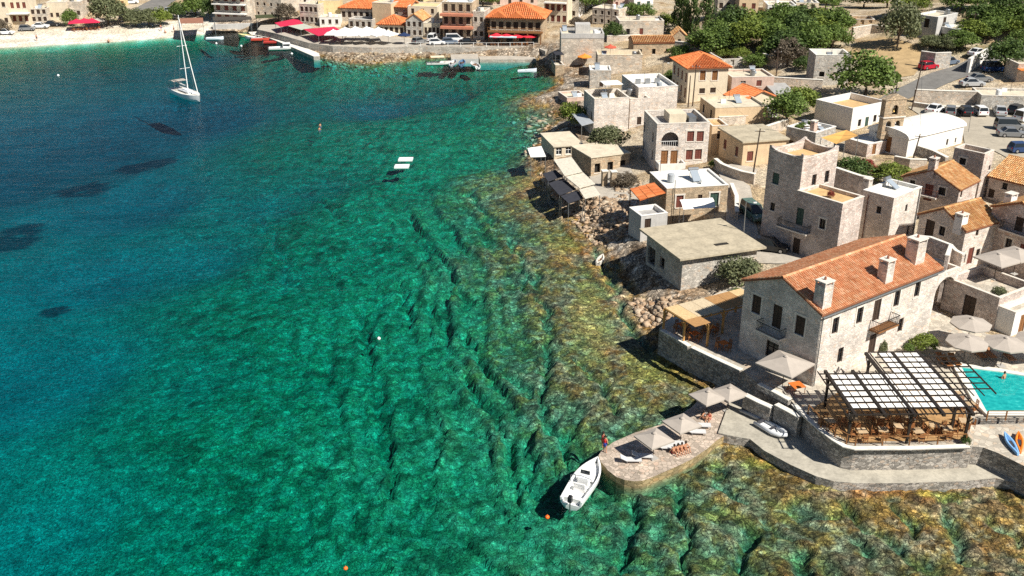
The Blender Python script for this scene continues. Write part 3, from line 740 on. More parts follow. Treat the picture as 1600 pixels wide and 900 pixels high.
        for i in range(4):
            a, b = pts[i], pts[(i+1)%4]; e = (b-a).normalized(); Le = (b-a).length
            inward = Vector((-e.y, e.x, 0)); s_ = (inward*half+Vector((0,0,rise))).normalized(); Ls = math.hypot(half, rise)
            clip = lambda x, Le=Le, Ls=Ls: (0.0, max(0.0, Ls*min(1.0, x/half, (Le-x)/half)-0.05))
            v_, f_ = tile_field(a, e, s_, Le, Ls, clip, tw, tl)
            o = len(vs); vs += v_; fs += [tuple(q+o for q in f) for f in f_]
        def ridge_line(a, b):
            n = max(2, int((b-a).length/0.5)); d = (b-a).normalized(); x = d.cross(Vector((0,0,1))).normalized(); y = x.cross(d)
            for i in range(n):
                q0 = a+(b-a)*(i/n); q1 = a+(b-a)*((i+1.1)/n); o = len(vs)
                for q_ in (q0, q1):
                    for k in range(5):
                        an = math.pi*k/4; p = q_+x*0.16*math.cos(an)+y*(0.15*math.sin(an)+0.03); vs.append((p.x,p.y,p.z))
                for k in range(4): fs.append((o+k, o+k+1, o+k+6, o+k+5))
        ridge_line(pts[4], pts[5]) if (pts[5]-pts[4]).length > 0.6 else None
        for i in range(4):
            ridge_line(pts[i], pts[4] if (i in ((0,3) if longu else (0,1))) else pts[5])
        tm = bpy.data.meshes.new('roof_tiles'); tm.from_pydata(vs, [], fs); tm.materials.append(tiles)
        to = link('roof_tiles', tm, rf); to['kind'] = 'stuff'; s.roof = rf
        return s
    def box(s, name, m_, u0, u1, v0, v1, z0, z1, parent=None):
        return MB().box(u0, u1, v0, v1, z0, z1).build(name, m_, parent or s.root)
    def roofpix(s, px, py, rise):
        d = Vector(ray(px, py)); C0 = Vector((0, 0, CAM_H)); k = rise/(s.d*(s.rpos or 0.5))
        # z - H = k*v on the front slope
        l0 = s.local(C0); ld = Vector((d.dot(s.U), d.dot(s.V), d.z))
        t = (s.H + k*l0.y - l0.z)/(ld.z - k*ld.y); return l0 + ld*t
    def stack(s, bx, by, ty, w=1.0, d=1.0, m_=None, pots=True):
        q = s.roofpix(bx, by, s.rise); q.y += d/2
        zt = top_z(s.world(q.x, q.y, 0), ty)-s.z0
        return s.chimney(u=q.x, v=q.y, zb=q.z-0.9, zt=max(zt, q.z+1.0), w=w, d=d, m_=m_, pots=pots)
    def chimney(s, px=None, py=None, u=None, v=None, zb=None, zt=None, w=0.8, d=0.8, m_=None, pots=True):
        """stack on the roof; (px,py) is the pixel of its top centre at height zt"""
        if u is None:
            q = s.local(P(px, py, s.z0+zt)); u, v = q.x, q.y
        c_ = MB(); m_ = m_ or s.wallmat
        c_.box(u-w/2, u+w/2, v-d/2, v+d/2, zb, zt-0.45)
        for a, b in ((-1,-1),(1,-1),(1,1),(-1,1)):
            c_.box(u+a*w/2-(0.14 if a > 0 else 0), u+a*w/2+(0.14 if a < 0 else 0), v+b*d/2-(0.14 if b > 0 else 0), v+b*d/2+(0.14 if b < 0 else 0), zt-0.448, zt-0.12)
        ch = c_.build('chimney', m_, s.root)
        MB().box(u-w/2-0.06, u+w/2+0.06, v-d/2-0.06, v+d/2+0.06, zt-0.118, zt).build('chimney_cap', TRIM, ch)
        if pots: MB().lathe([(0.10,0),(0.13,0.1),(0.09,0.3),(0.0,0.32)], 8, (u, v, zt)).build('chimney_pot', mat('clay_pot', (0.3,0.13,0.08), 0.8), ch)
        return ch
    def balcony(s, wall, px=None, py=None, w=2.6, out=1.0, a=None, z=None, rail=IRON, slabm=None):
        if a is None: a, z = s.wallpix(wall, px, py)
        o, al, inn, Lw = s.frame(wall); aa = a if wall in 'FR' else Lw-a
        rz = {'F': 0, 'K': math.pi, 'L': -math.pi/2, 'R': math.pi/2}[wall]
        bl = MB().box(-w/2, w/2, -out, -0.003, -0.16, 0).build('balcony', slabm or TRIM, s.root); bl.location = o+al*aa+Vector((0,0,z)); bl.rotation_euler = (0,0,rz)
        r = MB(); hgt = 0.95
        for x0, y0, x1, y1 in ((-w/2+.04,-out+.04,w/2-.04,-out+.04),(-w/2+.04,-out+.04,-w/2+.04,-.03),(w/2-.04,-out+.04,w/2-.04,-.03)):
            r.bar((x0,y0,hgt),(x1,y1,hgt),0.05); r.bar((x0,y0,0.12),(x1,y1,0.12),0.035)
            n = max(2, int(math.hypot(x1-x0,y1-y0)/0.16))
            for i in range(n+1):
                t = i/n; x, y = x0+(x1-x0)*t, y0+(y1-y0)*t; r.bar((x,y,0),(x,y,hgt),0.022)
        r.build('railing', rail, bl)
        return bl
BINFO = []; FLATS = []
# ================================================================ the hotel estate on the point
Z_T, Z_PATH, Z_PIER, Z_LOW = 3.0, 0.8, 0.5, 1.7
PAVE = stone('paving_stone', (0.56, 0.50, 0.41), (0.42, 0.37, 0.30), 0.55, 0.22, 0.3)
PIERP = stone('pier_paving', (0.50, 0.41, 0.33), (0.30, 0.25, 0.19), 0.42, 0.32, 0.5, tint=(0.50, 0.36, 0.27))
PATHC = render_mat('path_concrete', (0.47, 0.43, 0.35), 0.3)
def px_poly(pts, z): return [(P(x, y, z).x, P(x, y, z).y) for x, y in pts]
def platform(name, label, cat, pts, z, zb, wallm, topm, cop=None, copw=0.5, copseg=None, coph=0.0):
    poly = px_poly(pts, z); n = len(poly)
    root = empty(name, (poly[0][0], poly[0][1], zb), 0, label, cat)
    o = Vector((poly[0][0], poly[0][1], zb)); lp = [(p[0]-o.x, p[1]-o.y) for p in poly]
    ar = sum(lp[i][0]*lp[(i+1)%n][1]-lp[(i+1)%n][0]*lp[i][1] for i in range(n))
    if ar < 0: lp = lp[::-1]
    m_ = MB(); h = z-zb
    for i in range(n):
        a, b = lp[i], lp[(i+1)%n]; m_.add([(a[0],a[1],0),(b[0],b[1],0),(b[0],b[1],h),(a[0],a[1],h)], [(0,1,2,3)])
    m_.build('retaining_wall', wallm, root)
    t = MB(); t.add([(p[0],p[1],h+0.004) for p in lp], [tuple(range(n))]); t.build('paving', topm, root)
    if cop and copseg:
        cp = px_poly(copseg, z); ribbon_local(cp, o, copw, h+0.006, h+0.006+max(coph, 0.08), cop, 'coping', root)
    return root
def ribbon_local(cp, o, wd, z0, z1, m_, name, root):
    q = [Vector((p[0]-o.x, p[1]-o.y, 0)) for p in cp]; L = []; R = []
    for i, p in enumerate(q):
        d = (q[min(i+1, len(q)-1)]-q[max(i-1, 0)]).normalized(); nrm = Vector((-d.y, d.x, 0)); L.append(p+nrm*wd/2); R.append(p-nrm*wd/2)
    r = MB()
    for i in range(len(q)-1):
        vs = [Vector((v.x, v.y, z)) for z in (z0, z1) for v in (L[i], R[i], R[i+1], L[i+1])]
        r.add(vs, [(3,2,1,0),(4,5,6,7),(0,1,5,4),(1,2,6,5),(2,3,7,6),(3,0,4,7)])
    bmf = r.build(name, m_, root); return bmf
def wall_run(name, label, pts_px, z, zb, wd, m_, cap=None, caph=0.09, cat='wall', world=None):
    """a free-standing wall along a line, its own thing"""
    cp = px_poly(pts_px, z) if world is None else world
    o = Vector((cp[0][0], cp[0][1], zb)); root = empty(name, o, 0, label, cat)
    ribbon_local(cp, o, wd, 0, z-zb, m_, 'masonry', root)
    if cap: ribbon_local(cp, o, wd+0.1, z-zb+0.003, z-zb+caph, cap, 'coping', root)
    return root
COPE = mat('lime_coping', (0.72, 0.68, 0.60), 0.9, 0.12, 1.2)
edge_up = [(1030,513),(1056,527),(1080,542),(1120,560),(1160,579),(1182,597),(1210,611),(1236,626),(1256,648),(1278,668),(1301,686),(1318,697),(1334,700.5),(1420,700),(1518,697)]
est = platform('stone_terrace', 'raised stone terrace that carries the hotel above the sea rocks', 'terrace',
    edge_up + [(1522,688),(1512,663),(1514,654),(1640,654),(1660,560),(1660,470),(1560,430),(1470,425),(1300,380),(1150,445),(1060,485)], Z_T, -1.0, S_RET, PAVE)
platform('stone_terrace', 'lower stone terrace with the kayaks below the pool', 'terrace', [(1518,697.5),(1536,699),(1560,708),(1640,748),(1660,660),(1512,664)], Z_LOW+0.9, -1.0, S_RET, PAVE)
for i, (seg, h) in enumerate([([(1034,516),(1060,530),(1077,541)], 0.35), ([(1082,543),(1120,561),(1158,578.5)], 0.35), ([(1186,600),(1210,612),(1234,625)], 0.5), ([(1240,632),(1258,650),(1280,670),(1302,687),(1319,697.5),(1334,701),(1420,700.5),(1514,697.5)], 0.10)]):
    wall_run('parapet_wall', ['low shaded parapet beside the straw-panelled pergola', 'low parapet with a pale coping below the big gabled house', 'short parapet with pale coping left of the dark pergola deck', 'pale coping wall around the dark pergola deck'][i], seg, Z_T+h, Z_T+0.005, 0.42, S_RET, COPE)
wall_run('sea_wall', 'stone wall beside the concrete path below the terrace', [(1164,617),(1186,628),(1206,637)], 2.6, 0.3, 0.5, S_RET, COPE)
wall_run('sea_wall', 'stone wall with pale coping above the dinghy path', [(1213,632),(1232,642),(1250,652)], 2.9, 0.3, 0.5, S_RET, COPE)
# path and pier
path = platform('sea_path', 'concrete footpath along the foot of the terrace wall', 'path',
    [(1122,676),(1137,680),(1172,686),(1194,704),(1237,727),(1275,744),(1303,752),(1337,755),(1412,755),(1506,752),(1556,747),(1600,757),(1700,775),(1700,700),(1500,700),(1330,690),(1250,640),(1180,606),(1150,600)], Z_PATH, -1.2, S_RET, PATHC)
pier = platform('stone_pier', 'rounded stone pier with crazy paving and parasols reaching into the sea', 'pier',
    [(935,712),(940,704),(958,691),(992,676),(1031,664),(1060,650),(1081,636),(1098,618),(1118,604),(1152,600),(1176,622),(1160,652),(1139,676),(1120,688),(1104,702),(1080,718),(1055,730),(1016,747),(1004,751),(992,752),(976,750),(963,745),(950,735),(939,722)], Z_PIER+0.12, -3.5, stone('pier_side', (0.34,0.26,0.14), (0.2,0.15,0.07), 0.6, 0.35), PIERP)
# pool
pool_px = [(1494,570),(1520,573),(1560,578),(1640,592),(1660,646),(1542,646),(1526,626)]
pl = px_poly(pool_px, Z_T+0.2)
root = empty('swimming_pool', (pl[0][0], pl[0][1], Z_T), 0, 'turquoise swimming pool beside the dark pergola', 'pool')
lp = [(p[0]-pl[0][0], p[1]-pl[0][1]) for p in pl]
wtm, nt, b = new_mat('pool_water')
v = wcoords(nt, (0.8, 1.1, 1)); n = noise(nt, v, 2.2, 3, 0.5)
nt.links.new(ramp(nt, [(0.35, (0.005, 0.27, 0.27)), (0.6, (0.015, 0.38, 0.36)), (0.75, (0.07, 0.50, 0.46))], n), b.inputs['Base Color']); b.inputs['Roughness'].default_value = 0.05; b.inputs['Specular IOR Level'].default_value = 0.5
bump(nt, b, n, 0.12, 0.05)
MB().add([(p[0],p[1],0.14) for p in lp], [tuple(range(len(lp)-1, -1, -1))]).build('pool_surface', wtm, root)
ribbon_local([(p[0], p[1]) for p in pl+[pl[0]]], Vector((pl[0][0], pl[0][1], Z_T)), 0.7, 0.006, 0.24, COPE, 'coping', root)
# railing along pool edge
def rail(name, label, pts, zb, h=0.95, step=2.2, m_=WOODB, cat='railing', wires=3):
    q = [P(x, y, zb) for x, y in pts]; o = q[0].copy(); root = empty(name, o, 0, label, cat)
    tot = []
    for i in range(len(q)-1):
        d = q[i+1]-q[i]; n = max(1, round(d.length/step))
        tot += [q[i]+d*(k/n) for k in range(n)]
    tot.append(q[-1])
    for p in tot: MB().box(-.05,.05,-.05,.05,0,h).build('post', m_, root).location = p-o
    t = MB()
    for a, b in zip(tot[:-1], tot[1:]):
        t.bar(a-o+Vector((0,0,h+.03)), b-o+Vector((0,0,h+.03)), 0.09, 0.05)
    t.build('top_rail', m_, root)
    t = MB()
    for a, b in zip(tot[:-1], tot[1:]):
        for k in range(wires): t.bar(a-o+Vector((0,0,h*(k+1)/(wires+1))), b-o+Vector((0,0,h*(k+1)/(wires+1))), 0.02)
    t.build('wires', IRON, root)
    return root
rail('deck_railing', 'wooden post railing along the seaward edge of the pergola deck', [(1262,648),(1282,668),(1304,684),(1322,694),(1336,697),(1420,697),(1508,693.5)], Z_T+0.12)
rail('pool_railing', 'post and wire railing on the wall below the pool', [(1541,657),(1600,657),(1650,657)], Z_T+0.01)
# timber deck under the pergola: planks
dk = px_poly([(1268,640),(1300,676),(1330,692),(1506,688),(1520,655),(1505,640),(1400,585),(1330,600)], Z_T)
root = empty('timber_deck', (dk[0][0], dk[0][1], Z_T), 0, 'honey coloured timber deck under the dark pergola', 'deck')
ys = [p[1] for p in dk]; y = min(ys); DECKM = mat('deck_timber', (0.42, 0.25, 0.11), 0.7, 0.25, 2)
while y < max(ys):
    ym = y+0.11; xi = []
    for i in range(len(dk)):
        (x1, y1), (x2, y2) = dk[i], dk[(i+1)%len(dk)]
        if (y1 > ym) != (y2 > ym): xi.append(x1+(x2-x1)*(ym-y1)/(y2-y1))
    if len(xi) >= 2:
        MB().box(min(xi)-dk[0][0], max(xi)-dk[0][0], y-dk[0][1], y+0.2-dk[0][1], 0.008, 0.06).build('plank', DECKM, root)
    y += 0.22

# ---- the big gabled house
h = Building('gabled_house', 'big pale stone hotel house with a long old tile roof above the pergola', (1168,438), (1284,491), (1463,418), base=(1265,604), z0=Z_T, wall=S_PALE)
for px_, py_ in ((1182,476),(1250,509)): h.win('L', px_, py_, 1.1, 1.9, 'dark', full=True)
h.win('L', 1214, 495, 1.1, 2.4, 'dark', sill=False, full=True); h.balcony('L', 1209, 519, 2.9, 1.0)
h.win('L', 1206, 547, 1.5, 1.7, 'glass')
for px_, py_ in ((1305,509),(1343,493),(1401,467),(1433,452)): h.win('F', px_, py_, 0.9, 1.7, 'glass', full=True)
h.win('F', 1370,485, 1.1, 2.3, 'dark', sill=False, full=True); h.balcony('F', 1374, 507, 3.2, 1.1, slabm=WOODB)
h.win('F', 1363, 537, 1.1, 2.1, 'dark', sill=False); h.win('F', 1407,508, 0.8, 1.5, 'glass'); h.win('F', 1313, 555, 0.8, 1.6, 'glass')
peak = top_z(h.world(0, h.d*0.5, 0), 435)-h.zr
h.pitched('u', max(1.4, min(2.6, peak)), T_OLD, 0.28)
for bx, by, ty, ww, dd in ((1291,486,437,1.25,1.1),(1388,446,404,1.15,1.0),(1436,416,371,1.5,1.3)): h.stack(bx, by, ty, ww, dd)
MB().tube([(0.12,-0.3,h.H-0.25),(0.12,-0.12,h.H-0.7),(0.12,-0.12,0.1)], 0.06, 6).build('drainpipe', GUTTER, h.root)
MB().tube([(-0.25,-0.38,h.H-0.2),(h.w+0.25,-0.38,h.H-0.2)], 0.09, 6).build('gutter', GUTTER, h.root)
MAIN = h
# arch passage wall that carries on from its right end
g = Building('arch_bridge', 'pale wall with a wide round arch joining the gabled house to the courtyard wing', (1452,425), (1461,432), (1500,418), base=(1452,500), z0=Z_T, wall=S_PALE, square=False)
g.d = 3.0; g.winm('F', g.w*0.55, 0.02, min(3.6, g.w-0.8), min(4.4, g.H-0.7), 'hole', False, False, True, True); g.flat(0.8, PAVE)
BK = MB().box(0.3, g.w-0.3, 2.6, 2.9, 0, g.H-0.9).build('back_wall', S_PINK, g.root)
# courtyard wing with roof terrace and two parasols
c_ = Building('courtyard_wing', 'stone courtyard wing with a walled roof terrace and dark doorway', (1489,431), (1562,466), (1602,440), base=(1550,516), z0=Z_T, wall=S_PINK)
c_.win('L', 1514, 479, 1.4, 2.4, 'dark', False, True); c_.flat(0.9, PAVE); YARD = c_
s_ = Building('stair_block', 'pale block with a wooden door beside the outside stair', (1563,478), (1587,489), (1640,466), base=(1578,526), z0=Z_T, wall=R_WHITE)
s_.win('F', 1596, 512, 1.1, 2.1, 'brown', False); s_.flat(0.5, PAVE)
root = empty('outside_stair', P(1570, 514, Z_T), 0.4, 'pale outside stair climbing beside the courtyard wing', 'stair')
for k in range(8): MB().box(-0.6, 0.6, k*0.28, k*0.28+0.30, 0, 0.2*(k+1)).build('step', COPE, root)
# tower house
t = Building('tower_house', 'tall stone tower with horned corners and a terracotta roof terrace', (1199,234), (1255,249), (1314,236), baseA=(1183,374), z0=4.2, wall=S_PINK, zr=None)
t.win('L', 1212, 279, 1.0, 1.4, 'green'); t.win('L', 1207, 323, 0.7, 1.0, 'glass')
t.win('F', 1272, 282, 0.8, 1.5, 'glass'); t.win('F', 1292, 276, 0.8, 1.5, 'glass')
t.flat(0.85, ROOF_OCHRE, thick=0.35)
for (u, v) in ((0,0),(t.w,0),(0,t.d),(t.w,t.d)):
    su, sv = (1 if u == 0 else -1), (1 if v == 0 else -1); m_ = MB()
    for ax in (0, 1):
        L = (t.w if ax == 0 else t.d)*0.34; pts = []
        for k in range(6):
            f = k/5; pts.append((f*L, 0.5*(1-f)**2))
        for (a, za), (b, zb_) in zip(pts[:-1], pts[1:]):
            if ax == 0: q = [(u+su*aa_, v+sv*y_, t.H+.075+z_) for y_ in (0.0, 0.34) for aa_, z_ in ((a, 0), (b, 0), (b, zb_), (a, za))]
            else: q = [(u+su*y_, v+sv*aa_, t.H+.075+z_) for y_ in (0.003, 0.337) for aa_, z_ in ((a+0.345 if a < .345 else a, 0), (max(b, .35), 0), (max(b, .35), zb_), (a+0.345 if a < .345 else a, za))]
            m_.add(q, [(0,1,2,3),(7,6,5,4),(0,4,5,1),(1,5,6,2),(2,6,7,3),(3,7,4,0)])
    m_.build('corner_horn', S_PINK, t.root)
TOWER = t
# lower wing of the tower, same wall line towards the viewer
w2 = Building('tower_wing', 'stone wing with an orange roof deck below the horned tower', (1249,297), (1317,319), (1346,306), z0=4.0, zr=top_z(TOWER.origin, 297), wall=S_PINK)
for px_, py_, ww, hh, kk in ((1233,333,1.0,2.1,'green'),(1257,343,1.0,2.1,'green'),(1285,350,0.8,1.2,'glass'),(1243,384,1.0,2.0,'dark')): w2.win('L', px_, py_, ww, hh, kk, hh < 2, True)
w2.flat(0.35, ROOF_OCHRE, thick=0.3); w2.balcony('L', 1243, 357, 4.2, 0.9)
bush_on_deck = w2.world(w2.w*.4, w2.d*.45, w2.H-.34)
w3 = Building('round_cornered_block', 'pale rounded stone block with whitewashed roof beside the orange roof deck', (1347,298), (1397,310), (1444,293), base=(1380,392), z0=4.2, wall=S_PALE)
w3.win('L', 1373, 328, 0.6, 0.9, 'glass'); w3.win('F', 1416, 325, 0.5, 0.9, 'glass'); w3.win('F', 1419, 360, 0.6, 1.2, 'glass')
w3.flat(0.35, ROOF_WHITE, cap=R_WHITE); w3.chimney(1357, 278, zb=w3.H-1, zt=w3.H+1.2, w=0.9, d=0.8, pots=False)
MB().tube([(w3.w*0.93,-0.1,w3.H-0.1),(w3.w*0.93,-0.1,0.3)], 0.07, 6).build('drainpipe', GUTTER, w3.root)
MB().tube([(-0.1,w3.d*0.8,w3.H-0.4),(-0.1,w3.d*0.8,0.3)], 0.06, 6).build('drainpipe', mat('rusty_pipe',(0.16,0.07,0.05),0.8), w3.root)
# houses behind, right
a_ = Building('gable_house', 'stone house with ochre tile roof and red balcony behind the rounded block', (1411,277), (1499,297), (1530,283), base=(1492,342), z0=5.2, wall=S_PINK)
a_.win('L', 1452, 293, 1.1, 2.2, 'red', False, True); a_.win('L', 1426, 284, 0.7, 0.9, 'glass', full=True); a_.win('L', 1472, 299, 0.9, 1.0, 'glass', full=True); a_.balcony('L', 1452, 305, 2.4, 0.8, rail=WOODR); a_.win('F', 1502, 303, 0.5, 1.0, 'glass')
a_.pitched('u', 1.7, T_OCH, 0.25); a_.stack(1462, 268, 246, 1.0, 0.9)
b_ = Building('small_tower', 'small rosy stone tower with a notched parapet next to the car park', (1491,231), (1539,241), (1555,235), base=(1528,308), z0=5.6, wall=S_PINK)
b_.win('L', 1504, 252, 0.9, 0.9, 'glass', full=True); b_.win('F', 1546, 262, 0.5, 0.7, 'glass'); b_.win('F', 1543, 284, 0.5, 0.7, 'glass'); b_.flat(1.0, ROOF_CREAM)
c2 = Building('tiled_house', 'stone house with a broad red-ochre tile roof by the car park edge', (1546,276), (1604,290), (1660,268), base=(1590,322), z0=5.4, wall=S_PINK)
c2.win('L', 1570, 291, 0.7, 0.9, 'glass'); c2.win('L', 1546, 311, 0.8, 1.2, 'dark'); c2.win('L', 1560, 316, 0.8, 1.6, 'dark')
c2.pitched('v', 1.8, T_OCH, 0.3)
d_ = Building('chimney_house', 'stone house with ochre tile roof and stout chimney above the courtyard', (1441,335), (1509,361), (1557,344), base=(1505,418), z0=4.2, wall=S_PALE)
d_.win('L', 1453, 354, 1.2, 2.2, 'dark', False, True); d_.win('L', 1472, 361, 0.8, 1.1, 'glass', full=True); d_.win('F', 1527, 363, 0.5, 0.9, 'glass'); d_.win('F', 1516, 401, 1.0, 2.1, 'red', False, True); d_.win('F', 1493, 408, 0.7, 1.2, 'glass'); d_.win('F', 1528, 395, 0.7, 1.0, 'glass')
d_.pitched('u', 1.7, T_OCH, 0.25); d_.stack(1506, 355, 333, 1.1, 1.0, R_WHITE)
e_ = Building('corner_house', 'grey-rosy house with balcony and white chimney behind the roof terrace parasols', (1558,322), (1640,352), (1690,330), base=(1630,430), z0=4.2, wall=S_PINK)
e_.win('L', 1594, 343, 1.0, 1.7, 'dark', False, True); e_.win('L', 1576, 380, 0.8, 1.1, 'glass', full=True); e_.win('L', 1598, 392, 0.9, 1.6, 'red'); e_.balcony('L', 1588, 361, 3.4, 0.9); e_.pitched('u', 1.5, T_OCH, 0.25); e_.chimney(1581, 301, zb=e_.H, zt=e_.H+1.9, w=1.2, d=0.9, m_=R_WHITE, pots=False)
# low yard walls between main roof and chimney house
wall_run('yard_wall', 'shaded yard wall behind the end chimney of the gabled house', [(1419,374),(1436,369),(1454,371),(1486,383),(1480,400)], 9.4, 4, 0.35, S_PINK, COPE)
wall_run('yard_wall', 'pale wall stepping down from the chimney house to the arch', [(1486,384),(1494,392),(1506,398)], 8.6, 3, 0.35, S_PALE, COPE)

# ================================================================ pergolas, parasols, furniture, people, boats
CANVAS = mat('beige_canvas', (0.40, 0.35, 0.30), 0.9, 0.06, 2)
CANVASW = mat('white_canvas', (0.80, 0.78, 0.74), 0.9, 0.05, 2)
def parasol(name, label, loc, size=3.0, hgt=2.5, sides=4, rz=0.0, m_=CANVAS, group=None, cat='parasol', pole=True, rise=None):
    r = empty(name, loc, rz, label, cat, group); R_ = size/2*(math.sqrt(2) if sides == 4 else 1.06); rise = rise or size*0.2
    m2 = MB(); ap = (0, 0, hgt+rise); ring = [(R_*math.cos(2*math.pi*(k+.5)/sides), R_*math.sin(2*math.pi*(k+.5)/sides), hgt) for k in range(sides)]
    midr = [(x*0.52, y*0.52, hgt+rise*0.42) for x, y, z in ring]
    vs = [ap]+midr+ring+[(x, y, z-0.14) for x, y, z in ring]; fs = []
    for k in range(sides):
        j = (k+1) % sides; fs += [(0, 1+k, 1+j), (1+k, 1+sides+k, 1+sides+j, 1+j), (1+sides+k, 1+2*sides+k, 1+2*sides+j, 1+sides+j)]
    m2.add(vs, fs); can = m2.build('canopy', m_, r)
    MB().lathe([(0.05,0),(0.22,0.0),(0.16,0.06),(0.0,0.12)], sides*2, (0,0,hgt+rise-0.02)).build('vent_cap', m_, can)
    MB().tube([(0,0,0.02),(0,0,hgt+rise)], 0.035, 8).build('pole', WOODD, r)
    MB().box(-0.35,0.35,-0.35,0.35,0.0,0.09).build('base', mat('concrete_base',(0.4,0.38,0.35),0.9), r)
    for k in range(sides): MB().bar((0,0,hgt+rise*0.35), (ring[k][0]*0.96, ring[k][1]*0.96, hgt+0.0), 0.03).build('rib', WOODD, r)
    return r
SUNB = mat('sunbed_fabric', (0.56, 0.55, 0.54), 0.8, 0.06)
def sunbed(name, label, loc, rz, group=None, m_=SUNB, tilt=0.5):
    r = empty(name, loc, rz, label, 'sunbed', group)
    MB().box(-0.32,0.32,-0.95,0.35,0.26,0.33).build('seat', m_, r)
    b = MB(); b.obox((0,0.35+0.3*math.cos(tilt),0.30+0.3*math.sin(tilt)), (0.32,0,0), (0,0.32*math.cos(tilt),0.32*math.sin(tilt)), (0,-0.03*math.sin(tilt),0.03*math.cos(tilt))); b.build('backrest', m_, r)
    for x in (-0.28,0.28):
        for y in (-0.85,0.3): MB().box(x-0.025,x+0.025,y-0.025,y+0.025,0,0.258).build('leg', STEEL, r)
    return r
CHW = mat('chair_teak', (0.30, 0.125, 0.045), 0.6, 0.2, 5)
def chair_proto(label, group):
    r = empty('chair', (0,0,-50), 0, label, 'chair', group)
    MB().box(-0.22,0.22,-0.22,0.22,0.42,0.46).build('seat', CHW, r)
    for x in (-0.19,0.19):
        MB().box(x-0.02,x+0.02,-0.2,-0.16,0,0.418).build('leg', CHW, r)
        MB().box(x-0.02,x+0.02,0.17,0.21,0,0.418).build('leg', CHW, r)
    b = MB()
    for x in (-0.2,0.2): b.box(x-0.02,x+0.02,0.17,0.21,0.462,0.9)
    for z in (0.55,0.68,0.81): b.box(-0.178,0.178,0.175,0.205,z,z+0.08)
    b.build('backrest', CHW, r); return r
def table(label, loc, rz, group=None, m_=None, s=0.42):
    r = empty('table', loc, rz, label, 'table', group); m_ = m_ or CHW
    MB().box(-s,s,-s,s,0.70,0.74).build('tabletop', m_, r)
    for x in (-s+.06,s-.06):
        for y in (-s+.06,s-.06): MB().box(x-.025,x+.025,y-.025,y+.025,0,.698).build('leg', CHW, r)
    return r

# ---- dark pergola with white canvas squares over the deck
zr = Z_T+3.0
p2, p3, p1 = P(1324,652,zr), P(1533,649,zr), P(1277,582,zr)
q1, q2_, q3 = P(1360,553.5,zr), P(1499,555,zr), P(1556,617,zr)
ux = (p3-p2); ux.z = 0; ux.normalize(); uy = Vector((-ux.y, ux.x, 0))
ang = math.atan2(ux.y, ux.x)
def lo(p): d = p-p2; return d.dot(ux), d.dot(uy)
Wd = lo(p3)[0]; sk = lo(p1)[0]/lo(p1)[1]          # the frame is a sheared grid
Dp = lo(p1)[1]; D2 = lo(q1)[1]; off2 = lo(q1)[0]-sk*D2; W2 = lo(q3)[0]-sk*lo(q3)[1]
pg = empty('pergola', (p2.x, p2.y, Z_T+.06), ang, 'dark metal pergola with white canvas squares over the sea deck', 'pergola')
hz = zr-Z_T-.06
def at_(x, y, dz=0): return (x+sk*y, y, hz+dz)
D2a = lo(q3)[1]
DK = mat('pergola_dark', (0.028, 0.022, 0.018), 0.5, 0.15, 4)
nmain = 5
xs_main = [0.7+i*(Wd-1.4)/(nmain-1) for i in range(nmain)]
for i, x in enumerate(xs_main):
    y1 = Dp if i < 2 else D2
    MB().bar(at_(x, -0.1, 0.12), at_(x, y1, 0.12), 0.26, 0.26).build('main_beam', DK, pg)
for x in np.linspace(0, Wd, 16):
    y1 = Dp if x < off2-0.1 else D2
    if min(abs(x-q) for q in xs_main) < 0.25: continue
    MB().bar(at_(x, 0, 0.12), at_(x, y1, 0.12), 0.06, 0.12).build('rafter', DK, pg)
x = Wd+0.75
for x in (Wd+0.8, Wd+1.7):
    if x < W2: MB().bar(at_(x, D2a*0.9, 0.12), at_(x, D2, 0.12), 0.055, 0.09).build('rafter', DK, pg)
ny_ = 12
MB().bar(at_(W2, D2a, 0.12), at_(W2, D2, 0.12), 0.08, 0.12).build('rafter', DK, pg)
ysr = np.linspace(0, D2, ny_)
for y in ysr:
    x0 = -0.05 if y <= Dp+0.01 else off2; x1 = Wd+0.05 if y < D2a else W2
    MB().bar(at_(x0, y, 0.215), at_(x1, y, 0.215), 0.075, 0.10).build('cross_bar', DK, pg)
xsc = np.linspace(0, Wd, 16)
for j in range(1, ny_-1):
    ya, yb = ysr[j]+0.15, ysr[j+1]-0.12 if j+1 < ny_ else D2
    for i in range(1, 14):
        xa, xb = xsc[i]+0.07, xsc[i+1]-0.05
        if (ysr[j+1] > Dp+0.1 and xa < off2+0.4): continue
        if any(xa-0.1 < q < xb+0.1 for q in xs_main) and False: continue
        MB().add([at_(xa,ya,0.17),at_(xb,ya,0.17),at_(xb,yb,0.17),at_(xa,yb,0.17),at_(xa,ya,0.155),at_(xb,ya,0.155),at_(xb,yb,0.155),at_(xa,yb,0.155)],
                 [(0,1,2,3),(7,6,5,4),(0,4,5,1),(1,5,6,2),(2,6,7,3),(3,7,4,0)]).build('canvas_panel', CANVASW, pg)
for (x, y) in [(xs_main[0],0.9),(xs_main[2],0.5),(xs_main[4],0.5),(xs_main[0],Dp-1.0),(xs_main[4],D2a-0.5),(xs_main[2],D2-1.0),(xs_main[4],D2-0.8)]:
    X_, Y_, Zp = at_(x, y); po = MB().box(X_-.1,X_+.1,Y_-.1,Y_+.1,0,hz-.12).build('post', DK, pg)
    br = MB(); br.bar((X_,Y_,hz-1.0),(X_+sk*.7,Y_+.7,hz-.15),0.09); br.bar((X_,Y_,hz-1.0),(X_-sk*.7,Y_-.7,hz-.15),0.09); br.build('brace', DK, po)
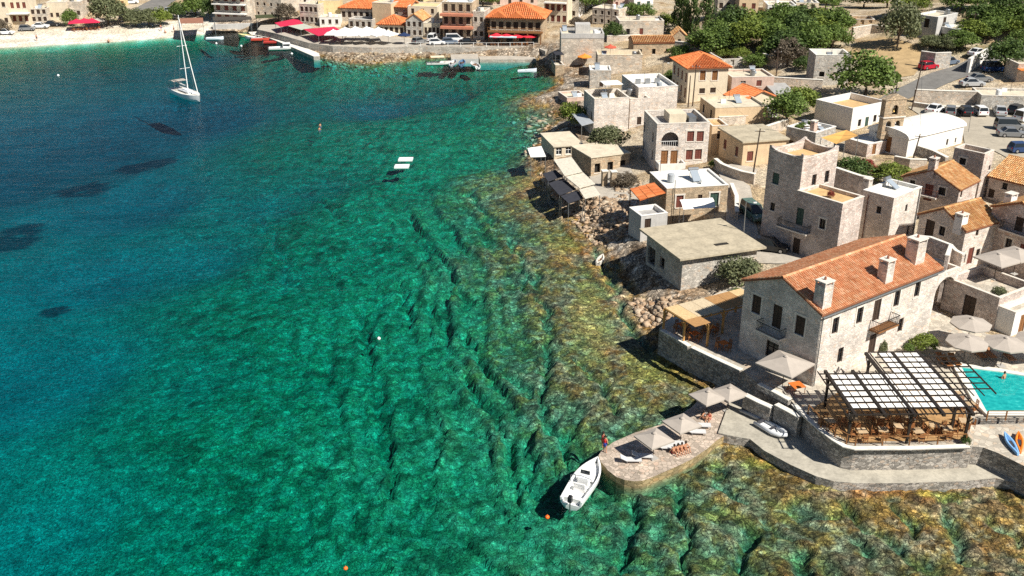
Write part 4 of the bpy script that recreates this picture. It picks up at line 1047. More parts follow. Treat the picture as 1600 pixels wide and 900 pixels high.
# tables and chairs on the deck
ch0 = chair_proto('teak dining chair at a table on the deck under the dark pergola', 'chairs on the pergola deck'); used = [False]
rnd = random.Random(5)
def put_chair(loc, rz):
    c_ = ch0 if not used[0] else copy_tree(ch0); used[0] = True; c_.location = loc; c_.rotation_euler = (0,0,rz); return c_
TT = mat('table_top_pale', (0.50, 0.36, 0.22), 0.6, 0.15)
for (px_, py_) in ((1295,668),(1345,684),(1378,682),(1402,676),(1432,684),(1458,675),(1478,680),(1330,664),(1372,660),(1415,660),(1505,668),(1492,625),(1512,640)):
    p = P(px_, py_, Z_T+.06); rz = rnd.uniform(-.3,.3)
    table('small teak table on the deck under the dark pergola', p, rz, 'tables on the pergola deck', TT)
    for k in range(4):
        if rnd.random() < 0.2: continue
        a_ = rz+k*math.pi/2; put_chair(p+Vector((math.sin(a_)*-0.72, math.cos(a_)*0.72, 0)), a_+rnd.uniform(-.2,.2))
# ---- straw-panelled timber pergola
zq = Z_T+2.7
A_, B_, E_, F_ = P(1038.6,481.5,zq), P(1077,499,zq), P(1157,451,zq), P(1157,470,zq)
ux = (E_-A_); ux.z = 0; Ls = ux.length; ux.normalize(); uy = Vector((-ux.y,ux.x,0)); wdp = abs((B_-A_).dot(uy)); 
TIM = mat('pergola_timber', (0.50, 0.27, 0.09), 0.6, 0.15, 4); STRAW = [mat('straw_panel', (0.62,0.44,0.23), 0.9, 0.2, 5), mat('reed_panel', (0.40,0.22,0.09), 0.9, 0.2, 5), mat('faded_panel', (0.56,0.45,0.30), 0.9, 0.2, 5)]
sp = empty('pergola', (A_.x, A_.y, Z_T+.005), math.atan2(ux.y, ux.x), 'honey timber pergola roofed with straw and reed panels', 'pergola'); hh = zq-Z_T
for i in range(7): MB().bar((Ls*i/6,-wdp-.1,hh-.08),(Ls*i/6,.1,hh-.08),0.1,0.14).build('rafter', TIM, sp)
for y in (-wdp,-wdp/2,0): MB().bar((-.2,y,hh-.21),(Ls+.2,y,hh-.21),0.12,0.12).build('beam', TIM, sp)
for i in range(6):
    for j in range(2):
        MB().box(Ls*i/6+.02,Ls*(i+1)/6-.02,-wdp/2*(j+1)+.02,-wdp/2*j-.02,hh,hh+.05).build('straw_panel', STRAW[(i*2+j*3+i//2)%3], sp)
MB().box(-.1,Ls/6+.2,-wdp*1.5,-wdp-.03,hh,hh+.05).build('straw_panel', STRAW[1], sp)
for x, y in ((0,0),(0,-wdp),(Ls/6+.15,-wdp*1.45),(Ls/2,-wdp),(Ls*.96,-wdp),(Ls/2,0),(Ls*.96,0)):
    po = MB().box(x-.09,x+.09,y-.09,y+.09,0,hh-.272).build('post', TIM, sp); br = MB(); br.bar((x,y,hh-.95),(x+.55,y,hh-.3),0.08); br.bar((x,y,hh-.95),(x,y+.55*(1 if y<0 else -1),hh-.3),0.08); br.build('brace', TIM, po)
for (px_, py_) in ((1065,516),(1085,530),(1110,520),(1130,545)):
    p = P(px_, py_, Z_T+.005); table('table under the straw-panelled pergola by the gabled house', p, 0.5, 'tables under the straw pergola', m_=mat('orange_cloth',(0.6,0.16,0.03),0.8))
    for k in (0,1,2,3):
        a_ = 0.5+k*math.pi/2; c_ = put_chair(p+Vector((math.sin(a_)*-0.72, math.cos(a_)*0.72, 0)), a_); tag(c_, 'chair at a table under the straw-panelled pergola', 'chair', 'chairs under the straw pergola')
# ---- parasols
parasol('parasol', 'square beige parasol at the corner of the gabled house', P(1222,606,Z_T+.005), 3.9, 2.6, 4, 0.75, rise=0.75)
table('orange covered table under the square parasol by the house corner', P(1244,612,Z_T+.01), 0.3, m_=mat('orange_cloth',(0.6,0.16,0.03),0.8), s=0.6)
for px_, py_, lb in ((1510,540,'octagonal beige parasol closest to the courtyard door'),(1504,570,'octagonal beige parasol beside the hedge at the pool'),(1563,572,'octagonal beige parasol between pool and outside stair'),(1612,566,'octagonal beige parasol past the outside stair at the pool')):
    parasol('parasol', lb, P(px_,py_,Z_T+.005), 3.8, 2.5, 8, 0.2, rise=0.6)
for px_, py_, lb in ((1553,436,'beige parasol on the courtyard roof terrace next to the chimney house'),(1583,428,'beige parasol on the courtyard roof terrace next to the corner house')):
    parasol('parasol', lb, P(px_,py_,YARD.zr-0.9+.01), 3.6, 2.4, 4, 0.5, rise=0.6)
rz_p = 0.55; zp = Z_PIER+.13
for px_, py_, lb in ((1103,649,'grey-beige parasol on the pier over the sitting couple'),(1137,643,'grey-beige parasol where the pier meets the sea wall'),(1063,692,'grey-beige parasol in the middle of the pier'),(1020,716,'grey-beige parasol next to the rounded pier head')):
    parasol('parasol', lb, P(px_,py_,zp), 2.5, 2.05, 4, rz_p, rise=0.55)
for i, (px_, py_, rz) in enumerate(((985,722,1.25),(1003,716,1.2),(1040,702,1.2),(1052,696,1.2),(1086,678,1.2),(1094,668,1.2))):
    sunbed('sunbed', ['grey sunbed in full sun on the pier head','grey sunbed half in parasol shade on the pier head','grey sunbed behind the row of sitting bathers','grey sunbed under the middle pier parasol','grey sunbed between the middle and far pier parasols','grey sunbed beside the couple on the pier'][i], P(px_,py_,zp), rz+0.3)
for i, (px_, py_) in enumerate(((1478,570),(1490,567),(1470,566),(1530,556),(1545,556),(1575,560))):
    sunbed('sunbed', 'teak sunbed in the parasol shade at the far side of the pool', P(px_,py_,Z_T+.01), 0.1, 'sunbeds behind the pool', m_=CHW, tilt=0.7)

# ---- people: one continuous skinned body each, in trunks
SKIN = mat('skin', (0.48, 0.24, 0.14), 0.6, 0.05); HAIR = mat('dark_hair', (0.03, 0.02, 0.015), 0.7, 0.1)
def person(label, loc, rz, pose='stand', cloth=(0.6,0.03,0.03), group=None, torso_cloth=None):
    if pose == 'stand':
        J = {'pel':(0,0,.95),'sp':(0,.0,1.15),'ch':(0,.0,1.36),'nk':(0,0,1.50),'hd':(0,-.01,1.60),'ht':(0,-.01,1.72),
         'ls':(.19,0,1.40),'le':(.26,.02,1.12),'lw':(.27,-.05,.87),'lf':(.27,-.08,.77),'rs':(-.19,0,1.40),'re':(-.28,.04,1.14),'rw':(-.24,-.12,.95),'rf':(-.22,-.18,.88),
         'lh':(.10,0,.90),'lk':(.11,-.02,.5),'la':(.11,.02,.08),'lt':(.12,-.13,.04),'rh':(-.10,0,.90),'rk':(-.12,-.03,.5),'ra':(-.13,.02,.08),'rt':(-.15,-.13,.04)}
    else:
        J = {'pel':(0,0,.12),'sp':(0,.02,.33),'ch':(0,-.03,.54),'nk':(0,-.06,.68),'hd':(0,-.09,.78),'ht':(0,-.1,.90),
         'ls':(.19,-.03,.58),'le':(.27,-.2,.40),'lw':(.2,-.42,.42),'lf':(.17,-.5,.42),'rs':(-.19,-.03,.58),'re':(-.27,.10,.36),'rw':(-.28,.22,.12),'rf':(-.29,.25,.05),
         'lh':(.10,-.05,.13),'lk':(.13,-.40,.46),'la':(.13,-.55,.08),'lt':(.13,-.70,.04),'rh':(-.10,-.05,.13),'rk':(-.14,-.42,.42),'ra':(-.13,-.62,.08),'rt':(-.13,-.77,.04)}
    names = list(J); ix = {n_: i for i, n_ in enumerate(names)}
    rad = {'pel':.155,'sp':.125,'ch':.155,'nk':.055,'hd':.085,'ht':.07,'ls':.06,'le':.045,'lw':.032,'lf':.035,'rs':.06,'re':.045,'rw':.032,'rf':.035,'lh':.095,'lk':.06,'la':.042,'lt':.032,'rh':.095,'rk':.06,'ra':.042,'rt':.032}
    E = [('pel','sp'),('sp','ch'),('ch','nk'),('nk','hd'),('hd','ht'),('ch','ls'),('ls','le'),('le','lw'),('lw','lf'),('ch','rs'),('rs','re'),('re','rw'),('rw','rf'),('pel','lh'),('lh','lk'),('lk','la'),('la','lt'),('pel','rh'),('rh','rk'),('rk','ra'),('ra','rt')]
    me = bpy.data.meshes.new('body'); me.from_pydata([J[n_] for n_ in names], [(ix[a], ix[b]) for a, b in E], [])
    r = empty('person', loc, rz, label, 'person', group); o = link('body', me, r); me.materials.append(SKIN)
    sk_ = o.modifiers.new('skin', 'SKIN'); 
    for i, n_ in enumerate(names): me.skin_vertices[0].data[i].radius = (rad[n_], rad[n_]); me.skin_vertices[0].data[i].use_root = (n_ == 'pel')
    o.modifiers.new('sub', 'SUBSURF').render_levels = 1
    hd = Vector(J['hd']); MB().lathe([(0.0,.15),(.06,.14),(.095,.08),(.105,.0),(.09,-.06),(.05,-.1)], 10, (hd.x, hd.y+.025, hd.z+.05)).build('hair', HAIR, o, True)
    pv = Vector(J['pel']); c_ = MB()
    if pose == 'stand': c_.lathe([(.12,-.30),(.17,-.22),(.185,-.05),(.17,.1),(.15,.12)], 12, pv); 
    else: c_.lathe([(.14,-.11),(.2,-.02),(.185,.06),(.16,.14)], 12, pv)
    c_.build('trunks', mat('cloth_%d_%d'%(cloth[0]*100, cloth[2]*100), cloth, 0.8, 0.05), o, True)
    if torso_cloth:
        cv = Vector(J['sp']); MB().lathe([(.15,-.12),(.165,.05),(.175,.2),(.12,.28)], 12, cv).build('top', mat('top_%d_%d'%(torso_cloth[0]*100, torso_cloth[2]*100), torso_cloth, 0.8, 0.05), o, True)
    return r
person('bather standing at the pier edge in a red top and blue shorts', P(945,707,zp), 2.4, 'stand', (.03,.05,.25), torso_cloth=(.55,.03,.03))
person('bather in red standing close behind another on the pier edge', P(942,701,zp), 2.0, 'stand', (.5,.03,.03), torso_cloth=(.5,.1,.08))
for i, (px_, py_) in enumerate(((1052,708),(1058,706.5),(1064,705),(1070,703))): person('bather sitting in the row on the sunlit pier paving', P(px_,py_,zp), 0.6, 'sit', ((.4,.03,.03),(.05,.05,.05),(.3,.1,.02),(.02,.02,.02))[i], 'row of bathers on the pier')
person('person in a dark top sitting under the far pier parasol', P(1098,655,zp), 1.0, 'sit', (.03,.03,.04), torso_cloth=(.02,.02,.03)); person('person in a red top sitting on the pier beside a companion', P(1108,655,zp), -0.5, 'sit', (.5,.03,.08), torso_cloth=(.5,.03,.08))

# ---- boats
GEL = mat('gelcoat_white', (0.82, 0.82, 0.80), 0.25, 0.03, 2, spec=0.5)
def hull_mesh(L, W_, D, keel=0.25, n=14, sheer=0.25, stern=0.85):
    """open boat hull, bow at +x; returns MB with outside, rim and inside floor"""
    m_ = MB(); secs = []
    for i in range(n+1):
        t = i/n; x = -L/2+L*t; wv_ = W_/2*(stern+(1-stern)*math.sin(min(t*1.6,1)*math.pi/2))*(1-max(0,(t-0.45)/0.55)**2.4)
        wv_ = max(wv_, 0.02); zt = D+sheer*max(0,(t-0.3)/0.7)**2; zk = -keel+(keel+0.15)*max(0,(t-0.75)/0.25)**2
        secs.append([(x,-wv_,zt),(x,-wv_*0.93,zt*0.35),(x,-wv_*0.55,zk*0.6),(x,0,zk),(x,wv_*0.55,zk*0.6),(x,wv_*0.93,zt*0.35),(x,wv_,zt),
                     (x,max(wv_-0.16,0.01),zt+0.02),(x,max(wv_-0.22,0.008),zt*0.35),(x,-max(wv_-0.22,0.008),zt*0.35),(x,-max(wv_-0.16,0.01),zt+0.02)])
    k = len(secs[0]); vs = [p for s_ in secs for p in s_]; fs = []
    for i in range(n):
        for j in range(k): fs.append((i*k+j, (i+1)*k+j, (i+1)*k+(j+1)%k, i*k+(j+1)%k))
    fs.append(tuple(range(k)))
    m_.add(vs, fs); return m_
def outboard(parent, x, y=0, s=1.0, z=0.45):
    o = MB(); o.box(x-.28*s,x+.1*s,y-.16*s,y+.16*s,z+.25*s,z+.75*s); o.box(x-.2*s,x+.02*s,y-.12*s,y+.12*s,z+.75*s,z+.85*s); m = o.build('outboard_motor', mat('motor_cowl',(0.03,0.03,0.035),0.3), parent)
    MB().box(x-.14*s,x-.02*s,y-.05*s,y+.05*s,z-.75*s,z+.248*s).build('motor_leg', STEEL, m)
    return m
# white motor boat off the pier head
bw, sn = P(933,727,0.2), P(893,788,0.2); d = bw-sn; Lb = d.length+0.3
r = empty('motor_boat', Vector(((bw.x+sn.x)/2,(bw.y+sn.y)/2,0)), math.atan2(d.y,d.x), 'white open motor boat with a bow cushion moored off the pier head', 'boat')
hl = hull_mesh(Lb, 2.25, 0.75, 0.3, 16, 0.28).build('hull', GEL, r, False)
MB().add([(Lb*.02,-.72,.50),(Lb*.02,.72,.50),(Lb*.28,.62,.55),(Lb*.42,.3,.62),(Lb*.42,-.3,.62),(Lb*.28,-.62,.55)], [tuple(range(6))]).build('bow_cushion', CANVASW, r)
MB().box(-.55,.05,-.45,.45,.28,1.15).box(-.1,.08,-.42,.42,1.15,1.22).build('console', GEL, r)
MB().obox((.02,0,1.38),(.03,0,.2),(0,.42,0),(.015,0,-.01)).build('windscreen', GLASS, r)
MB().box(-1.35,-.85,-.5,.5,.28,.75).obox((-1.36,0,.95),(.05,0,.02),(0,.5,0),(-.03,0,.2)).build('seat', CANVASW, r)
MB().box(-Lb*.46,-Lb*.40,-.85,.85,.28,.7).build('stern_bench', CANVASW, r)
MB().tube([(-1.0,-.95,.8),(-.95,-.9,1.5),(-.9,0,1.62),(-.95,.9,1.5),(-1.0,.95,.8)], .03, 6).build('roll_bar', STEEL, r)
outboard(r, -Lb/2-.12)
# rigid dinghy on the path and grey boat by the wall
def dinghy(label, loc, rz, L=3.3, col=(0.62,0.63,0.64)):
    r = empty('inflatable_dinghy', loc, rz, label, 'dinghy'); m_ = mat('hypalon_%d'%(col[0]*100), col, 0.5, 0.05)
    MB().tube([(-L/2,-.55,.3),(L*.15,-.58,.3),(L*.36,-.4,.36),(L*.47,0,.42),(L*.36,.4,.36),(L*.15,.58,.3),(-L/2,.55,.3)], [.15,.21,.21,.2,.21,.21,.15], 10).build('tube', m_, r, True)
    MB().box(-L*.46,L*.3,-.42,.42,.12,.18).build('floor', GEL, r); MB().box(-.1,.15,-.5,.5,.36,.42).build('thwart', mat('thwart_dark',(.05,.05,.06),.6), r); MB().box(-L*.44,-L*.40,-.45,.45,.12,.5).build('transom', mat('thwart_dark',(.05,.05,.06),.6), r)
    return r
dinghy('pale inflatable dinghy lying on the concrete path below the terrace wall', P(1206,674,Z_PATH+.01), -0.95)
dinghy('grey inflatable dinghy leaning close to the shaded terrace wall', P(1181,650,Z_PATH+.01), -0.75, 2.8, (0.30,0.31,0.33))
def kayak(label, loc, rz, col):
    r = empty('kayak', loc, rz, label, 'kayak'); m_ = mat('kayak_%d_%d'%(col[0]*100, col[2]*100), col, 0.35, 0.04)
    hull_mesh(3.2, 0.72, 0.28, 0.05, 12, 0.12, 0.25).build('hull', m_, r, True); MB().box(-.5,.4,-.2,.2,.12,.24).build('seat', mat('thwart_dark',(.05,.05,.06),.6), r)
    return r
k1 = kayak('pale blue kayak propped on the lower terrace', P(1579,696,Z_LOW+.93), 1.5, (0.22,0.42,0.70)); k2 = kayak('orange kayak lying next to a pale blue one', P(1592,694,Z_LOW+.93), 1.2, (0.75,0.22,0.03))
# sailing yacht
bw, sn = P(316,157,0.6), P(268,138,0.6); d = bw-sn; Lb = min(d.length, 12.5); mid = (bw+sn)/2
r = empty('sailing_yacht', (mid.x, mid.y, 0), math.atan2(d.y,d.x), 'white sailing yacht with bare mast anchored in the deep blue bay', 'yacht')
hull_mesh(Lb, 3.6, 1.15, 0.4, 16, 0.25, 0.75).build('hull', GEL, r)
MB().add([(-Lb*.46,-1.3,1.1),(-Lb*.46,1.3,1.1),(-Lb*.1,1.6,1.12),(Lb*.15,1.5,1.16),(Lb*.36,.8,1.26),(Lb*.47,.05,1.36),(Lb*.47,-.05,1.36),(Lb*.36,-.8,1.26),(Lb*.15,-1.5,1.16),(-Lb*.1,-1.6,1.12)], [tuple(range(9,-1,-1))]).build('deck', mat('deck_cream',(.70,.66,.58),.6), r)
MB().prism([(-Lb*.15,-1.0),(Lb*.22,-.75),(Lb*.28,0),(Lb*.22,.75),(-Lb*.15,1.0)], 1.0, 1.5).build('cabin', GEL, r)
MB().box(-Lb*.13,Lb*.18,-1.01,-.99,1.2,1.38).build('cabin_window', GLASS, r)
MB().add([(-Lb*.4,-1.5,2.9),(-Lb*.4,1.5,2.9),(-Lb*.18,1.4,3.0),(-Lb*.18,-1.4,3.0),(-Lb*.29,-1.45,3.12),(-Lb*.29,1.45,3.12)], [(0,4,5,1),(4,3,2,5)]).build('bimini', CANVAS, r)
for y in (-1.4,1.4):
    MB().tube([(-Lb*.4,y,1.1),(-Lb*.4,y,2.9)], .03, 5).build('bimini_frame', STEEL, r); MB().tube([(-Lb*.18,y,1.1),(-Lb*.18,y,3.0)], .03, 5).build('bimini_frame', STEEL, r)
mt = MB().tube([(Lb*.08,0,1.4),(Lb*.08,0,17.0)], [.11,.08], 8).build('mast', GEL, r)
for z in (6.2,10.8): MB().bar((Lb*.08-.2,-1.1,z),(Lb*.08-.2,1.1,z),.07).build('spreader', GEL, mt)
MB().tube([(Lb*.08,0,2.4),(-Lb*.3,0,2.5)], .12, 8).build('boom', CANVASW, r)
MB().tube([(Lb*.46,0,1.6),(Lb*.09,0,16.2)], .09, 6).build('furled_jib', CANVASW, r)
st = MB()
for a, b in (((-Lb*.47,0,1.2),(Lb*.08,0,16.9)),((Lb*.05,1.6,1.2),(Lb*.08,0,16.2)),((Lb*.05,-1.6,1.2),(Lb*.08,0,16.2))): st.bar(a, b, .03)
st.build('rigging', STEEL, r)
# pair of floating platforms, buoys, swimmers
for px_, py_, lb in ((634,249,'white floating sun platform farther from the sea wall rocks'),(628,260,'white floating sun platform with a shadow on the sea bed')):
    r = empty('sun_platform', P(px_,py_,0), 0.1, lb, 'platform'); MB().prism([(-1.3,-.75),(1.1,-.9),(1.3,.75),(-1.1,.9)], -.12, .14).build('float', GEL, r); MB().box(-1.0,1.0,-.6,.6,.142,.19).build('mattress', CANVASW, r)
def buoy(label, px_, py_, col, s=.2):
    r = empty('buoy', P(px_,py_,0), 0, label, 'buoy'); m_ = mat('buoy_%d_%d'%(col[0]*100,col[2]*100), col, .4, .04)
    MB().lathe([(0,-.8*s),(.7*s,-.6*s),(s,0),(.8*s,.55*s),(.35*s,.9*s),(0,.95*s)], 12).build('float', m_, r, True); MB().lathe([(.1*s,.9*s),(.22*s,1.05*s),(.1*s,1.25*s),(0,1.28*s)], 8).build('ring', m_, r, True)
buoy('orange mooring buoy behind the stern of the motor boat', 855, 808, (.8,.14,.02)); buoy('orange buoy floating far from the pier over green pebbles', 540, 888, (.75,.16,.03), .18); buoy('white buoy over the green ledges', 592, 529, (.8,.8,.78), .2); buoy('small white buoy in the shadowless deep water off the beach', 91, 118, (.8,.8,.78), .3); buoy('small white buoy close to the beach boats', 377, 72, (.8,.8,.78), .3); buoy('small white buoy between beach and jetty', 338, 68, (.8,.8,.78), .3); buoy('white buoy beside the big moored jetty boat', 456, 84, (.8,.8,.78), .3)
person('swimmer standing waist deep in the turquoise pool', P(1565,606,Z_T-.9), 0.5, 'stand', (.1,.05,.05))
for px_, py_, lb in ((501,206,'swimmer with pale shoulders in the open bay'),(500,212,'swimmer with an arm out beside another in the open bay')):
    o = person(lb, P(px_,py_,-1.35), 1.0, 'stand', (.05,.05,.2))
# ================================================================ plants, cars, poles: the kits
BARK = mat('bark', (0.13, 0.10, 0.075), 0.95, 0.25, 5)
L_GREEN = leaf_mat('leaf_green', (0.035, 0.068, 0.015), (0.185, 0.262, 0.058))
L_DARK = leaf_mat('leaf_dark', (0.024, 0.048, 0.016), (0.120, 0.180, 0.046))
L_OLIVE = leaf_mat('leaf_olive', (0.065, 0.080, 0.036), (0.225, 0.240, 0.120))
L_BRIGHT = leaf_mat('leaf_bright', (0.050, 0.085, 0.014), (0.245, 0.300, 0.055))
L_DRY = leaf_mat('leaf_dry', (0.075, 0.06, 0.045), (0.20, 0.16, 0.11))
L_RED = leaf_mat('bougainvillea', (0.10, 0.04, 0.02), (0.40, 0.08, 0.06))
L_GRASS = leaf_mat('dry_grass', (0.20, 0.13, 0.05), (0.42, 0.30, 0.13))
def crown_mesh(seed, n=2600, clumps=34, leaf=0.075, shape='round', m_=L_GREEN):
    r = np.random.RandomState(seed)
    c = r.normal(size=(clumps, 3)); c /= np.linalg.norm(c, axis=1)[:, None]; c[:, 2] = np.abs(c[:, 2])*1.25-0.32
    rad = r.uniform(0.45, 0.80, clumps); c = c*rad[:, None]
    if shape == 'cone': c[:, 2] = r.uniform(-0.9, 1.0, clumps); kk = (1.05-c[:, 2])*0.42; c[:, 0] = kk*np.cos(r.uniform(0, 6.3, clumps))*r.uniform(.5, 1, clumps); c[:, 1] = kk*np.sin(r.uniform(0, 6.3, clumps))*r.uniform(.5, 1, clumps)
    cs = r.uniform(0.20, 0.36, clumps)
    if shape == 'cone': cs *= 0.75
    k = r.randint(0, clumps, n)
    d = r.normal(size=(n, 3)); d /= np.linalg.norm(d, axis=1)[:, None]
    p = c[k] + d*(cs[k]*r.uniform(0.55, 1.05, n)**0.5)[:, None]
    nrm = d*0.8 + r.normal(size=(n, 3))*0.5; nrm /= np.linalg.norm(nrm, axis=1)[:, None]
    a = np.cross(nrm, r.normal(size=(n, 3))); a /= np.linalg.norm(a, axis=1)[:, None]; b = np.cross(nrm, a)
    s = leaf*r.uniform(0.6, 1.3, n)[:, None]
    v = np.stack([p-a*s, p+b*s*0.55, p+a*s, p-b*s*0.55], 1).reshape(-1, 3)
    f = np.arange(4*n).reshape(-1, 4)
    return np_mesh('crown', v, f, m_)
CROWNS = {}
def crown(kind, i):
    k = (kind, i % 3)
    if k not in CROWNS:
        mt_ = {'green': L_GREEN, 'dark': L_DARK, 'olive': L_OLIVE, 'bright': L_BRIGHT, 'dry': L_DRY, 'cone': L_DARK, 'red': L_RED}[kind]
        CROWNS[k] = crown_mesh(hash(kind) % 0 if False else sum(map(ord, kind))*7+i, 3600 if kind != 'cone' else 2600, 46, 0.062, 'cone' if kind == 'cone' else 'round', mt_)
    return CROWNS[k]
TRUNKS = {}
def trunk(i):
    i %= 3
    if i not in TRUNKS:
        rn = random.Random(i+3); m_ = MB(); m_.tube([(0,0,-.25),(.03,.02,.25),(rn.uniform(-.06,.06),.0,.5)], [.085,.06,.045], 7)
        for k in range(4):
            a = k*1.57+rn.uniform(-.4,.4); m_.tube([(0,0,.42),(math.cos(a)*.25,math.sin(a)*.25,.75),(math.cos(a)*.5,math.sin(a)*.5,1.05)], [.04,.028,.012], 5)
        TRUNKS[i] = m_.mesh('trunk', BARK)
    return TRUNKS[i]
_ti = [0]
def tree(name, label, base, width, height, kind='green', group=None, cat='tree', trunk_frac=0.12):
    """base: point on the ground; crown fills width x height above a short trunk"""
    i = _ti[0]; _ti[0] += 1
    r = empty(name, base, random.Random(i).uniform(0, 6.28), label, cat, group)
    t = link('trunk', trunk(i), r); t.scale = (width*0.42, width*0.42, height*0.55)
    c_ = link('crown', crown(kind, i), r); hc = height*(1-trunk_frac)
    c_.location = (0, 0, height*trunk_frac+hc*0.40); c_.scale = (width/2*1.05, width/2*1.05, hc*0.62)
    return r
def bush(label, base, width, height, kind='green', group=None, name='bush'):
    return tree(name, label, base, width, height, kind, group, 'bush', 0.08)

CARCOL = {'white': (0.75,0.75,0.74), 'black': (0.012,0.013,0.016), 'grey': (0.20,0.205,0.21), 'silver': (0.46,0.47,0.48), 'red': (0.42,0.012,0.03), 'blue': (0.02,0.05,0.14), 'bluegrey': (0.16,0.20,0.26), 'green': (0.10,0.16,0.12)}
RUB = mat('tyre_rubber', (0.015,0.015,0.016), 0.9, 0.1); RIM = mat('alloy_rim', (0.5,0.5,0.52), 0.3, 0.0, metal=0.8)
HLAMP = mat('head_lamp', (0.8,0.8,0.78), 0.15, 0.0, spec=0.6); TLAMP = mat('tail_lamp', (0.35,0.01,0.01), 0.25, 0.0)
_CAR = {}
def car(label, base, rz, col='white', kind='hatch', group='parked cars', name='parked_car'):
    """front at +x"""
    r = empty(name, base, rz, label, 'car', group)
    paint = mat('car_'+col, CARCOL[col], 0.25, 0.0, spec=0.6, metal=0.15 if col in ('grey', 'silver', 'bluegrey') else 0.0)
    k = (col, kind)
    if k not in _CAR:
        L, W_ = (4.1, 1.74) if kind == 'hatch' else ((4.5, 1.78) if kind == 'sedan' else (4.8, 1.85))
        hb = 0.88 if kind != 'van' else 1.0
        prof = [(-L/2,.35),(-L/2+.03,.75),(-L/2+.12,hb+.02),(-L*.02,hb+.04),(L*.22,hb),(L/2-.12,.74),(L/2-.02,.55),(L/2,.32)]
        b = MB()
        def loft(sec, name_=None):
            n = len(sec[0]); vs = [p for s_ in sec for p in s_]; fs = []
            for i in range(len(sec)-1):
                for j in range(n): fs.append((i*n+j, i*n+(j+1)%n, (i+1)*n+(j+1)%n, (i+1)*n+j))
            fs.append(tuple(reversed(range(n)))); fs.append(tuple((len(sec)-1)*n+j for j in range(n))); return vs, fs
        lo_ = [(-L/2+.1,.2),(L/2-.1,.2)]
        full = prof + lo_[::-1]
        secs = []
        for y, kx, kz in ((-W_/2,.965,.93),(-W_/2+.1,1,1),(W_/2-.1,1,1),(W_/2,.965,.93)): secs.append([(x*kx, y, .2+(z-.2)*kz) for x, z in full])
        b.add(*loft(secs))
        # greenhouse
        if kind == 'sedan': g = [(-L*.36,hb),(-L*.22,1.40),(L*.06,1.42),(L*.20,hb)]
        elif kind == 'van': g = [(-L*.48,hb),(-L*.46,1.85),(L*.12,1.86),(L*.30,hb)]
        elif kind == 'pickup': g = [(-L*.06,hb),(-L*.04,1.62),(L*.12,1.64),(L*.24,hb)]
        else: g = [(-L*.47,hb),(-L*.40,1.46),(L*.04,1.50),(L*.22,hb)]
        gl = MB(); secs = []
        for y, kz, ins in ((-W_/2+.06,0.0,0),( -W_/2+.2,1.0,0),(W_/2-.2,1.0,0),(W_/2-.06,0.0,0)):
            secs.append([(x, y, hb-.02+(z-hb)*(kz if z > hb else 1)) if kz > 0 else (x, y, hb-.02) for x, z in g])
        gl.add(*loft(secs))
        rf = MB(); (x1, z1), (x2, z2) = g[1], g[2]
        rf.box(x1-.03, x2+.03, -W_/2+.22, W_/2-.22, z1-.0, z2+.03)
        for yy in (-1, 1):
            for (xa, za), (xb, zb) in ((g[0], g[1]), (g[2], g[3])): rf.bar((xa, yy*(W_/2-.08), za), (xb if (xa,za)==g[0] else xb, yy*(W_/2-.2 if zb > za else W_/2-.08), zb), .07) if zb > za else rf.bar((xa, yy*(W_/2-.2), za), (xb, yy*(W_/2-.07), zb), .07)
        wh = MB().tube([(0,-.11,0),(0,.11,0)], .32, 14).mesh('tyre', RUB); ri = MB().tube([(0,-.115,0),(0,.115,0)], .19, 10).mesh('rim', RIM)
        hl = MB().box(L/2-.16,L/2-.015,-.14,.14,.6,.72).mesh('headlight', HLAMP); tl = MB().box(-L/2-.01,-L/2+.06,-.1,.1,.66,.86).mesh('taillight', TLAMP)
        _CAR[k] = (b.mesh('body', paint), gl.mesh('windows', GLASS), rf.mesh('car_roof', paint), wh, ri, hl, tl, L, W_)
    bm_, gm, rm, wh, ri, hl, tl, L, W_ = _CAR[k]
    body = link('body', bm_, r); link('windows', gm, r); link('car_roof', rm, r)
    for x in (-L*.30, L*.31):
        for y in (-W_/2+.08, W_/2-.08):
            w_ = link('wheel', wh, r); w_.location = (x, y, .32); q = link('rim', ri, w_)
    for y in (-.6, .6):
        link('headlight', hl, r).location = (0, y, 0); link('taillight', tl, r).location = (0, y, 0)
    return r
def pole(label, base_px, top_px, r0=0.13, m_=None, arm=True, lamp=False, cat='utility pole', name='utility_pole'):
    b = G(*base_px); z = top_z(b, top_px[1]); zc = b.y*CT+(CAM_H-z)*ST; x = (top_px[0]-800)/FPX*zc
    o = empty(name, b, 0, label, cat); t = Vector((x-b.x, 0, z-b.z))
    MB().tube([(0,0,-.3), t], [r0, r0*.65], 8).build('shaft', m_ or mat('pole_wood',(0.085,0.06,0.045),0.9,0.2,4), o)
    if arm:
        MB().bar(t+Vector((-.7,.15,-.4)), t+Vector((.7,-.15,-.4)), .09).build('crossarm', m_ or MATS['pole_wood'], o)
        for k in (-.6,0,.6): MB().lathe([(.04,0),(.05,.1),(.0,.14)], 6, tuple(t+Vector((k,-.2*k,-.35)))).build('insulator', GEL, o)
    if lamp:
        MB().tube([t, t+Vector((.3,-.2,.25)), t+Vector((.9,-.5,.1))], .035, 6).build('lamp_arm', STEEL, o); MB().box(t.x+.75,t.x+1.15,t.y-.62,t.y-.42,t.z+.0,t.z+.12).build('lamp_head', GEL, o)
    return b+t
def wire(label, a, b, sag=0.6):
    pts = [a+(b-a)*(k/8)-Vector((0,0,4*sag*(k/8)*(1-k/8))) for k in range(9)]
    tag(MB().tube(pts, .015, 4).build('overhead_wire', IRON), label, 'wire')
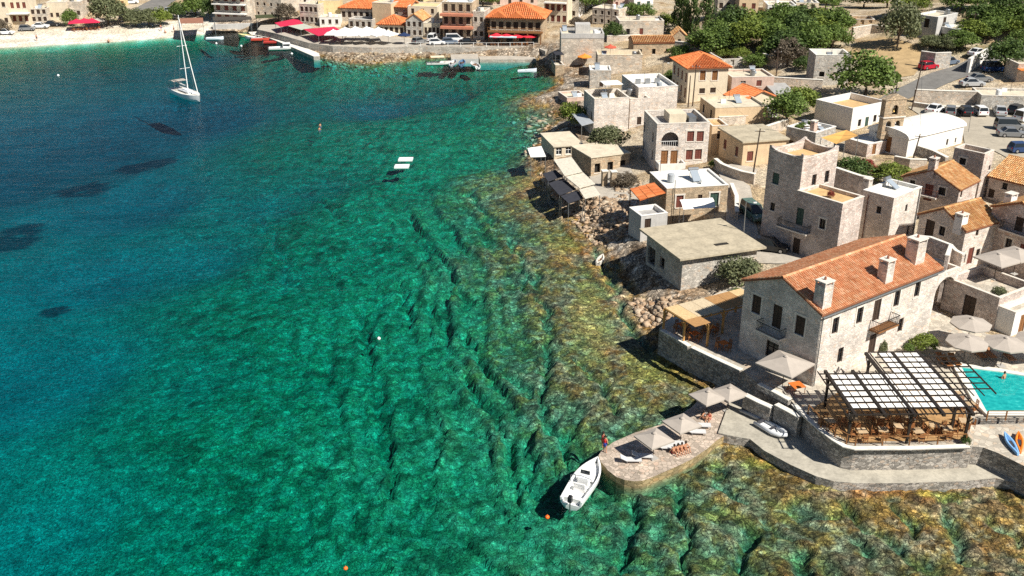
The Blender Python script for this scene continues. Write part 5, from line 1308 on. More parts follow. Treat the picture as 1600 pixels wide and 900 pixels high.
def drape(name, label, poly, m_, dz=0.1, step=2.0, kind='structure', world=False):
    pts = [(G(x, y).x, G(x, y).y) for x, y in poly] if not world else poly
    bm = bmesh.new(); f = bm.faces.new([bm.verts.new((x, y, 0)) for x, y in pts])
    for ax in (0, 1):
        lo_, hi = min(p[ax] for p in pts), max(p[ax] for p in pts); c = lo_+step
        while c < hi:
            nrm = (1,0,0) if ax == 0 else (0,1,0); co = (c,0,0) if ax == 0 else (0,c,0)
            bmesh.ops.bisect_plane(bm, geom=bm.verts[:]+bm.edges[:]+bm.faces[:], plane_co=co, plane_no=nrm); c += step
    for v_ in bm.verts: v_.co.z = H(v_.co.x, v_.co.y)+dz
    bmesh.ops.recalc_face_normals(bm, faces=bm.faces[:])
    me = bpy.data.meshes.new(name); bm.to_mesh(me); bm.free(); me.materials.append(m_)
    if me.polygons and me.polygons[0].normal.z < 0: me.flip_normals()
    return tag(link(name, me), label, kind=kind)
ASPH = render_mat('asphalt_worn', (0.20, 0.19, 0.175), 0.25); GRAV = render_mat('gravel_lot', (0.42, 0.37, 0.29), 0.2); DIRT = render_mat('dry_earth', (0.47, 0.33, 0.17), 0.3); CONCP = render_mat('paved_ground', (0.48, 0.43, 0.36), 0.25)

# ================================================================ streets and open ground
drape('road', 'worn asphalt road climbing past the car park', [(1366,178),(1392,172),(1430,150),(1470,136),(1520,118),(1560,100),(1600,78),(1680,50),(1660,30),(1600,58),(1560,72),(1520,88),(1470,110),(1430,126),(1398,140),(1370,158)], ASPH, 0.12)
drape('parking_lot', 'gravel car park beside the chapel', [(1418,168),(1470,160),(1600,158),(1720,165),(1720,262),(1600,262),(1545,232),(1508,230),(1500,180),(1440,182)], GRAV, 0.10)
drape('road', 'narrow village lane between the white-roofed house and the tower', [(1150,402),(1185,410),(1190,385),(1180,345),(1178,318),(1172,292),(1150,278),(1180,276),(1184,266),(1150,256),(1118,262),(1128,286),(1136,310),(1134,345)], CONCP, 0.12, 1.2)
drape('street', 'dark courtyard floor between the slab-roofed house and the tower', [(1180,412),(1300,420),(1300,378),(1190,362)], CONCP, 0.10)
drape('street', 'paved yard in front of the row of waterside sheds', [(935,330),(985,345),(1000,300),(985,262),(975,240),(940,262),(915,250)], CONCP, 0.10)
drape('field', 'dry orange-brown field above the road', [(1325,92),(1340,65),(1378,58),(1430,72),(1450,90),(1428,118),(1402,122),(1395,100)], DIRT, 0.10)

# ================================================================ the village, middle distance
def inset(b, a):
    b.origin = b.world(a, a, 0); b.root.location = b.origin; b.w -= 2*a; b.d -= 2*a
# slab-roofed house by the rocks
b = Building('slab_roofed_house', 'unfinished house with a wide bare concrete slab roof behind the bush', (1005.5,360), (1064,407), (1191.5,387), base=(1070,458), wall=S_GREY)
inset(b, 0.55); b.wallmat = S_GREY; b.winm('L', b.d-1.4, 0.3, 2.0, 2.2, 'hole', False, False, False, True); b.winm('L', b.d-4.2, 0.9, 1.2, 1.4, 'hole', False, False, False, True)
b.build_walls(); sl = MB().box(-.75, b.w+.75, -.75, b.d+.75, b.H-.002+.01, b.H+.24).build('roof', ROOF_CONC, b.root)
q = b.local(P(1127,382,b.zr+.2)); MB().box(q.x-.9,q.x+.9,q.y-.3,q.y+.3,b.H+.243,b.H+.27).build('roof_hatch', DARKIN, sl)
MB().box(.05,b.w-.05,.05,b.d-.05,-.2,.05).build('floor', ROOF_CONC, b.root)
# white-roofed house with solar heater and orange porch
b = Building('white_roofed_house', 'stone house with whitewashed flat roof, solar heater and orange porch', (1016,269), (1042,295), (1138,289), base=(1038,353), wall=S_OCHRE)
b.win('F', 1062, 315, 1.0, 1.7, 'red', full=True); b.win('F', 1094, 308, 0.6, 0.7, 'dark'); b.win('F', 1116, 312, 1.2, 1.9, 'green', full=True); b.win('F', 1117, 339, 1.0, 1.2, 'dark')
b.flat(0.18, ROOF_WHITE, cap=R_WHITE); WRH = b
q = b.local(P(1086,280,b.zr)); sh = MB(); sh.obox((q.x,q.y,b.H+.55),(.55,0,0),(0,.95,.55),(0,-.03,.05)); so = sh.build('solar_panel', mat('solar_glass',(.30,.34,.38),.15,0,spec=.6), b.root); MB().tube([(q.x-.7,q.y+.95,b.H+1.15),(q.x+.7,q.y+.95,b.H+1.15)], .25, 10).build('water_tank', STEEL, so)
MB().bar((q.x-.45,q.y+.9,b.H-.15),(q.x-.45,q.y+.9,b.H+1.0),.05).bar((q.x+.45,q.y+.9,b.H-.15),(q.x+.45,q.y+.9,b.H+1.0),.05).build('tank_stand', STEEL, so)
pr = [b.local(P(x, y, b.zr-.3-zz)) for x, y, zz in ((985,296,1.0),(1022,286,0.0),(1040,301,0.0),(1000,313,1.0))]
aw = MB(); n_ = (pr[1]-pr[0]).cross(pr[3]-pr[0]).normalized(); aw.add([p for p in pr]+[p-Vector((0,0,.08)) for p in pr], [(0,1,2,3),(7,6,5,4),(0,4,5,1),(1,5,6,2),(2,6,7,3),(3,7,4,0)])
awo = aw.build('porch_roof', mat('porch_orange',(.62,.16,.045),.8,.1), b.root)
e_v = (pr[3]-pr[0]); s_v = (pr[1]-pr[0]); v_, f_ = tile_field(pr[0], e_v.normalized(), s_v.normalized(), e_v.length, s_v.length, None, .32, 1.2)
tm = bpy.data.meshes.new('roof_tiles'); tm.from_pydata(v_, [], f_); tm.materials.append(T_ORANGE); o = link('roof_tiles', tm, awo); o['kind'] = 'stuff'
for p in (pr[0], pr[3]): MB().box(p.x-.06,p.x+.06,p.y-.06,p.y+.06,0,p.z-.085).build('porch_post', WOODD, b.root)
MB().tube([(b.w*.12,-.2,.5),(b.w*.12,-.2,b.H+1.2)], .04, 6).build('antenna_mast', IRON, b.root)
v = Building('porch_block', 'grey plastered porch terrace below the orange porch roof', (986,324), (1002,338), (1042,332), base=(1000,378), wall=R_GREYW)
v.win('F', 1012, 352, 0.9, 1.8, 'dark', False); v.flat(0.5, ROOF_GREY, cap=R_WHITE)
r = empty('canvas_awning', G(1088,356), WRH.yaw, 'white curved awning sheet between the white-roofed house and the slab roof', 'awning'); MB().add([(-2.2,-.6,2.9),(2.2,-.6,2.9),(2.3,.3,3.5),(-2.2,.3,3.5),(-2.2,1.0,3.7),(2.3,1.0,3.7)], [(0,1,2,3),(3,2,5,4)]).build('sheet', CANVASW, r)
for x in (-2.1,2.1): MB().tube([(x,-.55,0),(x,-.55,2.9)], .04, 6).build('post', STEEL, r)
MB().tube([(-2.1,.95,0),(-2.1,.95,3.65)], .04, 6).build('post', STEEL, r)
# arched house
b = Building('arched_house', 'three-storey pale stone house with a big loggia arch and red shutters', (1001.5,173), (1027,194), (1111,193), base=(1022.5,268), wall=S_PALE)
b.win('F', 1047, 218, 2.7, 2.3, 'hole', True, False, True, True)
for px_, py_ in ((1079,213),(1094,213),(1077,242),(1091,241)): b.win('F', px_, py_, 1.1, 1.6, 'red', full=True)
for px_ in (1038, 1053): b.win('F', px_, 247, 1.1, 2.4, 'brown', False, True)
for px_, py_ in ((1006,197),(1020,214),(1004,226),(1019,242)): b.win('L', px_, py_, 0.8, 1.5, 'glass')
b.flat(1.0, ROOF_GREY, thick=.3)
a0, z0_ = b.wallpix('F', 1047, 218)
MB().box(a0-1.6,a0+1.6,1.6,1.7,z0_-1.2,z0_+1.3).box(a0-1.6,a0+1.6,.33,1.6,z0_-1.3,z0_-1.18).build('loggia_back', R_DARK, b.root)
lr = MB(); lr.bar((a0-1.3,.15,z0_-.3),(a0+1.3,.15,z0_-.3),.06)
for k in range(9): lr.bar((a0-1.3+k*.32,.15,z0_-1.15),(a0-1.3+k*.32,.15,z0_-.3),.03)
lr.build('loggia_railing', WHITEP, b.root)
MB().box(b.w*.35,b.w*.68,b.d*.45,b.d*.85,b.H-1.0,b.H+.5).build('roof_hut', R_CREAM, b.root); MB().box(b.w*.72,b.w*.86,b.d*.4,b.d*.7,b.H-1.0,b.H+.1).build('water_tank', STEEL, b.root)
bal = MB(); za = b.wallpix('F', 1045, 258)[1]; bal.box(.1,b.w*.52,-2.0,-.003,za-.25,za); bal.box(.1,b.w*.52,-2.0,-1.8,za+.003,za+.8); bal.box(.1,.3,-1.797,-.003,za+.003,za+.8); bal.box(b.w*.52-.2,b.w*.52,-1.797,-.003,za+.003,za+.8); bal.build('balcony', R_WHITE, b.root)
# stone house group left of it
b = Building('stone_house', 'pale stone house with a shaded roof terrace above the sheds', (914,141), (929,155), (983,152), base=(929,214), wall=S_PALE)
b.rowwins('L', 2, 2.6, .8, 1.5, 'green'); b.flat(0.9, ROOF_CREAM); ST1 = b
b.box('terrace_awning', CANVASW, b.w*.45, b.w*.98, b.d*.5, b.d*.98, b.H+1.5, b.H+1.58)
for u in (.47,.96): MB().bar((b.w*u,b.d*.52,b.H-.9),(b.w*u,b.d*.52,b.H+1.5),.06).build('awning_post', STEEL, b.root)
b = Building('stone_house', 'tall blank pale stone house with air units on its white roof', (978,117), (998,137), (1057,133), base=(990,193), wall=S_PALE)
b.winm('F', b.w*.88, 1.0, .9, 1.2, 'dark'); b.flat(0.6, ROOF_WHITE, cap=R_WHITE)
for k in range(3): MB().box(b.w*(.15+.25*k),b.w*(.15+.25*k)+.9,b.d*.5,b.d*.5+.4,b.H-.6,b.H+.3).build('air_unit', STEEL, b.root)
b = Building('stone_hut', 'small grey stone rooftop block with whitewashed top', (921,102), (922,110), (955,110), base=(921,138), wall=S_GREY); b.d = 5.0
b.winm('F', b.w*.55, .3, .8, 1.0, 'dark'); b.flat(0.25, ROOF_WHITE, cap=R_WHITE)
b = Building('blank_house', 'wide blank stone house with a grey band above the inner harbour', (874,40), (877,53), (944,53), base=(879,106), wall=S_FAR); b.d = 8
b.flat(0.5, ROOF_CREAM, cap=R_GREYW); b.box('grey_band', R_GREYW, -.03, b.w+.03, -.06, -.003, b.H-1.0, b.H-.02); b.box('roof_store', R_GREYW, b.w*.35, b.w*.7, b.d*.4, b.d*.8, b.H-.5, b.H+1.6)
b = Building('terrace_house', 'cream stone house with railed roof and small red parasol', (930,72), (934,86), (1004,86), base=(938,118), wall=S_FAR); b.d = 6
b.flat(0.9, ROOF_CREAM, cap=R_CREAM)
parasol('parasol', 'faded red parasol on the railed roof terrace', b.world(b.w*.3, 3, b.H-.89), 2.6, 2.1, 8, 0, mat('parasol_red',(.55,.10,.06),.9,.05)); parasol('parasol', 'orange parasol beside the wide blank house', G(913,104), 3.2, 2.3, 8, 0, mat('parasol_orange',(.75,.25,.04),.9,.05))
b = Building('old_house', 'old flat-roofed stone house with a creeper below the trees', (967,27), (968,33), (1037,32), base=(972,62), wall=S_FAR); b.d = 7
b.winm('F', b.w*.5, 1.2, .9, 1.5, 'red'); b.winm('F', b.w*.2, 1.2, .9, 1.4, 'glass'); b.flat(0.3, ROOF_CREAM)
b = Building('ruined_house', 'ruined stone house with a broken tile roof edge', (985,58), (990,68), (1053,66), base=(994,92), wall=S_OCHRE); b.d = 6
b.rowwins('F', 3, 1.0, .8, 1.2, 'hole'); b.pitched('u', 1.0, T_OCH, .2, .4, .6)
b = Building('gable_ruin', 'roofless gable ruin at the edge of the dark trees', (1048,50), (1052,56), (1072,56), base=(1054,74), wall=S_OCHRE); b.d = 4; b.winm('F', b.w/2, .8, .7, 1.1, 'hole'); b.pitched('v', 1.3, T_OCH, .15, .4, .6)
# yellow house with orange hip roof
b = Building('hip_roofed_house', 'cream two-storey house with a bright orange hipped roof and brown shutters', (1056,92), (1076,108), (1137,105), base=(1075,161), wall=R_CREAM)
for px_, py_ in ((1098,118),(1117,118)): b.win('F', px_, py_, 1.1, 1.8, 'brown', full=True)
for px_, py_ in ((1097,142),(1114,141)): b.win('F', px_, py_, 1.1, 1.0, 'dark')
b.rowwins('L', 4, b.H*.58, .9, 1.7, 'red'); b.rowwins('L', 4, .8, .9, 1.8, 'red'); b.hip(1.9, T_ORANGE, .5)
b = Building('rosy_low_house', 'low rosy plastered house with a grey roof behind the small orange gable', (1139,109), (1144,121), (1205,117), base=(1145,147), wall=R_PINK); b.win('F', 1161, 131, 1.0, 1.1, 'white'); b.win('F', 1186, 130, 1.0, 1.1, 'red'); b.flat(.3, ROOF_CREAM)
b = Building('small_gable_house', 'little house with a bright orange gable roof and a single window', (1143,148), (1162,160), (1210,152), base=(1164,176), wall=R_CREAM)
b.win('F', 1185, 155, .7, .9, 'glass'); b.pitched('v', 1.6, T_ORANGE, .3, .3, .5)
b = Building('peach_house', 'peach plastered house with a worn whitewashed flat roof', (1098,152), (1118,169), (1198,165), base=(1117,196), wall=R_PEACH); b.rowwins('L', 2, .8, .9, 1.4, 'dark'); b.winm('R', b.d*.5, 1, 1, 1.4, 'red'); b.flat(.3, ROOF_CREAM, cap=ROOF_CREAM)
b = Building('brown_house', 'brown-ochre flat-roofed house with shuttered doors beside a leaning pole', (1133,201), (1162,223), (1225,216), base=(1158,260), wall=R_PEACH); b.win('F', 1172, 244, 1.0, 1.5, 'red'); b.win('F', 1166, 252, 1.0, 2.0, 'brown', False); b.rowwins('L', 2, 1.0, 1.0, 1.5, 'red'); b.flat(slab=.25, over=.35, roof=ROOF_CONC)
b = Building('white_long_house', 'long white plastered house with an ochre sunken roof next to the belfry', (1274,156), (1333,170), (1389,159), base=(1328,205), wall=R_WHITE)
for px_, py_ in ((1343,192),(1367,185)): b.win('F', px_, py_, .8, 1.2, 'glass')
b.win('F', 1354, 192, .9, 1.8, 'green', False); b.flat(1.0, ROOF_OCHRE, cap=R_WHITE)
b = Building('grey_terrace_house', 'grey stone house with a white roof terrace full of furniture', (1226,199), (1275,208), (1312,199), base=(1272,248), wall=S_GREY); b.win('L', 1236,224,.8,1.0,'dark'); b.flat(.6, ROOF_WHITE, cap=R_WHITE); b.chimney(u=b.w*.15, v=1.0, zb=b.H-.6, zt=b.H+1.6, w=.9, d=.7, m_=R_PINK, pots=False); TER = b
for k in range(3): table('white table on the furnished white roof terrace', TER.world(1.2+k*1.4, 2.2+(k%2)*1.2, TER.H-.59), .3*k, 'roof terrace tables', m_=WHITEP); bush(['low potted shrub nearest the rooftop chimney', 'low potted shrub at the middle of the roof terrace', 'low potted shrub at the inner edge of the roof terrace'][k], TER.world(1.0+k*1.5, 3.8, TER.H-.59), 1.2, 1.1, 'green')
b = Building('shade_roof_house', 'low house with white roof and a slatted grey wall before the chapel', (1338,214), (1356,226), (1386,212), base=(1354,246), wall=S_PINK); b.win('F', 1366, 232, .8, 1.6, 'brown'); b.flat(.2, ROOF_WHITE, cap=R_WHITE)
r = empty('shade_sail', G(1312,240), 0, 'orange canvas shade sail stretched over the terrace court', 'shade sail'); zz = TER.zr+.3
sv = [P(x, y, zz)-r.location for x, y in ((1283,215),(1323,203),(1341,212),(1307,225))]; cen = sum(sv, Vector())/4-Vector((0,0,.35)); MB().add(sv+[cen], [(0,1,4),(1,2,4),(2,3,4),(3,0,4)]).build('sail', mat('sail_orange',(.62,.34,.10),.9,.08), r)
for p in sv: MB().tube([(p.x,p.y,-.2),p], .05, 6).build('mast', STEEL, r)
# chapel with white vault and belfry
b = Building('chapel', 'whitewashed chapel with a smooth vaulted roof and a curved shaded front', (1358,201), (1420,217), (1508,196), base=(1416,246), wall=R_WHITE)
b.win('F', 1480, 222, .5, 1.0, 'glass'); b.win('F', 1493, 219, .4, .8, 'glass'); b.win('L', 1386, 236, 1.1, 2.4, 'brown', False)
b.build_walls(); nseg = 10; rise = 1.0; va_ = MB(); ov = .25
pts = [(b.d/2-(b.d/2+ov)*math.cos(math.pi*k/nseg), b.H-.05+(rise+.1)*math.sin(math.pi*k/nseg)**0.8) for k in range(nseg+1)]
for k in range(nseg):
    (y0, z0), (y1, z1) = pts[k], pts[k+1]; va_.add([(-ov,y0,z0),(b.w+ov,y0,z0),(b.w+ov,y1,z1),(-ov,y1,z1)], [(0,1,2,3)])
va_.add([(-ov,y,z) for y, z in pts], [tuple(range(nseg+1))]); va_.add([(b.w+ov,y,z) for y, z in pts], [tuple(reversed(range(nseg+1)))])
va_.build('vault', ROOF_WHITE, b.root, False)
CH = b
b = Building('belfry', 'carved stone wall belfry with two tiers of open arches and a cross', (1383,153), (1385,157), (1412,153), z0=CH.zr-.3, zr=14.2, wall=S_OCHRE, sink=.5); b.d = 1.1
for k in (.28,.72):
    for wl in 'FK': b.winm(wl, b.w*k, b.H*.12, .9, 1.6, 'hole', False, False, True, True)
for wl in 'FK': b.winm(wl, b.w*.5, b.H*.58, 1.0, 1.5, 'hole', False, False, True, True)
b.build_walls(); MB().add([(-.1,-.1,b.H),(b.w+.1,-.1,b.H),(b.w/2,-.1,b.H+.9),(-.1,1.2,b.H),(b.w+.1,1.2,b.H),(b.w/2,1.2,b.H+.9)], [(0,1,2),(5,4,3),(0,2,5,3),(2,1,4,5),(1,0,3,4)]).build('pediment', S_OCHRE, b.root)
b.box('cornice', TRIM, -.15, b.w+.15, -.15, b.d+.15, b.H*.50, b.H*.53); MB().bar((b.w/2,.5,b.H+.8),(b.w/2,.5,b.H+2.0),.1).bar((b.w/2-.4,.5,b.H+1.6),(b.w/2+.4,.5,b.H+1.6),.1).build('cross', IRON, b.root)
MB().lathe([(.0,.5),(.15,.45),(.2,.2),(.32,0)], 10, (b.w*.5,.5,b.H*.58+.4)).build('bell', mat('bronze',(.18,.12,.04),.4,.1,metal=.8), b.root)
# smaller buildings that fill the lanes
b = Building('roofless_ruin', 'roofless stone ruin behind the bright orange hipped roof', (1111,82), (1128,93), (1160,91), base=(1128,107), wall=S_GREY); b.winm('F', b.w*.5, .8, .8, 1.2, 'hole'); b.flat(1.6, ROOF_OCHRE)
b = Building('grey_roofed_shed', 'long low shed with a plain grey roof beside the small orange gable', (1204,131), (1212,148), (1240,146), base=(1212,158), wall=S_GREY); b.flat(slab=.15, over=.2, roof=ROOF_GREY)
b = Building('ochre_wing', 'narrow ochre plastered wing squeezed behind the arched house', (1108,186), (1113,197), (1134,194), base=(1113,242), wall=R_PEACH); b.rowwins('F', 1, b.H*.55, .8, 1.3, 'dark'); b.flat(.3, ROOF_OCHRE)
b = Building('pink_terrace', 'low pinkish waterside terrace with a tiled edge by the bright tree', (880,143), (886,153), (915,149), base=(886,163), wall=R_PINK); b.flat(.4, ROOF_CREAM)
b = Building('harbour_terrace', 'square stone terrace with dark awning in the harbour corner', (866,96), (868,102), (881,101), base=(868,119), wall=S_OCHRE); b.d = 6; b.flat(.4, ROOF_CREAM); b.box('awning', mat('dark_netting',(0.035,0.036,0.045),0.9,0.2), 0, b.w, .5, 4.5, b.H+2.2, b.H+2.28)
for u in (.05,.95):
    for v_ in (.6,4.4): MB().bar((b.w*u,v_,b.H-.4),(b.w*u,v_,b.H+2.2),.06).build('awning_post', STEEL, b.root)
b = Building('stone_annex', 'plain pale stone annex joining the roof terrace house to the tall blank house', (975,142), (985,155), (1013,152), base=(989,200), wall=S_PALE); b.winm('F', b.w*.5, .5, .8, 1.4, 'dark'); b.flat(.4, ROOF_CREAM)
b = Building('tool_shed', 'tiny white tool shed beside the low yard wall of the peach house', (1196,168), (1200,174), (1212,172), base=(1200,184), wall=R_WHITE); b.winm('F', b.w*.5, .1, .8, 1.9, 'dark', False); b.flat(slab=.12, over=.1, roof=ROOF_GREY)
for lb, pts, dz in (('dry stone wall with pale coping behind the field tower hedge',((1190,100),(1215,106),(1240,97),(1262,98)),1.3),('pale coped wall at the foot of the field tower',((1208,134),(1250,137),(1284,138)),1.6),('yard wall between the peach house and the brown house',((1122,196),(1150,194),(1176,192)),1.4),('low wall beside the furnished roof terrace',((1196,214),(1215,206),(1230,200)),1.5),('low wall edging the chapel garden',((1396,258),(1420,262),(1446,262)),1.2),('rough wall above the inner harbour',((948,66),(975,64),(1000,62)),1.2),('garden wall left of the cream hipped house',((1030,132),(1045,142),(1062,156)),1.3),('stone wall along the lane below the white-roofed house',((1142,296),(1150,318),(1150,344)),0.9),('field wall on the dry hillside',((1330,62),(1360,52),(1392,50)),1.0),('rubble wall beside the old ruined house',((1054,82),(1080,80),(1106,78)),1.1)):
    q = [G(x, y) for x, y in pts]; zt = max(p.z for p in q)+dz
    wall_run('stone_wall', lb, None, zt, min(p.z for p in q)-.6, .45, S_WARM, COPE, world=[(p.x, p.y) for p in q])
# waterside sheds and canopies
b = Building('cream_shed', 'cream flat-roofed shed with white window frames at the water', (857,209), (866,230), (906,224), base=(868,249), wall=R_CREAM); b.rowwins('F', 3, .7, 1.0, 1.2, 'white'); b.flat(slab=.15, over=.2, roof=ROOF_CREAM)
b = Building('rubble_shed', 'rubble-stone shed with a cream lean-to roof and dark openings', (906,228), (924,247), (976,236), base=(928,276), wall=S_OCHRE); b.rowwins('F', 3, .5, 1.0, 1.5, 'hole'); b.flat(slab=.15, over=.15, roof=ROOF_CREAM)
def canopy(name, label, px4, zroof, m_, cat='canopy', th=.08, posts=True):
    p4 = [P(x, y, zroof) for x, y in px4]; o = Vector((p4[0].x, p4[0].y, H(p4[0].x, p4[0].y))); r = empty(name, o, 0, label, cat)
    q = [p-o for p in p4]; MB().prism([(p.x,p.y) for p in q], q[0].z, q[0].z+th).build('roof_sheet', m_, r)
    if posts:
        c0 = sum(q, Vector())/4
        for p in q:
            pp = p+(c0-p)*.06; gz = H(o.x+pp.x, o.y+pp.y)-o.z; MB().tube([(pp.x,pp.y,gz-.1),(pp.x,pp.y,p.z)], .05, 6).build('post', STEEL, r)
    return r
FADED = mat('faded_reed', (0.60,0.55,0.45), 0.95, 0.2, 3); BLUEG = mat('grey_sheet', (0.34,0.36,0.38), 0.6, 0.15)
canopy('canopy', 'grey sheet canopy on white posts against the stone house', ((893,178),(910,176),(928,192),(909,197)), 5.2, BLUEG)
canopy('canopy', 'small white sheet canopy standing on the water edge rocks', ((824,232),(846,229),(853,245),(829,246)), 3.6, CANVASW)
for i, (q4, lb) in enumerate(((((865,250),(893,246),(910,269),(882,275)),'pale reed canopy directly in front of the cream shed'),(((884,277),(911,270),(930,288),(905,294)),'pale reed canopy in the middle of the shed row'),(((905,297),(928,291),(938,305),(914,311)),'pale reed canopy at the rubble end of the shed row'))): canopy('canopy', lb, q4, 4.3-.25*i, FADED)
DKN = mat('dark_netting', (0.035,0.036,0.045), 0.9, 0.2)
for q4, lb in ((((848,272),(868,266),(880,276),(856,284)),'dark netting awning beside the reed canopy at the cream shed'),(((857,287),(880,279),(900,296),(874,306)),'dark netting awning beside the middle reed canopy'),(((876,307),(902,298),(912,310),(888,318)),'dark netting awning at the rubble end of the sheds')): canopy('awning', lb, q4, 3.3, DKN, 'awning')
for i, (px_, py_) in enumerate(((944,283),(958,284))): MB_ = empty('stone_pillar', G(px_, py_+8), .2, ['stone gate pillar next to the rubble heap', 'stone gate pillar with pale plaster next to the shed'][i], 'pillar'); MB().box(-.4,.4,-.4,.4,-.3,2.4).build('shaft', S_OCHRE, MB_); MB().box(-.48,.48,-.48,.48,2.402,2.52).build('cap', COPE, MB_)
for lb, pts, z, zb, m_ in (('curved stone garden wall along the lane', ((1118,248),(1128,256),(1142,262),(1160,268),(1180,272)), 6.2, 4.5, S_WARM), ('retaining wall of the road above the car park', ((1430,140),(1480,142),(1530,143)), 9.2, 6, S_WARM), ('low wall across the gravel terrace over the car park', ((1428,160),(1470,166),(1526,167)), 7.6, 5.5, S_WARM), ('shaded stone field wall below the grey hillside house', ((1440,80),(1462,83),(1486,82)), 11.5, 8, S_GREY), ('white stepped wall with blue gate on the uphill road', ((1515,92),(1540,78),(1560,68)), 11.2, 8, R_WHITE), ('rubble wall under the chapel vault', ((1436,228),(1460,236),(1480,246)), 7.6, 5.5, S_RET), ('garden wall behind the tower terrace', ((1306,262),(1345,275),(1362,278)), 8.6, 5, S_PINK)):
    wall_run('stone_wall', lb, pts, z, zb, .5, m_, COPE)
# car park buildings
b = Building('flat_store', 'low store with an overgrown flat roof at the back of the car park', (1532,140), (1534,149), (1640,150), base=(1536,170), wall=S_GREY); b.d = 6; b.flat(.3, ROOF_CREAM)
b = Building('awning_house', 'roadside house with an orange awning in deep tree shade', (1584,92), (1592,100), (1660,98), base=(1592,128), wall=S_WARM); b.d = 5; b.rowwins('F', 2, .5, 1.2, 1.9, 'dark'); b.flat(.3, ROOF_CREAM); b.box('awning', mat('awning_orange',(.72,.20,.04),.9,.05), -.2, b.w, -1.6, -.003, b.H-.9, b.H-.8)
# hill houses upper right
b = Building('hill_house', 'grey-white two-storey hill house with outside stair', (1434,22), (1466,27), (1492,20), base=(1466,62), wall=R_GREYW); b.win('L', 1448, 36, 1.1, 1.8, 'dark'); b.win('F', 1476, 32, 1.2, 1.4, 'dark'); b.flat(.3, ROOF_CREAM, cap=R_WHITE); HH = b
b = Building('hill_annex', 'low white annex with a railed terrace beside the grey hill house', (1466,41), (1494,46), (1527,43), base=(1494,66), wall=R_GREYW); b.win('L', 1472, 58, 1.0, 1.3, 'dark'); b.flat(.4, ROOF_CREAM, cap=R_WHITE)
b = Building('field_tower', 'square stone field tower with whitewashed parapet beside the round tree', (1271,76), (1275,86), (1328,85), base=(1277,134), wall=S_GREY); b.d = 6; b.win('F', 1284, 116, 1.0, 1.0, 'hole'); b.flat(1.2, ROOF_CREAM, cap=ROOF_WHITE)
b = Building('field_ruin', 'roofless ruin with small square windows above the dry field', (1326,24), (1329,30), (1366,30), base=(1331,41), wall=S_OCHRE); b.d = 5; b.rowwins('F', 3, .8, .8, 1.0, 'hole'); b.flat(.8, ROOF_OCHRE)
for nm, lb, x0, x1, yt, yb, m_, wn, kd in (('stone_house','dark stone house half hidden by cypress trees',1122,1155,-2,25,S_FAR,3,'dark'),('orange_house','orange plastered house with balcony above the olive grove',1156,1185,-4,28,R_PEACH,2,'red'),('white_house','long white house above the olive grove',1200,1243,8,31,R_WHITE,4,'dark'),('cream_house','cream house with a dark garage above the olive grove',1244,1278,4,24,R_CREAM,2,'dark')):
    b = Building(nm, lb, (x0+1,yt-5), (x0,yt), (x1,yt-.5), base=(x0,yb), wall=m_); b.d = 7; b.rowwins('F', wn, b.H*.45, .9, 1.3, kd); b.flat(.3, ROOF_CREAM, cap=R_WHITE)
# vehicles
for lb, px_, py_, rz, col, kd in (('red hatchback parked on the road verge beside the dry field',1450,108,.45,'red','hatch'),('blue-grey hatchback parked behind the red one on the verge',1483,101,.5,'bluegrey','hatch'),('white car parked at the white stepped wall',1526,87,.6,'white','sedan'),('dark blue pickup in the tree shade beside the road',1553,112,.1,'blue','van'),('grey sedan parked below the shaded pickup',1530,128,.05,'grey','sedan'),('silver sedan parked above the retaining wall',1518,135,.05,'silver','sedan'),
    ('white car parked next to the low gravel terrace wall',1461,176,.75,'white','sedan'),('dark grey car between the white and the black car in the car park row',1484,179,1.2,'grey','hatch'),('black car in the car park row',1507,179,1.45,'black','hatch'),('white hatchback showing its rear window in the car park row',1529,179,1.55,'white','hatch'),('white sedan at the end of the car park row',1561,179,1.3,'silver','sedan'),('black car in the shaded corner of the car park',1588,177,.7,'black','hatch'),('white van-like car beside the black corner car',1602,188,.6,'white','van'),('slate grey car parked broadside in the car park',1577,203,-.1,'grey','van'),('grey estate car parked broadside next to the slate grey car',1580,214,-.12,'grey','sedan'),('dark blue car parked on the lower edge of the car park',1596,238,.1,'blue','hatch'),
    ('green-grey van in the lane by the tower',1176,340,-1.35,'green','van'),('black car in the shade at the foot of the tower',1204,392,-.4,'black','hatch')):
    g = G(px_, py_); car(lb, Vector((g.x, g.y, g.z+.11)), rz, col, kd, 'cars in the village')
# poles
t1 = pole('leaning wooden power pole beside the brown house', (1176,276), (1188,201)); t2 = pole('wooden power pole at the chapel garden', (1425,254), (1438,209)); t3 = pole('tall leaning power pole at the road bend', (1424,172), (1442,95)); t4 = pole('power pole before the orange hipped roof', (1082,166), (1088,101)); pole('bare pole beside the hipped house wall', (1075,168), (1079,118), arm=False); t5 = pole('power pole behind the wide blank house, left of a pair', (944,52), (945,5)); pole('power pole behind the wide blank house, right of a pair', (955,50), (955,7)); pole('street lamp pole on the tall pale stone house corner', (1035,150), (1036,98), .07, STEEL, False, True, 'street lamp', 'street_lamp')
pole('street lamp at the corner of the bare concrete slab roof', (1160,390), (1166,315), .07, STEEL, False, True, 'street lamp', 'street_lamp'); pole('power pole standing in the olive grove', (1212,128), (1216,78)); pole('power pole in the hillside bushes', (1518,55), (1524,20)); pole('thin lamp post in the car park', (1513,207), (1518,175), .05, STEEL, False, False, 'lamp post', 'lamp_post')
wire('overhead wire from the brown house pole to the chapel garden pole', t1, t2); wire('overhead wire from the chapel garden pole to the road bend pole', t2, t3); wire('overhead wire from the brown house pole to the hipped roof pole', t1, t4)
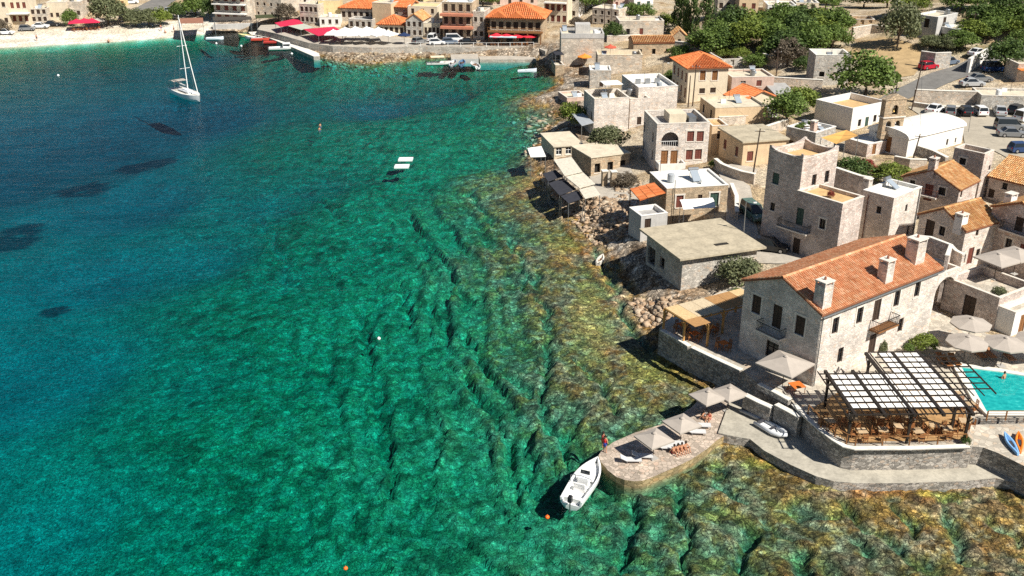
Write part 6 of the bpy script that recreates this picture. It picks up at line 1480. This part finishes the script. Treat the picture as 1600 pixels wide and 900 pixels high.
# plants
bush('dense round bush against the slab-roofed house', G(1155,446), 6.0, 3.6, 'olive'); tree('tree', 'bright leafy tree leaning over the grey sheet canopy', G(893,200), 6.0, 5.0, 'bright'); tree('tree', 'dark spreading tree behind the rubble shed', G(950,236), 7.0, 4.6, 'olive'); tree('tree', 'leafy tree behind the furnished roof terrace', G(1228,196), 8.5, 6.0, 'green'); tree('tree', 'pale bushy tree beside the small orange gable', G(1252,176), 7, 5.0, 'bright')
bush('red flowering bougainvillea on the tower terrace wall', G(1350,274), 3.6, 2.6, 'red'); bush('small magenta flower pot on the orange roof deck', bush_on_deck, 1.0, .9, 'red'); bush('dark green shrub around the red flowering bougainvillea', G(1330,279), 6.5, 3.2, 'dark'); bush('bright shrub between bougainvillea and ochre roof', G(1392,284), 6.0, 3.0, 'bright'); bush('clipped hedge beside the pool parasols', P(1442,546,Z_T), 3.0, 1.8, 'bright'); bush('small shrub in a pot at the arcade side of the hedge', P(1418,552,Z_T), 1.2, 1.2, 'green'); bush('potted shrub under the brown balcony', P(1375,556,Z_T), 1.3, 2.0, 'olive'); bush('dark potted plant at the end of the deck railing', P(1508,694,Z_T), 1.0, .9, 'dark'); bush('creeper on the corner of the courtyard roof terrace', YARD.world(1.5, 1.0, YARD.H-.9), 1.8, 1.6, 'olive'); bush('weedy green bank beside the arched house', G(1118,262), 2.5, 1.3, 'bright'); bush('rusty brown scrub behind the porch of the white-roofed house', G(975,290), 5, 2.0, 'dry'); bush('small shrub at the corner of the straw pergola', P(1150,470,3.0), 2.0, 1.6, 'green')
tree('tree', 'big round dark green tree between field tower and white long house', G(1350,152), 13.0, 8.6, 'green'); tree('olive_tree', 'tall grey-green olive tree on the dry field', G(1402,74), 9.5, 10.0, 'olive'); tree('tree', 'tree casting deep shade at the roadside awning house', G(1568,112), 9, 6.5, 'dark')
for i, (x, y, w_, h_) in enumerate(((1058,48,6,10),(1078,52,6.5,11.5),(1102,50,6,11.5),(1068,50,5.5,10.5))): tree('cypress_tree', 'dark tall conical tree in the clump behind the old houses', G(x, y), w_, h_, 'cone', 'dark conical trees')
GL = ['green','dark','bright','green']
for i, (x, y) in enumerate(((1120,62),(1145,52),(1170,50),(1195,48),(1222,46),(1250,44),(1280,42),(1300,55),(1110,78),(1135,76),(1165,72),(1190,66),(1215,72),(1245,64),(1275,62),(1300,72),(1265,80),(1235,86))):
    tree('grove_tree', {'green':'broad mid-green tree in the grove behind the village','dark':'broad dark green tree in the grove behind the village','bright':'broad yellowish green tree in the grove behind the village'}[GL[i%4]], G(x, y+6), 8.5+1.5*((i*7)%3), 5.6+((i*5)%3)*.8, GL[i%4], {'green':'mid-green grove trees','dark':'dark grove trees','bright':'yellowish grove trees'}[GL[i%4]])
tree('dry_tree', 'bare grey-brown tree at the lower edge of the grove', G(1230,104), 8, 6, 'dry'); bush('grey-brown dry bush under the gable ruin', G(1090,76), 6, 3.2, 'dry')
for i, (x, y, w_, h_, k) in enumerate(((1130,90,5,2.6,'bright'),(1155,92,5,2.6,'bright'),(1195,92,5,3,'bright'),(1062,90,6,3,'green'),(1048,130,4,2.6,'green'),(1060,140,3.5,2.5,'green'),(1180,104,6,3,'green'),(1255,110,5,3,'dark'),(1270,96,4,3,'green'))): bush({'bright':'pale yellow-green shrub at the lower edge of the grove','green':'green shrub at the lower edge of the grove','dark':'dark shrub beside the field tower'}[k], G(x, y), w_, h_, k, {'bright':'pale shrubs below the grove','green':'green shrubs below the grove','dark':'dark shrubs below the grove'}[k])
for i, (x, y, w_, h_, k) in enumerate(((1500,76,8,4,'green'),(1522,62,8,4.5,'bright'),(1545,62,8,5,'green'),(1530,40,8,5,'dark'),(1555,45,9,5,'green'),(1580,60,8,4.6,'bright'),(1595,45,9,5,'green'),(1570,25,9,5,'dark'),(1500,18,9,5,'green'),(1530,14,9,5,'bright'),(1480,78,6,3,'olive'),(1455,76,6,3,'olive'),(1590,12,10,5,'green'),(1420,20,10,6,'bright'),(1385,12,10,6,'bright'),(1350,12,9,5,'dark'),(1310,8,9,5,'dark'),(1290,14,7,4,'green'),(1595,85,8,5,'green'),(1450,8,10,5,'olive'))):
    tree('hill_shrub_tree', {'bright':'yellowish shrubby tree on the hillside above the road','green':'mid-green shrubby tree on the hillside above the road','dark':'dark shrubby tree on the hillside above the road','olive':'grey-green shrubby tree on the hillside above the road'}[k], G(x, y), w_, h_, k, k+' shrubby trees on the upper hillside')
# ================================================================ far shore: quay, beach front, boats
def fb(name, label, x0, x1, yt, yb, depth, wall, cat='house', yb1=None, z0=None):
    """house seen square-on: foot of its front wall at (x0,yb)-(x1,yb1)"""
    a = G(x0, yb); c = G(x1, yb if yb1 is None else yb1)
    b = Building.__new__(Building); b.z0 = min(a.z, c.z) if z0 is None else z0
    b.zr = top_z(a, yt); b.w = math.hypot(c.x-a.x, c.y-a.y); b.d = depth; b.yaw = math.atan2(c.y-a.y, c.x-a.x)
    b.origin = Vector((a.x, a.y, b.z0)); b.H = b.zr-b.z0
    b.U = Vector((math.cos(b.yaw), math.sin(b.yaw), 0)); b.V = Vector((-math.sin(b.yaw), math.cos(b.yaw), 0))
    b.root = empty(name, b.origin, b.yaw, label, cat); b.open = {'F': [], 'L': [], 'R': [], 'K': []}; b.wallmat = wall; b.sink = 2.0
    BINFO.append((name, round(b.w,1), round(b.d,1), round(b.H,1), round(b.z0,1))); return b
def floors(b, wl, nf, n, kind, w=.9, h=1.3, **kw):
    for i in range(nf): b.rowwins(wl, n, b.H*(i+.28)/nf, w, min(h, b.H/nf*.6), kind, **kw)
QS = stone('quay_stone', (0.47,0.43,0.37), (0.36,0.33,0.28), 0.6, 0.25)
qz = 2.3
platform('stone_quay', 'long stone quay wall below the waterfront restaurants', 'quay', [(402,46),(430,52),(482,67),(520,72),(580,74.5),(640,73.5),(660,73),(740,74),(836,73),(852,80),(872,70),(860,52),(700,44),(500,38),(410,36)], qz, -1.5, QS, CONCP)
platform('stone_jetty', 'low pale jetty path sloping along the foot of the quay', 'jetty', [(388,50),(405,49),(425,54),(462,68),(498,83),(500,88),(490,88),(455,73),(420,59),(392,54)], .8, -2, QS, COPE)
platform('concrete_dock', 'small concrete dock block below the quay wall', 'dock', [(704,85),(746,84),(748,92),(705,92)], .9, -.9, R_GREYW, CONCP)
platform('harbour_ledge', 'pale concrete ledge at the foot of the inner quay', 'ledge', [(748,88),(834,86),(838,93),(750,93)], .6, -2, QS, CONCP)
rl = rail('quay_railing', 'thin white railing along the quay edge', [(636,73),(700,73),(760,73.5),(834,72.5)], qz+.02, 1.0, 3.0, WHITEP)
SHADE = mat('dark_canopy', (0.07,0.06,0.05), 0.9, 0.2)
# hotels and houses, left to right
b = fb('beach_house', 'cream house at the far end of the beach', -30, 18, -6, 42, 9, R_CREAM); floors(b, 'F', 2, 4, 'dark'); b.flat(.3, ROOF_CREAM)
b = fb('beach_house', 'cream beach house with a broad white balcony', 20, 48, -2, 39, 8, R_CREAM); floors(b, 'F', 2, 3, 'red', h=1.6); b.flat(.3, ROOF_CREAM); b.box('balcony', R_WHITE, -.5, b.w+.5, -2.2, -.003, b.H*.45, b.H*.45+.25)
b = fb('beach_house', 'low stone beach house with two rows of small windows', 50, 76, 14, 36, 7, S_FAR); floors(b, 'F', 2, 3, 'dark'); b.flat(.3, ROOF_CREAM)
b = fb('beach_house', 'broad blank cream building behind the parked cars', 77, 106, 4, 32, 9, R_CREAM); b.rowwins('F', 3, 1.0, .9, 1.2, 'dark'); b.flat(.3, ROOF_CREAM)
b = fb('beach_house', 'greyish plastered building beside the big beach tree', 107, 130, 3, 29, 9, S_FAR); b.rowwins('F', 2, 1.0, .9, 1.2, 'dark'); b.flat(.3, ROOF_CREAM)
b = fb('beach_house', 'cream building rising behind the big beach tree', 131, 152, -6, 20, 9, R_CREAM); floors(b, 'F', 2, 3, 'dark'); b.flat(.3, ROOF_CREAM)
b = fb('beach_house', 'peach coloured building behind the beach road', 153, 178, -10, 12, 9, R_PEACH); floors(b, 'F', 2, 3, 'dark'); b.flat(.3, ROOF_CREAM)
b = fb('beach_house', 'yellow-orange building beside the beach road', 180, 196, -10, 11, 9, R_YELL); floors(b, 'F', 2, 2, 'brown'); b.flat(.3, ROOF_CREAM)
drape('road', 'asphalt beach road climbing inland behind the trees', [(188,36),(232,24),(262,10),(290,-6),(250,-6),(222,8),(196,22)], ASPH, .15)
drape('parking_lot', 'pale gravel parking strip behind the beach trees', [(232,26),(330,30),(334,14),(280,12)], GRAV, .12)
b = fb('seafront_hotel', 'stone seafront hotel with three storeys of shaded balconies', 337, 388, -24, 34, 12, S_FAR, 'hotel'); floors(b, 'F', 4, 4, 'red', 1.3, 1.8); b.flat(.3, ROOF_CREAM)
for i in range(1, 4): b.box('balcony', R_WHITE, .2, b.w-.1, -1.6, -.003, b.H*i/4-.1, b.H*i/4+.2); 
for i in range(3): parasol('parasol', 'small cream parasol on the hotel balcony', b.world(1.6+2.8*i, -.9, b.H*.5+.21), 1.6, 1.5, 8, 0, CANVASW, 'balcony parasols')
b = fb('seafront_hotel', 'plain stone hotel wing with small square windows', 389, 441, -18, 26, 12, S_FAR, 'hotel'); floors(b, 'F', 3, 5, 'dark', .7, .9); b.flat(.3, ROOF_CREAM)
canopy('canopy', 'dark restaurant canopy below the balcony hotel', ((332,27),(392,26),(394,31),(333,32)), 4.6, SHADE); canopy('canopy', 'brown reed canopy at the end of the beach', ((281,29),(317,28),(318,36),(281,37)), 4.2, mat('reed_brown',(.30,.14,.09),.9,.2)); canopy('canopy', 'dark creeper canopy below the plain hotel wing', ((398,24),(440,22),(442,27),(400,29)), 4.4, mat('creeper',(.06,.07,.03),.9,.3))
wall_run('quay_wall', 'grey retaining wall below the balcony hotel', [(332,38.5),(360,37.5),(396,36)], 2.0, -.5, 1.2, R_GREYW, None)
b = fb('stone_house', 'shaded stone house behind the red canopies', 470, 498, 6, 38, 9, S_FAR); floors(b, 'F', 2, 4, 'dark'); b.flat(.3, ROOF_CREAM)
b = fb('yellow_house', 'bright cream-yellow house behind the red canopies', 499, 533, 1, 31, 9, R_YELL); b.flat(.3, ROOF_CREAM, cap=R_CREAM)
b = fb('white_house', 'little white flat house in front of the cream-yellow one', 500, 532, 27, 42, 5, R_WHITE); b.rowwins('F', 3, .8, .8, 1.2, 'dark'); b.flat(.2, ROOF_CREAM)
b = fb('hip_house', 'house with orange hipped roof and shaded windows above the white parasols', 533, 588, 13, 32, 9, S_FAR); floors(b, 'F', 1, 6, 'dark', 1.0, 1.6); b.hip(2.2, T_ORANGE, .5, .45, .8)
b = fb('stone_house', 'grey stone ground floor below the shaded hip house', 545, 582, 30, 46, 5, S_GREY); b.rowwins('F', 4, .8, .9, 1.4, 'dark'); b.flat(.4, ROOF_GREY)
b = fb('peach_house', 'orange-cream blank house beside the hip house', 583, 612, 4, 40, 9, R_PEACH); b.rowwins('R', 2, 2, .9, 1.2, 'dark'); b.flat(.3, ROOF_CREAM)
b = fb('hip_house', 'small house with bright orange hip roof next to the white parasols', 592, 632, 39, 56, 7, R_CREAM); floors(b, 'F', 1, 5, 'dark', .9, 1.5); b.hip(2.0, T_ORANGE, .5, .45, .8)
b = fb('shop_house', 'reddish house with orange roof edge and white blind', 612, 640, 11, 34, 7, R_DARK); b.rowwins('F', 2, b.H*.5, 1.2, 1.4, 'white'); b.pitched('u', 1.2, T_ORANGE, .4, .45, .8)
b = fb('cream_house', 'cream two-storey house behind the stone gable', 638, 684, 10, 40, 8, R_CREAM); floors(b, 'F', 2, 3, 'dark', .8, 1.3); b.flat(.3, R_YELL)
b = fb('stone_gable_house', 'grey stone gable house facing the quay', 635, 661, 32, 58, 9, S_GREY); floors(b, 'F', 2, 3, 'dark', .8, 1.3); b.pitched('v', 1.6, T_OCH, .2, .45, .8)
b = fb('long_shed', 'pale wall with slit windows in the deep shade of the hotel', 662, 688, 36, 58, 8, R_CREAM); floors(b, 'F', 1, 4, 'dark', .7, 1.5); b.flat(.3, ROOF_CREAM)
b = fb('balcony_hotel', 'stone hotel with three red-trimmed balcony bands', 692, 738, 3, 62, 9, S_OCHRE, 'hotel'); floors(b, 'F', 3, 4, 'dark', 1.0, 1.8); b.flat(.3, ROOF_WHITE)
for i in (1, 2): b.box('balcony', mat('red_trim',(.52,.20,.12),.8), -.3, b.w+.3, -1.5, -.003, b.H*i/3-.15, b.H*i/3+.45)
b = fb('stair_house', 'narrow stepped stone house against the hotel', 739, 757, 18, 62, 7, S_WARM); floors(b, 'F', 2, 2, 'dark', .8, 1.2); b.flat(.5, ROOF_CREAM)
b = fb('orange_roofed_restaurant', 'big waterfront restaurant with a wide orange hipped roof and gallery', 766, 846, 28, 67, 11, S_OCHRE, 'restaurant'); b.rowwins('F', 7, b.H*.56, 1.2, 1.9, 'dark'); b.rowwins('F', 4, .3, 1.6, 2.0, 'glass'); b.hip(3.0, T_ORANGE, 1.0, .5, .9)
b.box('gallery', WOODB, -.4, b.w+.4, -1.8, -.003, b.H*.47, b.H*.51); gr = MB()
for k in range(25): gr.bar((-.3+k*(b.w+.6)/24,-1.7,b.H*.51+.003),(-.3+k*(b.w+.6)/24,-1.7,b.H*.51+.9),.05)
gr.bar((-.4,-1.7,b.H*.51+.93),(b.w+.4,-1.7,b.H*.51+.93),.08); gr.build('gallery_railing', WOODB, b.root)
for k in range(5): MB().box(k*b.w/4-.12,k*b.w/4+.12,-1.75,-1.55,0,b.H*.469).build('gallery_post', WOODB, b.root)
b.box('blue_awning', mat('pale_blue_awning',(.50,.66,.70),.8,.04), .5, b.w*.55, -3.6, -1.81, b.H*.33, b.H*.36)
for i, (u, g_) in enumerate(((.15,0),(.4,0),(.62,0))): 
    r2 = MB(); xx = b.w*(.18+.34*i)
    r2.add([(xx-2.2,-1.02,b.H+.35),(xx+2.2,-1.02,b.H+.35),(xx,-.9,b.H+1.7),(xx,4.0,b.H+1.75)], [(0,1,2),(1,3,2),(0,2,3)]); 
    if i < 2: r2.build('dormer_gable', T_ORANGE, b.root)
b = fb('tall_house', 'tall house with violet shutters and balconies behind the inner harbour', 850, 886, -14, 38, 9, R_CREAM); floors(b, 'F', 3, 4, 'red', 1.0, 1.7); b.flat(.3, ROOF_CREAM); b.box('balcony', R_WHITE, .2, b.w-.2, -1.3, -.003, b.H*.66, b.H*.69)
b = fb('white_house', 'narrow white house at the foot of the hillside trees', 888, 904, -14, 30, 9, R_WHITE); floors(b, 'F', 2, 1, 'dark'); b.flat(.3, ROOF_WHITE)
b = fb('hillside_house', 'old cream house beside a pair of power poles', 925, 966, 12, 38, 7, S_FAR); floors(b, 'F', 2, 4, 'dark', .7, 1.0); b.flat(.3, ROOF_CREAM)
b = fb('hillside_house', 'pale house above the old flat-roofed stone house', 958, 990, -12, 12, 8, R_PINK); floors(b, 'F', 2, 3, 'red', .8, 1.2); b.flat(.3, ROOF_CREAM)
b = fb('white_house', 'bright white house with a turquoise door on the hillside', 990, 1020, -10, 16, 8, R_WHITE); b.rowwins('F', 2, 1, 1.0, 1.5, 'green'); b.flat(.3, ROOF_WHITE)
for x0, x1, yt, yb, m_, lb in ((905,950,-16,8,R_CREAM,'cream house on the skyline behind the narrow white house'),(560,610,-16,6,R_CREAM,'cream house rising behind the orange hip roofs'),(620,660,-18,4,R_YELL,'yellow house rising behind the cream two-storey house'),(770,840,-16,8,R_PINK,'reddish house behind the big orange roof'),(470,520,-16,6,R_WHITE,'white house behind the cream-yellow house'),(700,745,-20,0,R_WHITE,'white house behind the red-trimmed hotel')):
    b = fb('upper_house', lb, x0, x1, yt, yb, 8, m_); floors(b, 'F', 2, 4, 'dark', .9, 1.3); b.flat(.3, ROOF_CREAM)
# canopies and parasols on the quay
CRIM = mat('crimson_canvas', (0.55,0.025,0.07), 0.85, 0.08)
canopy('canopy', 'crimson restaurant canopy at the jetty end of the quay', ((429,36),(464,29),(474,37),(438,42)), 4.2, CRIM); canopy('canopy', 'crimson restaurant canopy beside the white parasols', ((474,46),(522,42),(536,49),(497,56.5)), 4.2, CRIM); canopy('canopy', 'pale green canopy between the two crimson canopies', ((447,40),(474,37),(490,43),(470,47)), 4.1, mat('pale_green_canvas',(.45,.46,.38),.9,.08))
for i, (x, y) in enumerate(((522,68),(536,69),(552,69),(570,69),(590,69),(607,69),(540,64),(556,63),(574,63),(592,64))): parasol('parasol', 'large white parasol of the quay restaurant', P(x, y, qz+.01), 4.0, 2.5, 4, .2*i, CANVASW, 'white quay parasols', rise=1.0)
parasol('parasol', 'dark blue parasol on the quay beside the white ones', P(632,69,qz+.01), 3.2, 2.3, 8, 0, mat('parasol_blue',(.02,.035,.09),.9,.05))
for i, x in enumerate((776,792,808,826)): parasol('parasol', 'wide red parasol before the orange-roofed restaurant', P(x, 70, qz+.01), 4.2, 2.2, 8, 0, mat('parasol_scarlet',(.62,.03,.05),.9,.05), 'red quay parasols')
for i in range(12): 
    c_ = copy_tree(ch0); c_.location = P(768+5*i, 71.5, qz+.01); c_.rotation_euler = (0,0,.3*i); tag(c_, 'dark chair along the quay edge before the orange-roofed restaurant', 'chair', 'quay edge chairs')
for x, y, lb in ((122,44,'red parasol of the beach bar'),(134,43,'crimson parasol of the beach bar'),(146,43,'pinkish red parasol of the beach bar'),(154,41,'pale parasol behind the red beach bar parasols')): parasol('parasol', lb, G(x, y+3), 4.2, 2.2, 4, .3, CRIM if 'pale' not in lb else CANVAS)
for i in range(14):
    c_ = copy_tree(ch0); p = G(114+3.2*i, 48.5-.25*i+(i%2)*1.5); c_.location = p; c_.rotation_euler = (0,0,i); tag(c_, 'dark chair on the sand at the beach bar', 'chair', 'beach bar chairs')
# cars far
for lb, x, y, rz, col, kd in (('white car on the beach road',205,6,.4,'white','sedan'),('pale car at the end of the beach',10,54,.1,'white','hatch'),('grey car behind the beach wall',43,48,.2,'grey','hatch'),('white sedan behind the beach wall',64,44,.1,'white','sedan'),('black car behind the beach wall',82,41,.2,'black','sedan'),('dark car in the shade of the beach trees',198,30,.2,'black','hatch'),('silver car on the gravel strip',268,20,.1,'silver','hatch'),('dark car on the gravel strip',282,20,.1,'black','hatch'),('white car on the gravel strip',294,21,.2,'white','hatch'),
   ('white pickup parked on the quay',676,64,1.4,'white','van'),('white hatchback parked at the quay edge',683,70,.1,'white','hatch'),('blue-grey car parked on the quay',703,69,.1,'bluegrey','hatch'),('white van parked on the quay behind the blue-grey car',711,65,.1,'white','van'),('black car parked on the quay below the red-trimmed hotel',731,69,.1,'black','sedan'),('grey car parked at the dark blue parasol',655,68,.9,'grey','hatch')):
    g = G(x, y) if x < 400 else P(x, y, qz); car(lb, Vector((g.x, g.y, g.z+.12)), rz, col, kd, 'cars on the far shore')
# trees far
for lb, x, y, w_, h_, k in (('big grey-green tamarisk tree beside the red beach parasols',171,40,12,9,'olive'),('green shrub tree between the beach parasols and cars',110,41,5,5,'green'),('tamarisk tree at the beach road turn',212,42,7,5.5,'olive'),('low tamarisk tree in the beach row',233,42,8,5.5,'olive'),('green tamarisk tree in the beach row',252,41,8,5.5,'bright'),('dark tree behind the beach canopy',276,30,6,5,'dark'),('round dark green tree beside the balcony hotel',306,26,9,6.5,'green'),('dark slim tree at the balcony hotel corner',329,32,5,7,'dark'),('dry bush at the plain hotel wing',448,32,7,5,'dry'),('dark tree above the tall violet-shuttered house',915,18,10,8,'green'),('green tree among the hillside houses',940,10,9,7,'green'),('dark bush beside the railed roof',958,62,6,4.5,'dark'),('tree behind the red-trimmed hotel',755,14,9,6,'green'),('dark tree behind the gravel cream house',680,6,8,6,'dark'),('shrub on the slope behind the big orange roof',748,4,8,5,'dry'),('brown bush at the left beach end',2,52,6,4,'dry')):
    tree('tree', lb, G(x, y), w_, h_, k)
for lb, x, y, w_, h_, k in (('bush on the skyline above the dry hillside',1005,28,7,4,'green'),('bush beside the dark conical trees',1040,44,6,4,'bright'),('bush below the hillside white house',985,24,6,3.5,'green'),('dry bush above the wide blank house',900,44,5,3,'dry')): bush(lb, G(x, y), w_, h_, k)
# moored boats
def small_boat(label, px_, py_, rz, L, W_, col, trim=None, cabin=False, canopy_=None, motor=True):
    r = empty('moored_boat', P(px_, py_, 0), rz, label, 'boat'); m_ = mat('boat_%d_%d_%d'%(col[0]*100, col[1]*100, col[2]*100), col, .35, .04)
    hull_mesh(L, W_, .6, .2, 12, .3, .7).build('hull', m_, r); MB().box(-L*.1,-L*.02,-W_*.42,W_*.42,.38,.46).box(L*.15,L*.23,-W_*.38,W_*.38,.38,.46).build('thwarts', WOODB if trim is None else trim, r)
    if cabin: MB().prism([(-L*.05,-W_*.25),(L*.18,-W_*.2),(L*.18,W_*.2),(-L*.05,W_*.25)], .4, 1.7).build('cabin', GEL, r); MB().box(-L*.04,L*.17,-W_*.26,-W_*.255,1.0,1.4).build('cabin_window', GLASS, r)
    if canopy_:
        MB().box(-L*.35,L*.15,-W_*.5,W_*.5,1.9,1.98).build('canopy', canopy_, r)
        for x in (-L*.33,L*.13):
            for y in (-W_*.45,W_*.45): MB().tube([(x,y,.5),(x,y,1.9)], .03, 5).build('canopy_pole', STEEL, r)
    if motor: outboard(r, -L/2-.1, 0, .8, .35)
    return r
CRM = mat('cream_canvas',(.70,.60,.42),.9,.05)
small_boat('small white and blue boat lying alone off the beach', 336, 62, .1, 4.6, 1.7, (.70,.78,.82)); small_boat('yellow and white boat in the jetty cluster', 386, 58, 2.9, 5.2, 1.8, (.75,.68,.35)); small_boat('white boat in the jetty cluster behind the red one', 397, 61, 3.0, 5.0, 1.8, (.78,.78,.76)); small_boat('red-sterned white boat in the jetty cluster', 408, 64, .1, 5.2, 1.8, (.55,.08,.05)); small_boat('pale boat touching the jetty path', 418, 61, .1, 5.0, 1.7, (.78,.78,.76)); small_boat('red boat between the cluster and the big jetty boat', 427, 68, .1, 5.0, 1.7, (.5,.06,.05)); small_boat('big grey-white working boat moored at the jetty', 445, 77, .2, 8.0, 2.8, (.72,.72,.70), cabin=True)
small_boat('boat with cream canopy at the concrete dock', 688, 101, .15, 6.5, 2.2, (.72,.70,.66), canopy_=CRM); small_boat('grey inflatable-like boat at the concrete dock', 708, 101, 1.4, 4.6, 1.8, (.42,.44,.46)); small_boat('blue boat at the concrete dock', 722, 101, 1.5, 4.6, 1.7, (.10,.20,.32)); small_boat('white outboard boat at the dock corner', 742, 104, 1.9, 5.0, 1.9, (.78,.78,.76)); small_boat('pale rowing boat in the shade of the harbour corner', 824, 113, .2, 4.4, 1.5, (.62,.68,.74), motor=False); small_boat('tiny pale rowing boat drawn up in the rock pools', 938, 411, 1.2, 2.2, .9, (.66,.62,.55), motor=False)
# people on the beach
for i, (x, y) in enumerate(((58,64),(252,48),(272,50),(258,52),(170,66))): person(['bather standing at the far beach end','bather standing on the pale sand','bather near the mast of the yacht on the sand','bather crouching on the pale sand','bather at the wet edge of the sand'][i], G(x, y), i*1.0, 'stand' if i not in (3, 4) else 'sit', ((.05,.05,.08),(.03,.05,.2),(.3,.03,.03),(.05,.05,.05),(.2,.1,.05))[i])
# ================================================================ what stands on the flat roofs: tanks, heaters, dishes, aerials
def roof_clutter(b, seed, zdeck):
    rn = random.Random(seed); m = .8
    if b.w < 3 or b.d < 3: return
    def spot(): return rn.uniform(m, b.w-m), rn.uniform(m, b.d-m)
    k = rn.random()
    if k < .55:
        u, v_ = spot(); tk = MB().lathe([(.0,1.25),(.45,1.2),(.5,1.1),(.5,.12),(.42,.1),(.42,0)], 12, (u, v_, zdeck)).build('water_tank', rn.choice((STEEL, GEL, BLUEG)), b.root)
    if k > .35:
        u, v_ = spot(); so = MB().obox((u,v_,zdeck+.55),(.5,0,0),(0,.8,.45),(0,-.02,.04)).build('solar_panel', mat('solar_glass',(.30,.34,.38),.15,0,spec=.6), b.root); MB().tube([(u-.6,v_+.8,zdeck+1.05),(u+.6,v_+.8,zdeck+1.05)], .22, 10).build('heater_tank', STEEL, so); MB().bar((u-.4,v_+.75,zdeck),(u-.4,v_+.75,zdeck+.9),.05).bar((u+.4,v_+.75,zdeck),(u+.4,v_+.75,zdeck+.9),.05).build('heater_stand', STEEL, so)
    u, v_ = spot(); an = MB().tube([(u,v_,zdeck-.05),(u,v_,zdeck+2.2)], .03, 6).bar((u-.5,v_,zdeck+2.0),(u+.5,v_,zdeck+2.0),.03).bar((u-.3,v_-.2,zdeck+1.8),(u-.3,v_+.3,zdeck+1.8),.03).build('aerial', IRON, b.root)
    if rn.random() < .6:
        u, v_ = spot(); MB().box(u-.45,u+.45,v_-.2,v_+.2,zdeck,zdeck+.65).build('air_unit', GEL, b.root)
for i, (b, z) in enumerate(FLATS): roof_clutter(b, i*13+5, z)
# ================================================================ loose rocks
def rocks(name, label, spots, seed, cols, rough=.5):
    rn = np.random.RandomState(seed)
    ico = bmesh.new(); bmesh.ops.create_icosphere(ico, subdivisions=1, radius=1.0); bv = np.array([v_.co[:] for v_ in ico.verts]); bf = np.array([[v_.index for v_ in f.verts] for f in ico.faces]); ico.free()
    V_ = []; F_ = []; o = 0
    for (x, y, s) in spots:
        d = np.clip(bv*1.15 + rough*(rn.uniform(-1,1,bv.shape)), -.8, .8)
        d *= s*np.array([rn.uniform(.7,1.8), rn.uniform(.5,1.2), rn.uniform(.3,1.0)]); a = rn.uniform(0,6.3); ca, sa = math.cos(a), math.sin(a)
        q = np.stack([d[:,0]*ca-d[:,1]*sa+x, d[:,0]*sa+d[:,1]*ca+y, d[:,2]+H(x,y)+s*.12], 1); V_.append(q); F_.append(bf+o); o += len(bv)
    m_, nt, b = new_mat(name); g = nt.nodes.new('ShaderNodeNewGeometry'); c = ramp(nt, [(i/(len(cols)-1), cc) for i, cc in enumerate(cols)], g.outputs['Random Per Island'])
    n = noise(nt, wcoords(nt), 2.5, 5, .7); c = mix(nt, 1.0, c, ramp(nt, [(.3,[.55]*3),(.7,[1.2]*3)], n), 'MULTIPLY'); nt.links.new(c, b.inputs['Base Color']); b.inputs['Roughness'].default_value = .95; bump(nt, b, n, .6, .1)
    return tag(link(name, np_mesh(name, np.concatenate(V_), np.concatenate(F_), m_)), label, kind='stuff')
def scatter(poly_px, n, smin, smax, seed, z=1.0):
    pw = px_poly(poly_px, z); xs = [p[0] for p in pw]; ys = [p[1] for p in pw]; rn = np.random.RandomState(seed); out = []
    while len(out) < n:
        x = rn.uniform(min(xs), max(xs), 400); y = rn.uniform(min(ys), max(ys), 400); k = inside(x, y, pw)
        for a, b in zip(x[k], y[k]): out.append((a, b, smin+(smax-smin)*rn.uniform()**2.2))
    return out[:n]
shore1 = [(842,262),(868,300),(884,322),(915,340),(960,352),(985,345),(990,330),(955,322),(925,315),(880,305),(858,275)]
rub = scatter(shore1, 1100, .12, .55, 1) + scatter([(895,335),(930,350),(985,352),(975,378),(930,372)], 420, .10, .45, 2) + scatter([(985,462),(1000,456),(1045,470),(1060,482),(1040,500),(1010,500)], 420, .10, .5, 3) + scatter([(960,300),(1000,300),(1000,330),(960,325)], 200, .1, .45, 4) + scatter([(800,175),(862,165),(866,200),(840,225),(822,245),(815,200)], 90, .2, .7, 8)
rocks('shore_rubble', 'heaps of pinkish and grey boulders along the village shore', rub, 5, [(.42,.28,.17),(.48,.37,.26),(.34,.21,.12),(.54,.45,.34),(.46,.33,.22),(.28,.21,.14)])
quayr = scatter([(495,84),(560,82),(640,84),(655,90),(620,97),(560,100),(510,95)], 300, .2, .6, 10)
rocks('quay_rocks', 'pale rocks heaped at the foot of the quay wall', quayr, 11, [(.40,.33,.24),(.33,.25,.16),(.46,.39,.29),(.28,.20,.12)])
